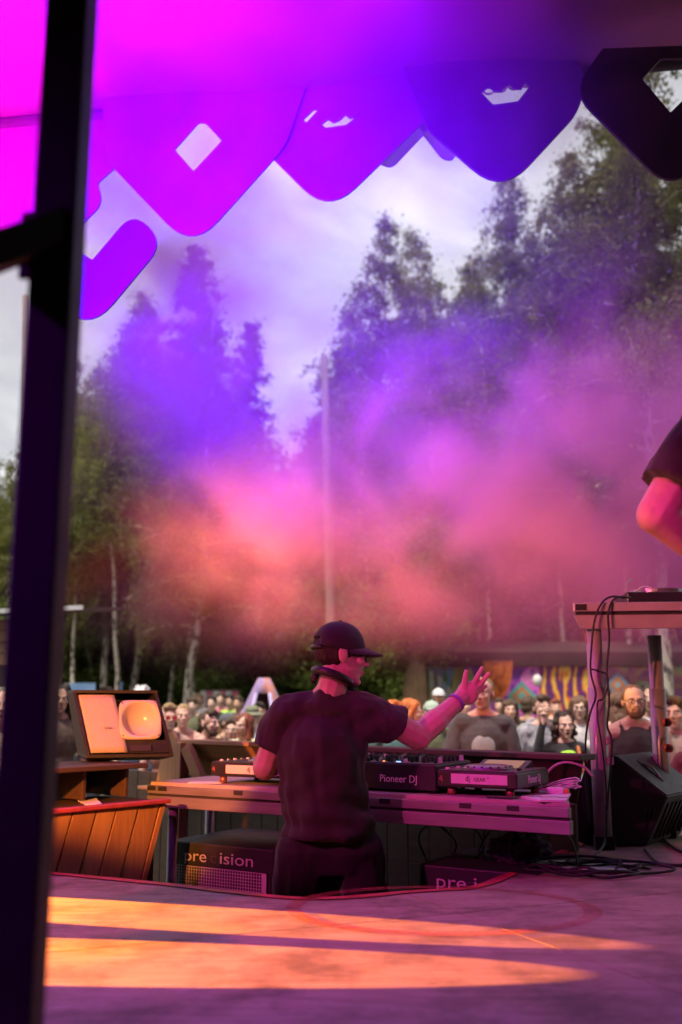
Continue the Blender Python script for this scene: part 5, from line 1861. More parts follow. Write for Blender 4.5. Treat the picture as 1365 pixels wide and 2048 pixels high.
def hat(parent, kind, m, HM, s):
    """cap, bucket hat or beanie on the head frame HM"""
    T_ = HM @ Matrix.Diagonal((s, s, s, 1))
    bm = bmesh.new()
    if kind == 'cap':
        bmesh.ops.create_uvsphere(bm, u_segments=24, v_segments=14, radius=1.0, matrix=Matrix.Translation((0, 0.016, 0.045)) @ Matrix.Diagonal((0.085, 0.105, 0.088, 1)))
        bmesh.ops.bisect_plane(bm, geom=bm.verts[:] + bm.edges[:] + bm.faces[:], plane_co=(0, 0, 0.040), plane_no=(0, -0.12, -1), clear_outer=True)
        me = mesh_from(bm, 'cap_crown', True); me.transform(T_)
        c = link('cap_crown', me, m, parent)
        bm = brim_mesh(0.083, (0.085, 0.175), math.pi * 1.06, math.pi * 1.94, 0.012, 0.046)
        me = mesh_from(bm, 'cap_brim', True); me.transform(T_); link('cap_brim', me, m, c)
        bm = bmesh.new(); ell_prim(bm, (0, 0.016, 0.133), (0.009, 0.009, 0.005)); me = mesh_from(bm, 'cap_button', True); me.transform(T_); link('cap_button', me, m, c)
    elif kind == 'bucket':
        bmesh.ops.create_cone(bm, cap_ends=True, segments=28, radius1=0.096, radius2=0.078, depth=0.085, matrix=Matrix.Translation((0, 0.016, 0.092)) @ Matrix.Diagonal((0.93, 1.1, 1, 1)))
        bmesh.ops.bevel(bm, geom=[e for e in bm.edges if e.verts[0].co.z > 0.12 and e.verts[1].co.z > 0.12], offset=0.02, segments=3, affect='EDGES')
        me = mesh_from(bm, 'hat_crown', True); me.transform(T_); c = link('hat_crown', me, m, parent)
        bm = brim_mesh(0.088, (0.135, 0.152), 0, 2 * math.pi, 0.035, 0.054, ry=1.1)
        me = mesh_from(bm, 'hat_brim', True); me.transform(T_); link('hat_brim', me, m, c)


def glasses(parent, HM, s, m, lens=None, thick=0.0022):
    T_ = HM @ Matrix.Diagonal((s, s, s, 1))
    bm = bmesh.new()
    for sx in (-1, 1):
        pts = [(sx * 0.033 + 0.024 * math.cos(a), -0.104, 0.004 + 0.017 * math.sin(a)) for a in np.linspace(0, 2 * math.pi, 17)]
        b_tube(bm, pts, thick, 6)
        b_tube(bm, [(sx * 0.057, -0.103, 0.010), (sx * 0.078, -0.06, 0.012), (sx * 0.082, 0.012, 0.010)], thick, 6)
    b_tube(bm, [(-0.010, -0.106, 0.008), (0, -0.110, 0.011), (0.010, -0.106, 0.008)], thick, 6)
    me = mesh_from(bm, 'glasses', True); me.transform(T_)
    g = link('glasses', me, m, parent)
    if lens is not None:
        for sx in (-1, 1):
            bm = bmesh.new(); ell_prim(bm, (sx * 0.033, -0.103, 0.004), (0.023, 0.003, 0.016)); me = mesh_from(bm, 'lens', True); me.transform(T_); link('lens', me, lens, g)
    return g


def face_bits(parent, HM, s, brow, lipm=M_LIP, smile=False, open_mouth=False):
    T_ = HM @ Matrix.Diagonal((s, s, s, 1))
    for sx in (-1, 1):
        e = link('eye', EYE, None, parent); e.matrix_local = T_ @ Matrix.Translation((sx * 0.031, -0.080, 0.004))
        i = link('iris', IRIS, None, e); i.matrix_local = Matrix.Translation((0, -0.0012, 0))
        bm = bmesh.new(); b_tube(bm, [(sx * 0.014, -0.091, 0.022), (sx * 0.032, -0.091, 0.027), (sx * 0.050, -0.080, 0.021)], [0.003, 0.004, 0.0025], 6)
        me = mesh_from(bm, 'eyebrow', True); me.transform(T_); link('eyebrow', me, brow, parent)
    bm = bmesh.new()
    if open_mouth:
        ell_prim(bm, (0, -0.096, -0.060), (0.017, 0.006, 0.012))
        me = mesh_from(bm, 'mouth', True); me.transform(T_); link('mouth', me, mat('mouth_inside', (0.09, 0.015, 0.015), 0.4), parent)
    elif smile:
        b_tube(bm, [(-0.026, -0.086, -0.048), (-0.012, -0.097, -0.055), (0, -0.100, -0.057), (0.012, -0.097, -0.055), (0.026, -0.086, -0.048)], [0.003, 0.005, 0.0055, 0.005, 0.003], 8)
        me = mesh_from(bm, 'lips', True); me.transform(T_); l = link('lips', me, lipm, parent)
        bm = bmesh.new(); b_tube(bm, [(-0.016, -0.0975, -0.0535), (0, -0.1035, -0.0565), (0.016, -0.0975, -0.0535)], 0.0030, 6)
        me = mesh_from(bm, 'teeth', True); me.transform(T_); link('teeth', me, M_EYEW, l)
    else:
        b_tube(bm, [(-0.022, -0.088, -0.057), (-0.010, -0.098, -0.056), (0, -0.099, -0.057), (0.010, -0.098, -0.056), (0.022, -0.088, -0.057)], [0.003, 0.005, 0.0055, 0.005, 0.003], 8)
        me = mesh_from(bm, 'lips', True); me.transform(T_); link('lips', me, lipm, parent)


def beard_prims(full=True):
    p = [('e', (0, -0.052, -0.088), (0.050, 0.046, 0.034)), ('e', (0, -0.078, -0.096), (0.030, 0.022, 0.026))]
    for s in (-1, 1): p += [('c', (s * 0.066, -0.010, -0.02), (s * 0.050, -0.040, -0.078), 0.013, 0.020), ('c', (s * 0.012, -0.098, -0.043), (s * 0.028, -0.084, -0.056), 0.006, 0.006)]
    return p


CROWD = 'people in the festival crowd'


def person(label, px, top, depth, yaw=0.0, hyaw=0.0, hpitch=0.0, skin=SK_FAIR, hair='short', hairc=H_BROWN, hatk=None, hatm=None, beard=None, specs=None, lens=None,
           top_kind='tshirt', topm=None, legm=None, female=False, arms=None, build=1.0, detail=2, smile=False, open_mouth=False, group=CROWD, base=None, H=None, lean=0.0, hroll=0.0, armk=1.0):
    """a standing person; detail 2 near, 1 middle, 0 far. Local frame faces -Y."""
    if base is None:
        base = P(px, 1410, depth); base.z = GROUND
    if H is None: H = P(px, top, depth).z - GROUND - (0.02 if hatk or hair not in ('bald',) else 0.0)
    s = H / 1.75
    rng = random.Random(hash(label) % 1000 if False else int(px * 7 + top))
    root = thing('person', label, 'person', base, yaw, group)
    vx = (0.012, 0.0095, 0.0072)[detail]
    topm = topm or cloth('black', (0.02, 0.02, 0.022))
    legm = legm or cloth('denim', (0.05, 0.06, 0.09))
    def sc(v): return Vector(v) * s
    sh = 0.185 * build * (0.90 if female else 1.0)
    br = build * (0.92 if female else 1.0)
    S = lambda L_: [((p[0], Vector(p[1]) * s, Vector(p[2]) * s, p[3] * s, p[4] * s) if p[0] in 'cf' else ('e', Vector(p[1]) * s, tuple(v * s for v in p[2]))) for p in L_]
    # ---- skeleton
    HMu = Matrix.Translation((0, -0.015 + lean * 0.5, 1.635)) @ Matrix.Rotation(hyaw, 4, 'Z') @ Matrix.Rotation(hpitch, 4, 'X') @ Matrix.Rotation(hroll, 4, 'Y')
    body = xf(head_prims(female), HMu)
    torso = [('c', (-0.085, 0.0, 0.94), (0.085, 0.0, 0.94), 0.112 * br, 0.112 * br), ('e', (0, 0.0, 1.08), (0.140 * br, 0.102 * br, 0.16)), ('e', (0, 0.002, 1.28), (0.165 * br, 0.115 * br, 0.175)),
             ('c', (-sh + 0.03, 0.012, 1.415), (sh - 0.03, 0.012, 1.415), 0.060, 0.060), ('c', (0, 0.02, 1.50), (-sh + 0.05, 0.015, 1.435), 0.050, 0.048), ('c', (0, 0.02, 1.50), (sh - 0.05, 0.015, 1.435), 0.050, 0.048)]
    if female: torso += [('e', (-0.065, -0.085, 1.255), (0.06, 0.055, 0.06)), ('e', (0.065, -0.085, 1.255), (0.06, 0.055, 0.06))]
    legs = []
    for sx in (-1, 1):
        legs += limb((sx * 0.092, 0, 0.92), (sx * 0.105, -0.01, 0.50), (sx * 0.11, 0.015, 0.10), 0.090 * br, 0.058, 0.042) + [('c', (sx * 0.11, 0.02, 0.045), (sx * 0.125, -0.13, 0.035), 0.045, 0.038)]
    A = {}
    for sx in (-1, 1):
        dflt = ((sx * (sh + 0.045), 0.02, 1.12), (sx * (sh + 0.03), -0.09, 0.88), (0, -0.35, -1), 'relaxed')
        A[sx] = (arms or {}).get(sx, dflt)
    armp, hands, sleeves, forearm_sl = [], [], [], []
    for sx in (-1, 1):
        e, w, f, pose = A[sx]
        J = Vector((sx * sh, 0.012, 1.405))
        armp += limb(J, e, w, 0.050 * br * armk, 0.040 * br * armk, 0.028 * armk)
        f = Vector(f).normalized()
        pn = Vector((-sx, 0, 0)) if abs(f.x) < 0.8 else Vector((0, -1, 0))
        hands += hand_prims(w, f, pn, sx if True else 1, pose)
        e, w = Vector(e), Vector(w)
        if top_kind in ('tshirt',):
            en = J.lerp(e, 0.72)
            sleeves += [('c', J, J.lerp(e, 0.1), 0.060 * br * armk, 0.062 * br * armk), ('f', J, en, 0.060 * br * armk, 0.070 * br * armk)]
        elif top_kind in ('long', 'hoodie'):
            k = 1.0 if top_kind == 'long' else 1.18
            sleeves += [('c', J, e, 0.060 * br * k, 0.052 * br * k), ('c', e, e.lerp(w, 0.92), 0.051 * br * k, 0.039 * k)]
    body += torso + legs + armp + hands
    b = put(S(body), root, 'body', skin, vx * (s if s > 0.9 else 0.9), 3)
    # ---- clothing
    def infl(L_, t): return [((p[0], p[1], p[2], p[3] + t, p[4] + t) if p[0] in 'cf' else ('e', p[1], tuple(v + t for v in p[2]))) for p in L_]
    if top_kind != 'tank':
        tp = infl(torso[:4], 0.019) + [('c', (-sh + 0.05, 0.015, 1.43), (sh - 0.05, 0.015, 1.43), 0.056, 0.056)] + sleeves + [('f', (0, 0, 0.86), (0, 0, 1.05), 0.155 * br, 0.150 * br)]
        if female: tp += infl(torso[6:], 0.012)
        if top_kind == 'hoodie': tp += [('c', (-0.09, 0.05, 1.49), (0.09, 0.05, 1.49), 0.05, 0.05), ('e', (0, 0.09, 1.46), (0.11, 0.06, 0.09))]
    else:
        tp = infl(torso[:3], 0.013) + [('f', (0, 0, 0.86), (0, 0, 1.05), 0.155 * br, 0.150 * br)]
        for sx in (-1, 1): tp += [('c', (sx * 0.095, -0.075, 1.33), (sx * 0.100, 0.0, 1.475), 0.035, 0.024), ('c', (sx * 0.095, 0.085, 1.35), (sx * 0.100, 0.0, 1.475), 0.035, 0.024)]
    put(S(tp), root, 'top', topm, vx * 1.15, 3, 0.007 * s if detail else 0.0, 11.0)
    lg = infl(legs[:2] + legs[3:5], 0.014) + [('c', (-0.08, 0, 0.93), (0.08, 0, 0.93), 0.122 * br, 0.122 * br)]
    put(S(lg), root, 'trousers', legm, 0.014, 2)
    sho = [p for i, p in enumerate(legs) if i % 3 == 2]
    for p in sho: put(S(infl([p], 0.008)), root, 'shoe', M_RUBBER, 0.014, 1)
    # ---- head
    HM = Matrix.Translation(HMu.translation * s) @ HMu.to_3x3().to_4x4()
    def hx(pr): return xf(pr, HM, s)
    if hair != 'bald': put(hx(hair_prims('cropped' if hatk and hair == 'short' else hair, rng)), root, 'hair', hairc, 0.0075 if detail else 0.012, 2, 0.006 * s, 26.0)
    if beard is not None: put(hx(beard_prims()), root, 'beard', beard, 0.006, 2, 0.003, 40.0)
    if hatk: hat(root, hatk, hatm, HM, s)
    if detail >= 1: face_bits(root, HM, s, hairc if hair != 'bald' else H_BROWN, smile=smile, open_mouth=open_mouth)
    if specs is not None: glasses(root, HM, s, specs, lens)
    root['_hm'] = 0
    del root['_hm']
    return root, s, HM


M_FRAME = mat('glasses_frame', (0.02, 0.018, 0.02), 0.3)
M_REDLENS = mat('red_lens', (0.55, 0.03, 0.05), 0.12, var=0.1)
M_DARKLENS = mat('dark_lens', (0.02, 0.02, 0.025), 0.1)
NEON = cloth('neon', (0.45, 0.85, 0.06), (0.30, 0.62, 0.05), 30)


def chest_patch(root, s, m, c, r, name='print'):
    bm = bmesh.new(); ell_prim(bm, Vector(c) * s, tuple(v * s for v in r))
    return link(name, mesh_from(bm, name, True), m, root)


def build_crowd():
    blk = cloth('black', (0.02, 0.02, 0.022))
    # ---------------- left group
    person('fair-haired man in red sunglasses beside the horn speaker', 338, 1408, 9.3, yaw=0.25, hyaw=0.2, skin=SK_PINK, hair='short', hairc=H_BLOND, specs=M_REDLENS, lens=M_REDLENS, top_kind='tank', topm=cloth('rust', (0.25, 0.09, 0.06)), detail=2, smile=True)
    person('smiling man with cropped blond hair and bare shoulders clapping hands', 367, 1406, 9.8, yaw=0.1, hyaw=0.15, skin=SK_PINK, hair='cropped', hairc=H_BLOND, top_kind='tank', topm=cloth('rose', (0.45, 0.16, 0.14)), detail=2, smile=True,
           arms={1: ((0.27, -0.05, 1.14), (0.17, -0.27, 1.28), (0.0, -0.1, 1), 'relaxed'), -1: ((-0.24, -0.08, 1.12), (-0.02, -0.28, 1.16), (0.6, -0.2, 0.6), 'relaxed')})
    person('bearded man with swept brown hair looking aside, orange trim on his top', 418, 1419, 9.0, yaw=0.7, hyaw=0.35, skin=SK_PINK, hair='short', hairc=H_BROWN, beard=H_BROWN, top_kind='tshirt', topm=cloth('darkorange', (0.09, 0.06, 0.04), (0.30, 0.10, 0.03), 4), detail=2)
    person('man in a dark grey cap and black sleeveless top before the pointed boards', 456, 1424, 11.0, yaw=0.8, hyaw=0.3, skin=SK_TAN, hatk='cap', hatm=cloth('greycap', (0.10, 0.10, 0.11)), top_kind='tank', topm=blk, detail=1)
    person('smiling woman with long auburn hair and a yellow-green patterned top', 490, 1425, 9.7, yaw=-0.35, hyaw=-0.35, hpitch=0.08, skin=SK_FAIR, hair='long', hairc=H_AUBURN, female=True, top_kind='tshirt', topm=cloth('limepat', (0.35, 0.60, 0.08), (0.65, 0.62, 0.55), 26), detail=2, smile=True, hroll=0.1)
    person('person in an olive bucket hat and pale grey top behind the auburn-haired woman', 505, 1410, 11.2, yaw=0.1, skin=SK_FAIR, hatk='bucket', hatm=cloth('olive', (0.16, 0.17, 0.10), (0.22, 0.23, 0.15), 14), top_kind='tshirt', topm=cloth('palegrey', (0.48, 0.46, 0.46)), detail=1)
    person('person in a coral red shirt beside the auburn-haired woman', 468, 1436, 10.0, yaw=-0.2, skin=SK_PINK, hairc=H_BROWN, top_kind='tshirt', topm=cloth('coral', (0.62, 0.10, 0.10)), detail=1)
    person('brown-haired person whose forehead shows above the horn speaker', 214, 1375, 12.0, hair='short', hairc=H_BROWN, skin=SK_PINK, topm=cloth('plum', (0.10, 0.05, 0.09)), detail=1)
    person('grey-haired person showing just above the horn speaker', 281, 1374, 11.0, hair='curly', hairc=H_GREY, skin=SK_PINK, topm=cloth('navy', (0.03, 0.04, 0.08)), detail=1)
    person('person in a neon green cap above the horn speaker', 253, 1384, 13.0, hatk='cap', hatm=NEON, skin=SK_FAIR, topm=blk, detail=0)
    person('dark-haired person hidden partly by the steel post', 118, 1368, 9.0, yaw=0.4, hair='curly', hairc=H_DARK, skin=SK_TAN, topm=cloth('brown', (0.09, 0.05, 0.035)), detail=1)
    person('person with tangled hair and bare arms beneath the timber hut', 6, 1372, 7.0, yaw=0.3, hair='curly', hairc=hairm('greenish', (0.16, 0.14, 0.09)), skin=SK_PINK, top_kind='tank', topm=cloth('sand', (0.35, 0.26, 0.19)), female=True, detail=2)
    # small people further back on the left
    far = [(425, 1392, 19, blk, H_DARK, 'far person in black by the striped stall'), (442, 1386, 21, cloth('pink', (0.55, 0.12, 0.2)), H_BROWN, 'far person in pink by the striped stall'),
           (462, 1390, 20, NEON, H_DARK, 'far person in a neon top near the pointed boards'), (478, 1392, 18, cloth('navy', (0.03, 0.04, 0.08)), H_BROWN, 'far person in navy near the patterned tent'),
           (400, 1388, 22, cloth('palegrey', (0.48, 0.46, 0.46)), H_BLOND, 'far person in pale grey behind the clapping man'), (540, 1400, 14, cloth('scarlet', (0.60, 0.07, 0.04)), H_DARK, 'person in scarlet at the mouth of the patterned tent'),
           (168, 1384, 20, cloth('plum', (0.10, 0.05, 0.09)), H_DARK, 'far person in plum by the blue tarpaulin'), (188, 1386, 18, cloth('pink', (0.55, 0.12, 0.2)), H_AUBURN, 'far red-haired person by the blue tarpaulin'),
           (520, 1404, 12.5, cloth('skyblue', (0.20, 0.36, 0.48)), H_DARK, 'person in pale blue inside the patterned tent'), (388, 1396, 17, cloth('olivetop', (0.12, 0.12, 0.06)), H_BROWN, 'far person in olive behind the sunglasses man')]
    for px, top, dep, tm, hc, lab in far:
        person(lab, px, top, dep, yaw=random.uniform(-0.5, 0.5), hairc=hc, skin=random.choice((SK_FAIR, SK_PINK, SK_TAN)), topm=tm, detail=0)
    # ---------------- right group
    person('orange-haired person whose head shows beside his shoulder', 783, 1401, 8.8, yaw=0.5, hair='short', hairc=H_GINGER, skin=SK_FAIR, topm=cloth('teal', (0.05, 0.14, 0.14)), detail=1)
    person('woman with bright orange hair in profile by the brown trunk', 822, 1396, 9.2, yaw=0.85, hyaw=0.45, hpitch=0.15, hair='longback', hairc=H_GINGER, skin=SK_FAIR, female=True, topm=cloth('rust', (0.25, 0.09, 0.06)), detail=2, smile=True)
    person('man in a pale green cap behind the raised arm', 864, 1400, 10.3, yaw=0.3, hyaw=0.1, hatk='cap', hatm=cloth('mint', (0.30, 0.42, 0.32), (0.42, 0.50, 0.42), 18), skin=SK_PINK, topm=cloth('olivetop', (0.12, 0.12, 0.06)), detail=2)
    person('far person in a white cap among the coloured ribbons', 878, 1376, 15, yaw=0.2, hatk='cap', hatm=cloth('whitecap', (0.65, 0.62, 0.64)), skin=SK_TAN, beard=H_DARK, topm=cloth('navy', (0.03, 0.04, 0.08)), detail=1)
    r, s, HM = person('man in a charcoal t-shirt with a pale round print, face behind the raised hand', 966, 1352, 8.1, yaw=-0.12, hyaw=-0.3, hpitch=0.05, hair='cropped', hairc=H_BLOND, beard=None, skin=SK_PINK, top_kind='tshirt', topm=cloth('charcoal', (0.075, 0.068, 0.07)), detail=2, build=0.98,
                      arms={-1: ((-0.28, -0.03, 1.12), (-0.17, -0.22, 1.02), (0.8, -0.5, 0), 'relaxed')})
    pm = cloth('print', (0.24, 0.29, 0.29), (0.34, 0.38, 0.37), 20)
    chest_patch(r, s, pm, (-0.005, -0.116, 1.245), (0.088, 0.036, 0.095))
    chest_patch(r, s, pm, (0.0, -0.104, 1.10), (0.095, 0.032, 0.026))
    person('long-haired brunette woman in an olive top behind the charcoal t-shirt', 1019, 1397, 11.5, yaw=0.0, hair='long', hairc=H_BROWN, female=True, skin=SK_FAIR, topm=cloth('olivetop', (0.12, 0.12, 0.06)), detail=1)
    r, s, HM = person('dark-haired person turned away with a neon strap', 1055, 1392, 12.5, yaw=2.6, hair='short', hairc=H_BROWN, skin=SK_TAN, topm=blk, detail=1)
    chest_patch(r, s, NEON, (0.05, 0.115, 1.36), (0.05, 0.025, 0.07), 'strap')
    person('man in a grey camouflage hoodie behind the pointing woman', 1083, 1389, 9.8, yaw=0.15, hyaw=0.1, hair='short', hairc=H_BROWN, skin=SK_PINK, top_kind='hoodie', topm=cloth('camo', (0.09, 0.085, 0.11), (0.42, 0.40, 0.44), 15), detail=2)
    r, s, HM = person('shouting curly-haired woman in black pointing one finger up', 1128, 1423, 8.7, yaw=0.0, hyaw=0.05, hair='curly', hairc=hairm('darkcurl', (0.035, 0.016, 0.010)), skin=SK_FAIR, female=True, top_kind='long', topm=blk, detail=2, open_mouth=True,
                      arms={-1: ((-0.275, -0.06, 1.42), (-0.215, -0.10, 1.70), (0.06, 0.0, 1), 'point'), 1: ((0.30, -0.10, 1.22), (0.26, -0.25, 1.36), (-0.1, -0.3, 1), 'relaxed')})
    bm = bmesh.new()
    ell_prim(bm, Vector((0.0, -0.100, 1.345)) * s, (0.095 * s, 0.046 * s, 0.075 * s))
    for v in bm.verts: v.co += Vector((0, 0, 0.012)) * mnoise.noise(v.co * 25)
    pr = link('print', mesh_from(bm, 'print', True), NEON, r)
    for k in range(3):
        bm = bmesh.new(); b_tube(bm, [Vector((-0.055 + j * 0.02, -0.1480 + abs(j - 2.6) * 0.003, 1.385 - k * 0.026 + (j % 2) * 0.009)) * s for j in range(6)], 0.0035, 5)
        link('ink_stroke', mesh_from(bm, 'ink_stroke'), M_INK, pr)
    tube('bag_strap', [Vector(p) * s for p in ((0.10, 0.05, 1.47), (0.105, -0.06, 1.44), (0.11, -0.115, 1.34), (0.14, -0.125, 1.22), (0.17, -0.09, 1.08))], 0.016, cloth('orangestrap', (0.55, 0.17, 0.05)), r)
    person('woman with brown hair and thin glasses behind the pointing woman', 1158, 1390, 10.2, yaw=-0.1, hyaw=-0.1, hair='long', hairc=hairm('midbrown', (0.14, 0.07, 0.04)), skin=SK_FAIR, female=True, specs=M_FRAME, top_kind='tshirt', topm=cloth('palegrey', (0.48, 0.46, 0.46)), detail=2)
    person('person with long brown hair seen from behind, next to the tall table leg', 1236, 1383, 9.0, yaw=3.0, hair='long', hairc=hairm('midbrown', (0.14, 0.07, 0.04)), skin=SK_FAIR, female=True, topm=cloth('rust', (0.25, 0.09, 0.06)), detail=1)
    person('bearded man with closely cropped hair, glasses and black tank top', 1268, 1366, 7.5, yaw=-0.08, hyaw=-0.05, hpitch=0.03, hair='cropped', hairc=hairm('buzz', (0.16, 0.085, 0.055)), beard=hairm('reddish', (0.13, 0.055, 0.03)), specs=M_FRAME, skin=SK_PINK, top_kind='tank', topm=cloth('blackbrown', (0.035, 0.022, 0.022)), detail=2, build=1.08)
    person('dark curly-haired person behind the bearded man', 1304, 1368, 9.6, yaw=-0.5, hair='curly', hairc=H_DARK, skin=SK_TAN, topm=cloth('palegrey', (0.48, 0.46, 0.46)), detail=1)
    person('person in a cream jacket beside the second table leg', 1352, 1392, 7.6, yaw=-0.6, hair='short', hairc=H_BROWN, skin=SK_FAIR, top_kind='hoodie', topm=cloth('cream', (0.55, 0.45, 0.36)), detail=2,
           arms={-1: ((-0.28, -0.05, 1.15), (-0.10, -0.28, 1.12), (0.8, -0.3, 0.2), 'relaxed')})
    person('person in a maroon top in front of the cream jacket', 1398, 1425, 6.8, yaw=-0.5, hair='long', hairc=H_DARK, skin=SK_FAIR, female=True, top_kind='long', topm=cloth('maroon', (0.16, 0.03, 0.045)), detail=1,
           arms={-1: ((-0.30, -0.12, 1.16), (-0.16, -0.30, 1.10), (0.7, -0.4, 0.2), 'relaxed')})
    for px, top, dep, tm, hc, lab in [(930, 1392, 14, cloth('plum', (0.10, 0.05, 0.09)), H_DARK, 'far person in plum before the orange banner'), (1205, 1392, 13, cloth('teal', (0.05, 0.14, 0.14)), H_DARK, 'far person in teal before the flame mural'),
                                      (1000, 1396, 17, cloth('scarlet', (0.60, 0.07, 0.04)), H_BROWN, 'far person in scarlet before the violet mural'), (1110, 1398, 15, cloth('sand', (0.35, 0.26, 0.19)), H_AUBURN, 'far auburn-haired person before the flame mural')]:
        person(lab, px, top, dep, yaw=random.uniform(-0.4, 0.4), hairc=hc, skin=SK_PINK, topm=tm, detail=0)


build_crowd()


# ------------------------------------------------------------------ the performer in the pit, seen from behind
def build_performer():
    D = 4.12
    org = Vector((P(660, 1600, D).x, D, PIT))
    root = thing('person', 'man in a black cap, glasses and t-shirt raising his open hand', 'person', org)
    def Q(px, py, y): return P(px, py, y) - org
    skin = M_skin('performer', (0.60, 0.38, 0.30))
    # joints
    shL, shR = Q(570, 1425, D + 0.01), Q(736, 1418, D + 0.0)
    neck = Q(662, 1375, D - 0.01)
    eL, wL = Q(531, 1535, D + 0.02), Q(560, 1530, D + 0.33)
    eR, wR = Q(836, 1474, D + 0.12), Q(914, 1404, D + 0.24)
    pel = Q(660, 1690, D)
    # head faces right and away from the camera
    hc = Q(682, 1312, D + 0.02)
    face = Vector((0.95, 0.30, -0.10)).normalized()
    up = Vector((0.10, 0.08, 1.0)); up = (up - face * up.dot(face)).normalized()
    xax = (-face).cross(up) * 1.0
    xax = Vector((-face)).cross(up)
    HM = Matrix((xax, -face, up)).transposed().to_4x4(); HM = Matrix((xax, -face, up)).transposed().to_4x4()
    # local frame: +y is the back of the head, so y axis = -face, x = y cross z
    yv = -face; zv = up; xv = yv.cross(zv)
    HM = Matrix((xv, yv, zv)).transposed().to_4x4(); HM.translation = hc
    hs = 1.03
    body = xf(head_prims(False), HM, hs)
    body += [('c', hc + Vector((-0.02, 0.0, -0.06)), neck + Vector((0, 0, -0.02)), 0.056, 0.062)]
    zs = shL.z
    cx = (shL.x + shR.x) / 2
    pelz = pel.z
    torso = [('c', (pel.x - 0.08, 0, pelz), (pel.x + 0.08, 0, pelz), 0.100, 0.100), ('e', (pel.x - 0.01, -0.0, pelz + 0.17), (0.148, 0.100, 0.17)), ('e', (cx - 0.015, -0.005, zs - 0.16), (0.156, 0.100, 0.17)),
             ('c', shL + Vector((0.03, 0, 0)), shR - Vector((0.03, 0, 0)), 0.056, 0.056), ('c', neck, shL + Vector((0.08, 0, 0.0)), 0.048, 0.036), ('c', neck, shR - Vector((0.08, 0, 0.0)), 0.048, 0.036)]
    legs = []
    for sx in (-1, 1):
        legs += limb((pel.x + sx * 0.10, 0, pelz - 0.02), (pel.x + sx * 0.13 + 0.02, 0.03, 0.47), (pel.x + sx * 0.14, -0.01, 0.10), 0.080, 0.060, 0.045) + [('c', (pel.x + sx * 0.14, -0.02, 0.045), (pel.x + sx * 0.16, 0.13, 0.035), 0.045, 0.04)]
    arms = limb(shL, eL, wL, 0.050, 0.052, 0.034) + limb(shR, eR, wR, 0.050, 0.056, 0.037)
    arms += [('c', eR, eR.lerp(wR, 0.45), 0.052, 0.053)]
    arms += hand_prims(wL, (0.15, 0.9, -0.1), (0, 0, -1), -1, 'relaxed')
    # raised right hand: finger positions read off the photograph
    hy = D + 0.26
    pc = Q(934, 1383, hy)
    f = (Q(955, 1355, hy) - wR).normalized()
    t = Vector((-f.z, 0.0, f.x)).normalized()
    n = f.cross(t)
    arms += [('e', Q(936, 1386, hy), (0.050, 0.056, 0.022), Matrix((t, f, n)).transposed()), ('c', wR, Q(926, 1393, hy), 0.036, 0.037), ('c', Q(936, 1376, hy), Q(949, 1379, hy), 0.020, 0.020), ('e', Q(928, 1384, hy - 0.005), (0.022, 0.024, 0.02))]
    fing = [([(928, 1380), (930, 1362), (932.5, 1347)], (0.0145, 0.0115, 0.0098), (-0.01, -0.015, -0.02)),
            ([(944, 1374), (954, 1356), (963, 1339)], (0.0118, 0.0102, 0.0085), (0.0, 0.005, 0.02)),
            ([(951, 1379), (965, 1364), (976, 1350)], (0.0118, 0.0102, 0.0086), (0.005, 0.015, 0.0)),
            ([(953, 1384), (963, 1370), (969, 1359)], (0.0108, 0.0096, 0.008), (0.02, 0.045, 0.06)),
            ([(950, 1390), (961, 1381), (970, 1374)], (0.0100, 0.0088, 0.0074), (0.01, 0.025, 0.03))]
    for pts, rr, dy in fing:
        q = [Q(a, b, hy + d_) for (a, b), d_ in zip(pts, dy)]
        rr = [v * 1.16 for v in rr]
        q[2] = q[2] + (q[2] - q[1]).normalized() * 0.007
        arms += [('c', q[0], q[1], rr[0], rr[1]), ('c', q[1], q[2], rr[1], rr[2])]
    put(body + torso + legs + arms, root, 'body', skin, 0.0048, 2)
    # t-shirt
    def infl(L_, t_): return [((p[0], p[1], p[2], p[3] + t_, p[4] + t_) if p[0] in 'cf' else ('e', p[1], tuple(v + t_ for v in p[2]))) for p in L_]
    hem = Q(650, 1668, D)
    shirt_neck = [('e', neck + Vector((-0.006, -0.012, -0.040)), (0.082, 0.074, 0.048)), ('e', neck + Vector((-0.006, -0.01, -0.075)), (0.125, 0.085, 0.055))]
    ts = infl(torso[1:4], 0.026) + [('c', neck + Vector((0, 0, -0.055)), shL + Vector((0.05, 0, 0.005)), 0.070, 0.066), ('c', neck + Vector((0, 0, -0.055)), shR - Vector((0.05, 0, -0.005)), 0.070, 0.066)]
    ts += shirt_neck
    ts += [('f', (hem.x + 0.005, 0, hem.z), (hem.x - 0.01, 0, hem.z + 0.30), 0.180, 0.170), ('c', (pel.x - 0.02, -0.0, hem.z + 0.12), (cx - 0.015, 0, zs - 0.16), 0.168, 0.172)]
    sl = shL.lerp(eL, 0.66); sr = shR.lerp(eR, 0.56)
    ts += [('f', shL, sl, 0.068, 0.072), ('c', shL, shL.lerp(eL, 0.2), 0.068, 0.068), ('f', shR, sr, 0.068, 0.084), ('c', shR, shR.lerp(eR, 0.2), 0.068, 0.068), ('c', shR + Vector((-0.02, 0, -0.06)), sr + Vector((-0.05, 0, -0.03)), 0.07, 0.045)]
    # flatten front to back
    ts = [(p if p[0] == 'e' or p[3] < 0.15 else (p[0], p[1], p[2], p[3], p[4])) for p in ts]
    me = fuse(ts, 0.0065, 3, 't_shirt', 0.0, 9.0)
    nV = len(me.vertices)
    co = np.empty(nV * 3, np.float32); me.vertices.foreach_get('co', co); co = co.reshape(-1, 3)
    body_mask = np.abs(co[:, 0] - cx) < 0.26
    co[:, 1] = np.where(body_mask, co[:, 1] * 0.84, co[:, 1])
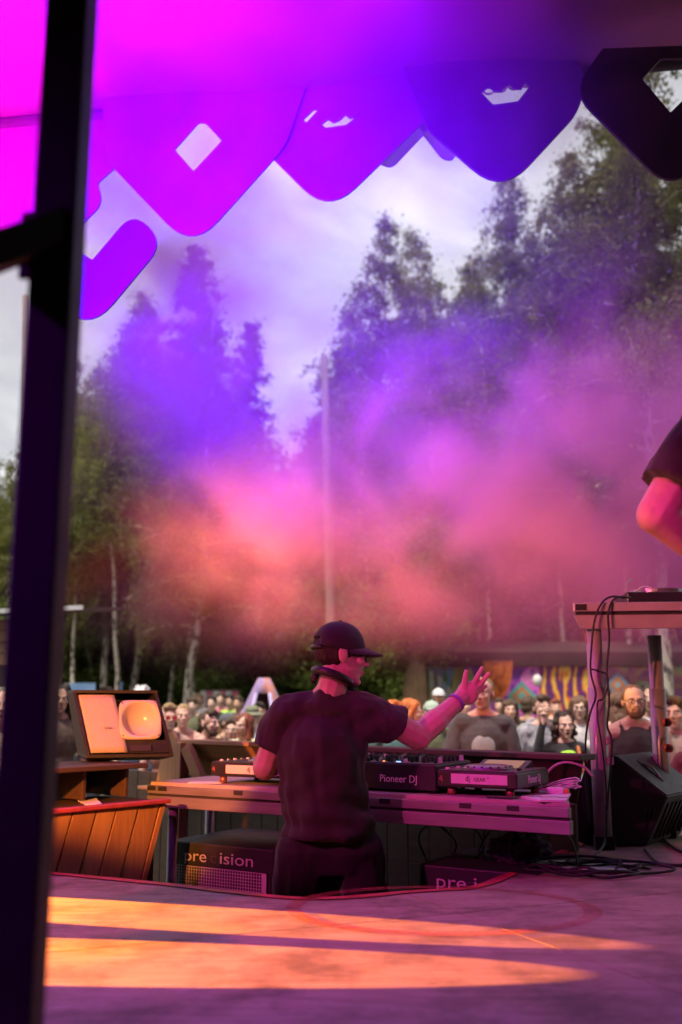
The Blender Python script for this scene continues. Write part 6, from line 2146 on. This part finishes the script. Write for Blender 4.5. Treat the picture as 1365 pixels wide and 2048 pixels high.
    me.vertices.foreach_set('co', co.reshape(-1)); me.update()
    no = np.empty(nV * 3, np.float32); me.vertices.foreach_get('normal', no); no = no.reshape(-1, 3)
    # folds: drag lines towards the raised shoulder and soft creases above the hem
    X, Y, Z = co[:, 0] - cx, co[:, 1], co[:, 2] - zs
    u, w = X * 0.8 + Z * 0.6, X * 0.6 - Z * 0.8
    k1 = vnoise(np.stack([u * 3.2, w * 15.0, Y * 3], 1), 1)
    low = np.clip((-0.22 - Z) / 0.25, 0, 1)
    k2 = vnoise(np.stack([X * 5 + Z * 9, Y * 5, Z * 18], 1), 2)
    k3 = vnoise(np.stack([X * 26, Y * 26, Z * 7], 1), 4)
    co += no * (0.009 * k1 + 0.018 * low * k2 + 0.004 * k3)[:, None]
    me.vertices.foreach_set('co', co.reshape(-1)); me.update()
    tee = cloth('performer_tee', (0.030, 0.022, 0.024), bump=0.12)
    link('t_shirt', me, tee, root)
    # trousers
    lg = [('c', (pel.x - 0.085, 0, pelz - 0.02), (pel.x + 0.085, 0, pelz - 0.02), 0.120, 0.122)]
    for sx in (-1, 1):
        lg += [('c', (pel.x + sx * 0.11, 0, pelz - 0.02), (pel.x + sx * 0.145 + 0.02, 0.03, 0.47), 0.106, 0.086), ('c', (pel.x + sx * 0.145 + 0.02, 0.03, 0.47), (pel.x + sx * 0.15, -0.01, 0.10), 0.086, 0.065)]
    put(lg, root, 'trousers', cloth('performer_trousers', (0.014, 0.012, 0.013)), 0.010, 3, 0.012, 9.0)
    for i in (2, 5): put(infl([legs[i]], 0.008), root, 'shoe', M_RUBBER, 0.012, 1)
    # hair under the cap
    put(xf([('e', (0, 0.021, 0.026), (0.0775, 0.0945, 0.082)), ('c', (0.073, 0.0, 0.03), (0.075, -0.004, -0.005), 0.008, 0.006), ('c', (-0.073, 0.0, 0.03), (-0.075, -0.004, -0.005), 0.008, 0.006)], HM, hs), root, 'hair', H_DARK, 0.005, 2, 0.003, 50)
    # cap
    mcap = cloth('cap_black', (0.022, 0.018, 0.020), bump=0.1)
    T_ = HM @ Matrix.Diagonal((hs, hs, hs, 1))
    bm = bmesh.new()
    bmesh.ops.create_uvsphere(bm, u_segments=36, v_segments=22, radius=1.0, matrix=Matrix.Translation((0, 0.012, 0.036)) @ Matrix.Diagonal((0.087, 0.109, 0.101, 1)))
    bmesh.ops.bisect_plane(bm, geom=bm.verts[:] + bm.edges[:] + bm.faces[:], plane_co=(0, 0, 0.016), plane_no=(0, 0.10, -1), clear_outer=True)
    # back opening above the strap
    kill = [v for v in bm.verts if v.co.y > 0.09 and abs(v.co.x) < 0.036 and v.co.z < 0.060]
    bmesh.ops.delete(bm, geom=kill, context='VERTS')
    for v in bm.verts: v.co += v.co.normalized() * 0.003 * mnoise.noise(v.co * 18)
    me = mesh_from(bm, 'cap', True); me.transform(T_); c = link('cap', me, mcap, root)
    c.modifiers.new('t', 'SOLIDIFY').thickness = 0.003
    bm = brim_mesh(0.083, (0.088, 0.190), math.pi * 1.04, math.pi * 1.96, 0.022, 0.040, cy=0.012, ry=1.22)
    for v in bm.verts: v.co.z -= 2.2 * v.co.x ** 2
    me = mesh_from(bm, 'brim', True); me.transform(T_); link('brim', me, mcap, c)
    bm = bmesh.new(); b_tube(bm, [(0.075 * math.sin(a), 0.012 + 0.107 * math.cos(a), 0.022 + 0.009 * math.cos(a) * 0) for a in np.linspace(-0.75, 0.75, 11)], 0.009, 6)
    me = mesh_from(bm, 'strap', True); me.transform(T_); link('strap', me, M_BLACKPL, c)
    bm = bmesh.new(); ell_prim(bm, (0, 0.012, 0.138), (0.009, 0.009, 0.005)); me = mesh_from(bm, 'button', True); me.transform(T_); link('button', me, mcap, c)
    gm = mat('metal_frame', (0.08, 0.06, 0.06), 0.3, metal=0.6)
    glasses(root, HM, hs, gm, None, 0.0016)
    face_bits(root, HM, hs, H_DARK)
    # headphones round the neck
    hp = thing('headphones', 'black headphones resting around the neck of the man in the cap', 'headphones', org)
    nc = neck + Vector((0.006, 0.0, 0.030))
    ring = [nc + Vector((0.074 * math.cos(a), 0.070 * math.sin(a), 0.012 - 0.028 * math.cos(a) * 0.9 + 0.012 * math.sin(-a))) for a in np.linspace(-math.pi * 1.15, 0.15, 26)]
    bm = bmesh.new(); b_tube(bm, ring, [0.012 + 0.006 * math.sin(math.pi * i / 25) for i in range(26)], 10); link('headband', mesh_from(bm, 'headband', True), M_BLACKPL, hp)
    for e in (ring[-1],):
        bm = bmesh.new(); bmesh.ops.create_cone(bm, cap_ends=True, segments=22, radius1=0.031, radius2=0.028, depth=0.028, matrix=Matrix.Translation(e + Vector((0.004, 0.035, -0.016))) @ Matrix.Rotation(R(65), 4, 'Y'))
        bmesh.ops.bevel(bm, geom=bm.edges[:], offset=0.004, segments=2, affect='EDGES')
        link('ear_cup', mesh_from(bm, 'ear_cup', True), M_BLACKPL, hp)
        bm = bmesh.new(); bmesh.ops.create_cone(bm, cap_ends=True, segments=22, radius1=0.018, radius2=0.018, depth=0.004, matrix=Matrix.Translation(e + Vector((0.024, 0.02, 0.006))) @ Matrix.Rotation(R(65), 4, 'Y'))
        link('cup_disc', mesh_from(bm, 'cup_disc'), M_GREYMETAL, hp)
    bm = bmesh.new(); bmesh.ops.create_cone(bm, cap_ends=True, segments=22, radius1=0.031, radius2=0.028, depth=0.028, matrix=Matrix.Translation(ring[0] + Vector((-0.004, 0.03, -0.014))) @ Matrix.Rotation(R(-65), 4, 'Y'))
    link('ear_cup', mesh_from(bm, 'ear_cup', True), M_BLACKPL, hp)
    # wristband
    ax = (wR - eR).normalized()
    q = ax.to_track_quat('Z', 'Y').to_matrix().to_4x4(); q.translation = wR - ax * 0.006
    bm = bmesh.new(); bmesh.ops.create_cone(bm, cap_ends=False, segments=24, radius1=0.0415, radius2=0.0410, depth=0.016, matrix=q)
    wb = link('wristband', mesh_from(bm, 'wristband', True), mat('violet_band', (0.22, 0.10, 0.45), 0.5), root)
    wb.modifiers.new('t', 'SOLIDIFY').thickness = 0.002
    return root


build_performer()


def build_side_person():
    """person at the right edge of the stage, turned towards the tall table"""
    D = 2.95
    base = Vector((1.37, D, 0.0))
    sx = P(1388, 860, D) - base
    eL = (P(1312, 1030, D + 0.02) - base)
    s = 1.86 / 1.75
    inv = 1 / s
    # local frame faces -Y; this person faces away, so yaw = pi and x flips
    def loc(v): v = Matrix.Rotation(-math.pi * 0.92, 3, 'Z') @ Vector(v); return v * inv
    e = loc(eL)
    w = loc(P(1425, 1130, D + 0.10) - base)
    person('person in a dark t-shirt standing over the tall table, elbow out', 0, 0, 0, yaw=math.pi * 0.92, hyaw=0.2, hpitch=0.35, skin=SK_PINK, hair='short', hairc=H_DARK, top_kind='tshirt', topm=cloth('performer_tee', (0.030, 0.022, 0.024)), legm=cloth('performer_trousers', (0.014, 0.012, 0.013)),
           detail=2, base=base, H=1.86, build=1.15, armk=1.22, group='performers on the stage',
           arms={1: (tuple(e), tuple(w), (0.3, -0.9, -0.2), 'relaxed'), -1: ((-0.27, -0.08, 1.14), (-0.2, -0.32, 1.10), (0.2, -0.9, 0), 'relaxed')})


build_side_person()
# ------------------------------------------------------------------ things behind the crowd
def mural_material(name, kind):
    m = bpy.data.materials.new(name)
    m.use_nodes = True
    nt = m.node_tree
    N, L = nt.nodes.new, nt.links.new
    bs = nt.nodes['Principled BSDF']; bs.inputs['Roughness'].default_value = 0.8
    tc = N('ShaderNodeTexCoord')
    mp = N('ShaderNodeMapping'); L(tc.outputs['Object'], mp.inputs[0])
    if kind == 'flame':
        mp.inputs['Scale'].default_value = (1.5, 1, 0.55)
        w = N('ShaderNodeTexWave'); w.inputs['Scale'].default_value = 0.9; w.inputs['Distortion'].default_value = 9.0; w.inputs['Detail'].default_value = 3.0; w.inputs['Detail Scale'].default_value = 2.6
        L(mp.outputs[0], w.inputs['Vector']); fac = w.outputs['Fac']
        cols = [(0.0, (0.12, 0.025, 0.17)), (0.38, (0.16, 0.025, 0.14)), (0.48, (0.70, 0.10, 0.02)), (0.70, (0.85, 0.30, 0.03)), (0.95, (0.85, 0.55, 0.10))]
    elif kind == 'violet':
        n = N('ShaderNodeTexNoise'); n.inputs['Scale'].default_value = 1.5; n.inputs['Detail'].default_value = 3; n.inputs['Distortion'].default_value = 2.4
        mp.inputs['Scale'].default_value = (1.2, 1, 0.9)
        L(mp.outputs[0], n.inputs['Vector']); fac = n.outputs['Fac']
        cols = [(0.28, (0.08, 0.03, 0.22)), (0.42, (0.22, 0.05, 0.42)), (0.50, (0.66, 0.09, 0.56)), (0.58, (0.78, 0.25, 0.60)), (0.66, (0.16, 0.05, 0.38))]
    elif kind == 'ribbon':
        mp.inputs['Scale'].default_value = (3.0, 1, 1.4)
        n = N('ShaderNodeTexVoronoi'); n.inputs['Scale'].default_value = 2.6
        L(mp.outputs[0], n.inputs['Vector'])
        sp = N('ShaderNodeSeparateXYZ'); L(n.outputs['Color'], sp.inputs[0]); fac = sp.outputs[0]
        cols = [(0.0, (0.10, 0.08, 0.20)), (0.2, (0.35, 0.33, 0.05)), (0.4, (0.42, 0.40, 0.42)), (0.55, (0.10, 0.22, 0.40)), (0.7, (0.50, 0.10, 0.06)), (0.85, (0.06, 0.16, 0.06)), (1.0, (0.25, 0.12, 0.40))]
    else:
        n = N('ShaderNodeTexNoise'); n.inputs['Scale'].default_value = 2.2; n.inputs['Detail'].default_value = 4; n.inputs['Distortion'].default_value = 1.5
        L(mp.outputs[0], n.inputs['Vector']); fac = n.outputs['Fac']
        cols = kind
    r = N('ShaderNodeValToRGB')
    while len(r.color_ramp.elements) < len(cols): r.color_ramp.elements.new(0.5)
    for e, (p, c) in zip(r.color_ramp.elements, cols): e.position = p; e.color = (*c, 1)
    L(fac, r.inputs[0]); L(r.outputs[0], bs.inputs['Base Color'])
    MATS[name] = m
    return m


def upright(name, px0, px1, py0, py1, depth, m, label, cat, thick=0.05, to_ground=True, group=None):
    a, b = P(px0, py0, depth), P(px1, py0, depth)
    z1 = a.z; z0 = GROUND if to_ground else P(px0, py1, depth).z
    c = Vector(((a.x + b.x) / 2, depth, (z0 + z1) / 2))
    bm = bmesh.new(); b_box(bm, (0, 0, 0), (b.x - a.x, thick, z1 - z0))
    o = link(name, mesh_from(bm, name), m, loc=c)
    if label: tag(o, label, cat, group)
    return o


def build_far():
    D = 22.5
    G = 'painted mural panels behind the crowd'
    upright('mural_panel', 858, 930, 1334, 0, D + 0.2, mural_material('ribbon_mural', 'ribbon'), 'mural panel of small multicoloured ribbons beside the pale leaning trunk', 'mural', group=G)
    v = upright('mural_panel', 931, 1078, 1332, 0, D, mural_material('violet_mural', 'violet'), 'violet and magenta swirled mural panel', 'mural', group=G)
    f = upright('mural_panel', 1079, 1200, 1330, 0, D, mural_material('flame_mural', 'flame'), 'mural panel of orange flames on purple', 'mural', group=G)
    upright('mural_panel', 1201, 1420, 1334, 0, D + 0.1, mural_material('dusk_mural', [(0.30, (0.10, 0.03, 0.12)), (0.45, (0.22, 0.06, 0.14)), (0.56, (0.30, 0.12, 0.10)), (0.66, (0.16, 0.26, 0.12)), (0.75, (0.14, 0.04, 0.14))]), 'dusky purple and green mural panel behind the bearded man', 'mural', group=G)
    # painted diamonds
    def diamond(px, py, w, h, cols, par):
        o = None
        for k, (sc, c) in enumerate(zip((1.0, 0.66, 0.34), cols)):
            m = mat('mural_paint_%d%d%d' % tuple(int(v_ * 99) for v_ in c), c, 0.8, var=0.15)
            pts = [P(px, py - h * sc, D - 0.03 - 0.006 * k), P(px + w * sc, py, D - 0.03 - 0.006 * k), P(px, py + h * sc, D - 0.03 - 0.006 * k), P(px - w * sc, py, D - 0.03 - 0.006 * k)]
            pr = prism('painted_diamond', [p - par.location for p in pts], (0, 0.004, 0), m, par)
    diamond(1044, 1392, 30, 30, ((0.10, 0.36, 0.33), (0.55, 0.20, 0.08), (0.16, 0.40, 0.36)), v)
    diamond(936 + 4, 1362, 12, 28, ((0.45, 0.30, 0.05), (0.10, 0.30, 0.20), (0.40, 0.25, 0.05)), v)
    diamond(1236, 1370, 24, 26, ((0.16, 0.24, 0.34), (0.55, 0.16, 0.05), (0.30, 0.34, 0.36)), f)
    # orange hanging banner with a rounded end
    pts = round_poly([(967, 1322), (1026, 1322), (1022, 1370), (996, 1412), (972, 1372)], [0, 0, 20, 22, 20])
    o = px_plate('hanging_banner', [pts], D - 0.3, mural_material('orange_banner', [(0.35, (0.16, 0.03, 0.01)), (0.5, (0.42, 0.08, 0.01)), (0.62, (0.60, 0.15, 0.02)), (0.7, (0.3, 0.05, 0.01))]), 'x', thick=0.02)
    tag(o, 'rounded orange banner hanging before the violet mural', 'banner')
    # long dark awning above the murals
    root = thing('awning', 'long dark brown awning above the murals', 'awning', P(1120, 1410, D))
    root.location.z = GROUND
    a, b = P(838, 1318, D - 0.8), P(1500, 1318, D - 0.8)
    zt = P(1000, 1304, D - 0.8).z - GROUND
    zb = P(1000, 1330, D - 0.8).z - GROUND
    m = mat('awning_cloth', (0.028, 0.015, 0.010), 0.9, var=0.25, vscale=1.5)
    w = b.x - a.x
    cx = (a.x + b.x) / 2 - root.location.x
    box('valance', (cx, -0.10, (zt + zb) / 2), (w, 0.05, zt - zb), m, root)
    bm = bmesh.new(); b_box(bm, (cx, 1.15, zt + 0.2), (w, 2.4, 0.06), Euler((0.16, 0, 0)))
    link('roof_panel', mesh_from(bm, 'roof_panel'), m, root)
    for k in range(5): tube('post', [(cx - w / 2 + 0.1 + k * (w - 0.2) / 4, 0.35, 0), (cx - w / 2 + 0.1 + k * (w - 0.2) / 4, 0.35, zb + 0.1)], 0.05, M_BARK, root)
    # white balloon-like lamp beside the pointing finger
    bm = bmesh.new(); bmesh.ops.create_uvsphere(bm, u_segments=18, v_segments=12, radius=0.11, matrix=Matrix.Diagonal((0.85, 0.85, 1.1, 1)))
    pl = P(1075, 1361, 20.5)
    ba = thing('lantern', 'small white paper lantern hanging before the flame mural', 'lantern', pl)
    link('shade', mesh_from(bm, 'shade', True), M_PAPER, ba)
    tube('cord', [(0, 0, 0.1), (0, 0, P(1075, 1318, 20.5).z - pl.z)], 0.006, M_RUBBER, ba)
    # patterned tent
    D2 = 13.5
    c = P(528, 1410, D2)
    H = P(525, 1356, D2).z - GROUND
    root = thing('patterned_tent', 'purple and orange patterned pointed tent behind the olive bucket hat', 'tent', (c.x, D2, GROUND))
    mt = mural_material('tent_cloth', [(0.32, (0.22, 0.15, 0.34)), (0.46, (0.36, 0.24, 0.42)), (0.55, (0.55, 0.20, 0.12)), (0.62, (0.30, 0.20, 0.40)), (0.7, (0.42, 0.36, 0.44))])
    bm = bmesh.new(); n = 18
    rings = []
    for h, r in ((0, 0.95), (0.35, 0.72), (0.7, 0.42), (0.9, 0.20), (1.0, 0.09)):
        rings.append([bm.verts.new((r * math.cos(2 * math.pi * k / n) * 0.9, r * math.sin(2 * math.pi * k / n), H * h)) for k in range(n)])
    for q in range(4):
        for k in range(n):
            if q < 3 and k in (12, 13, 14): continue       # doorway towards the stage
            bm.faces.new((rings[q][k], rings[q][(k + 1) % n], rings[q + 1][(k + 1) % n], rings[q + 1][k]))
    bm.faces.new(rings[-1])
    sh = link('canvas', mesh_from(bm, 'canvas', True), mt, root)
    sh.modifiers.new('t', 'SOLIDIFY').thickness = 0.02
    for k in (12, 15):
        p = [(0.95 * math.cos(2 * math.pi * k / n) * 0.9, 0.95 * math.sin(2 * math.pi * k / n) - 0.01, 0), (0.20 * math.cos(2 * math.pi * k / n) * 0.9, 0.20 * math.sin(2 * math.pi * k / n) - 0.01, H * 0.9)]
        tube('pole', p, 0.025, cloth('tentedge', (0.40, 0.33, 0.55)), root)
    # pointed upright boards
    for k, (px, top, dep) in enumerate(((424, 1414, 12.2), (440, 1432, 12.3), (462, 1424, 12.4), (478, 1414, 12.5), (398, 1425, 12.2), (548, 1420, 12.6))):
        b = P(px, 1410, dep); t = P(px, top, dep); z0 = GROUND
        w_ = 0.14
        pts = [Vector((-w_, 0, 0)), Vector((w_, 0, 0)), Vector((w_, 0, t.z - z0 - 0.25)), Vector((w_ * 0.6, 0, t.z - z0)), Vector((-w_, 0, t.z - z0 - 0.30))]
        o = prism('pointed_board', pts, (0, 0.03, 0), M_PINE)
        o.location = (b.x, dep, z0)
        o.rotation_euler = (0, 0.02 * (k - 2), 0)
        tag(o, ('pointed pine board between the bearded man and the dark grey cap', 'lower pointed pine board left of the dark grey cap', 'pointed pine board directly behind the dark grey cap',
                'pointed pine board between the dark grey cap and the auburn-haired woman', 'pointed pine board behind the bearded man', 'pointed pine board beside the patterned tent')[k], 'board', 'pointed boards standing in the crowd')
    # striped stall with bunting
    D3 = 24
    root = thing('market_stall', 'far stall hung with pink and white cloths', 'stall', P(440, 1410, D3))
    root.location.z = GROUND
    a, b = P(402, 1390, D3), P(478, 1390, D3)
    for x in (a.x, b.x): tube('post', [(x - root.location.x, 0, 0), (x - root.location.x, 0, a.z - GROUND + 0.1)], 0.04, M_BARK, root)
    tube('rail', [(a.x - root.location.x, 0, a.z - GROUND + 0.1), (b.x - root.location.x, 0, a.z - GROUND + 0.1)], 0.03, M_BARK, root)
    for k in range(6):
        x0 = a.x + (b.x - a.x) * k / 6 - root.location.x; ww = (b.x - a.x) / 6 * 0.9
        h_ = 0.55 if k % 3 else 0.35
        prism('hung_cloth', [(x0, -0.05, a.z - GROUND + 0.09), (x0 + ww, -0.05, a.z - GROUND + 0.09), (x0 + ww, -0.05, a.z - GROUND - h_ * 0.6), (x0 + ww / 2, -0.05, a.z - GROUND - h_), (x0, -0.05, a.z - GROUND - h_ * 0.6)], (0, 0.01, 0), cloth('pink', (0.55, 0.12, 0.2)) if k % 2 else cloth('white', (0.6, 0.58, 0.58)), root)
    box('counter', ((a.x + b.x) / 2 - root.location.x, -0.2, 0.45), (b.x - a.x, 0.4, 0.9), M_DARKWOOD, root)
    # blue tarpaulins between the trunks
    mb = mat('blue_tarp', (0.10, 0.20, 0.42), 0.5, col2=(0.30, 0.42, 0.58), vscale=1.5, bump=0.4, bscale=3)
    upright('tarpaulin', 138, 192, 1366, 1400, 23, mb, 'blue tarpaulin sheet strung between the slim birches', 'tarpaulin')
    upright('tarpaulin', 231, 246, 1364, 1400, 25, mb, 'narrow strip of blue tarpaulin behind the neon green cap', 'tarpaulin')
    # timber hut at the far left
    D4 = 12.0
    root = thing('timber_hut', 'brown timber hut with a pale metal roof edge, behind the steel post', 'hut', P(40, 1410, D4))
    root.location.z = GROUND
    ox = root.location.x
    x0, x1 = P(-330, 1410, D4).x - ox, P(118, 1410, D4).x - ox
    zt = P(0, 1246, D4).z - GROUND
    zr = P(140, 1216, D4).z - GROUND
    nb = 14
    for k in range(nb):
        w_ = (x1 - x0) / nb
        box('wall_plank', (x0 + w_ * (k + 0.5), 0.05, 1.05), (w_ - 0.012, 0.03, 2.1), wood_mat('grey_plank', (0.16, 0.12, 0.09), (0.26, 0.20, 0.16), 0.85, (5, 5, 0.4), 5), root, bev=0.003)
    zf = P(0, 1335, D4).z - GROUND
    for k in range(4):
        h_ = (zt - zf) / 4
        box('fascia_board', ((x0 + x1) / 2, -0.55, zf + h_ * (k + 0.5)), (x1 - x0 + 0.25, 0.03, h_ - 0.012), wood_mat('hut_board', (0.12, 0.06, 0.03), (0.21, 0.11, 0.055), 0.75, (0.5, 5, 5), 6), root, bev=0.003)
    bm = bmesh.new(); b_box(bm, ((x0 + x1) / 2 + 0.12, 0.3, zt + 0.12), (x1 - x0 + 0.6, 2.0, 0.05), Euler((0.1, -0.045, 0)))
    link('roof', mesh_from(bm, 'roof'), M_DARKWOOD, root)
    bm = bmesh.new(); b_box(bm, ((x0 + x1) / 2 + 0.12, -0.72, zt + 0.045), (x1 - x0 + 0.6, 0.04, 0.05), Euler((0.0, -0.045, 0)))
    link('roof_edge', mesh_from(bm, 'roof_edge'), mat('pale_metal', (0.6, 0.6, 0.6), 0.4, metal=0.4), root)
    for xx in (x0, x1): tube('post', [(xx, -0.5, 0), (xx, -0.5, zt)], 0.06, M_BARK, root)
    # side stage bits at the far left, in front of the hut
    t = thing('folding_frame', 'folding metal frame with a pale shelf beside the steel post', 'frame', F(-20, 1548, 0.30))
    t.location.z = 0
    box('shelf', (0.0, 0, 0.30), (0.35, 0.3, 0.02), M_WHITEPL, t)
    tube('strut', [(-0.16, -0.12, 0.0), (0.16, -0.12, 0.29)], 0.012, M_STEEL, t)
    tube('strut', [(0.16, -0.10, 0.0), (-0.16, -0.10, 0.29)], 0.012, M_STEEL, t)


build_far()
# ------------------------------------------------------------------ stage smoke (smoke colour itself tinted magenta, besides the coloured lamps)
def build_smoke():
    mn, mx = Vector((-3.2, 3.7, 0.75)), Vector((4.2, 9.2, 5.6))
    m = bpy.data.materials.new('smoke')
    m.use_nodes = True
    nt = m.node_tree
    nt.nodes.clear()
    out = nt.nodes.new('ShaderNodeOutputMaterial')
    pv = nt.nodes.new('ShaderNodeVolumePrincipled')
    pv.inputs['Color'].default_value = (0.52, 0.155, 0.56, 1)  # magenta tint put into the smoke to stand in for coloured light
    pv.inputs['Density'].default_value = 1.0
    pv.inputs['Anisotropy'].default_value = 0.15
    nt.links.new(pv.outputs[0], out.inputs['Volume'])
    MATS['smoke'] = m

    ng = bpy.data.node_groups.new('smoke_field', 'GeometryNodeTree')
    ng.interface.new_socket('Geometry', in_out='INPUT', socket_type='NodeSocketGeometry')
    ng.interface.new_socket('Geometry', in_out='OUTPUT', socket_type='NodeSocketGeometry')
    N, L = ng.nodes.new, ng.links.new
    go = N('NodeGroupOutput')
    vc = N('GeometryNodeVolumeCube')
    vc.inputs['Min'].default_value = mn
    vc.inputs['Max'].default_value = mx
    vc.inputs['Resolution X'].default_value = 150
    vc.inputs['Resolution Y'].default_value = 96
    vc.inputs['Resolution Z'].default_value = 100
    sm = N('GeometryNodeSetMaterial')
    sm.inputs['Material'].default_value = m
    L(vc.outputs[0], sm.inputs['Geometry']); L(sm.outputs[0], go.inputs[0])
    pos = N('GeometryNodeInputPosition').outputs[0]

    def math_(op, a, b=None):
        n = N('ShaderNodeMath'); n.operation = op
        for i, v in enumerate((a, b)):
            if v is None: continue
            if isinstance(v, (int, float)): n.inputs[i].default_value = v
            else: L(v, n.inputs[i])
        return n.outputs[0]

    def vmath(op, a, b):
        n = N('ShaderNodeVectorMath'); n.operation = op
        for i, v in enumerate((a, b)):
            if isinstance(v, (tuple, list, Vector)): n.inputs[i].default_value = tuple(v)
            else: L(v, n.inputs[i])
        return n

    # billow the coordinates a little
    wn = N('ShaderNodeTexNoise'); wn.inputs['Scale'].default_value = 0.9; wn.inputs['Detail'].default_value = 3
    L(pos, wn.inputs['Vector'])
    wsub = vmath('SUBTRACT', wn.outputs['Color'], (0.5, 0.5, 0.5)).outputs[0]
    wmul = vmath('MULTIPLY', wsub, (1.3, 1.3, 1.3)).outputs[0]
    wp = vmath('ADD', pos, wmul).outputs[0]

    def blob(c, r, amp):
        d = vmath('SUBTRACT', wp, c).outputs[0]
        d = vmath('DIVIDE', d, r).outputs[0]
        dd = vmath('DOT_PRODUCT', d, d).outputs['Value']
        e = math_('POWER', 2.718, math_('MULTIPLY', dd, -1.0))
        return math_('MULTIPLY', e, amp)

    blobs = BLOBS
    tot = None
    for b in blobs:
        v = blob(*b)
        tot = v if tot is None else math_('ADD', tot, v)
    nz = N('ShaderNodeTexNoise'); nz.inputs['Scale'].default_value = 1.5; nz.inputs['Detail'].default_value = 6; nz.inputs['Roughness'].default_value = 0.58
    L(wp, nz.inputs['Vector'])
    mr = N('ShaderNodeMapRange'); mr.interpolation_type = 'SMOOTHSTEP'
    mr.inputs['From Min'].default_value = 0.38; mr.inputs['From Max'].default_value = 0.64
    mr.inputs['To Min'].default_value = 0.03; mr.inputs['To Max'].default_value = 1.5
    L(nz.outputs[0], mr.inputs['Value'])
    dens = math_('MULTIPLY', tot, mr.outputs[0])
    dens = math_('MAXIMUM', math_('SUBTRACT', dens, 0.012), 0.0)
    # fade at the faces of the box
    sep = N('ShaderNodeSeparateXYZ'); L(pos, sep.inputs[0])
    for k, (a, b, w) in enumerate(((mn.x, mx.x, 0.5), (mn.y, mx.y, 0.3), (mn.z, mx.z, 0.5))):
        lo = N('ShaderNodeMapRange'); lo.inputs['From Min'].default_value = a; lo.inputs['From Max'].default_value = a + w; L(sep.outputs[k], lo.inputs['Value'])
        hi = N('ShaderNodeMapRange'); hi.inputs['From Min'].default_value = b; hi.inputs['From Max'].default_value = b - w; L(sep.outputs[k], hi.inputs['Value'])
        dens = math_('MULTIPLY', dens, math_('MULTIPLY', lo.outputs[0], hi.outputs[0]))
    L(dens, vc.inputs['Density'])

    bm = bmesh.new()
    b_box(bm, (mn + mx) / 2, mx - mn)
    o = link('smoke', mesh_from(bm, 'smoke'), m)
    md = o.modifiers.new('smoke_field', 'NODES')
    md.node_group = ng
    tag(o, 'magenta-tinted stage smoke drifting between the platform and the trees, lit violet pink and orange', 'smoke', kind='stuff')


# (centre, radii, density per metre)
BLOBS = [
    ((1.15, 6.6, 2.2), (1.6, 1.0, 0.80), 1.10),     # pink bank in the middle
    ((-0.55, 6.4, 1.78), (0.36, 0.8, 0.42), 1.0),    # orange puff at the left
    ((0.15, 6.4, 1.85), (0.7, 0.8, 0.4), 0.3),
    ((-1.05, 6.4, 3.25), (0.64, 0.9, 0.80), 1.5),      # violet drift in front of the pointed tree
    ((-0.9, 4.9, 4.0), (1.7, 0.8, 0.60), 1.3),
    ((0.7, 4.7, 4.15), (0.8, 0.5, 0.45), 1.2),       # layer under the canopy edge
    ((2.0, 6.2, 1.35), (1.1, 1.0, 0.45), 0.6),
    ((1.0, 6.6, 1.3), (2.4, 1.2, 0.55), 0.12),        # thin warm haze
    ((2.6, 6.6, 2.2), (0.9, 1.0, 0.6), 0.5),
]
build_smoke()
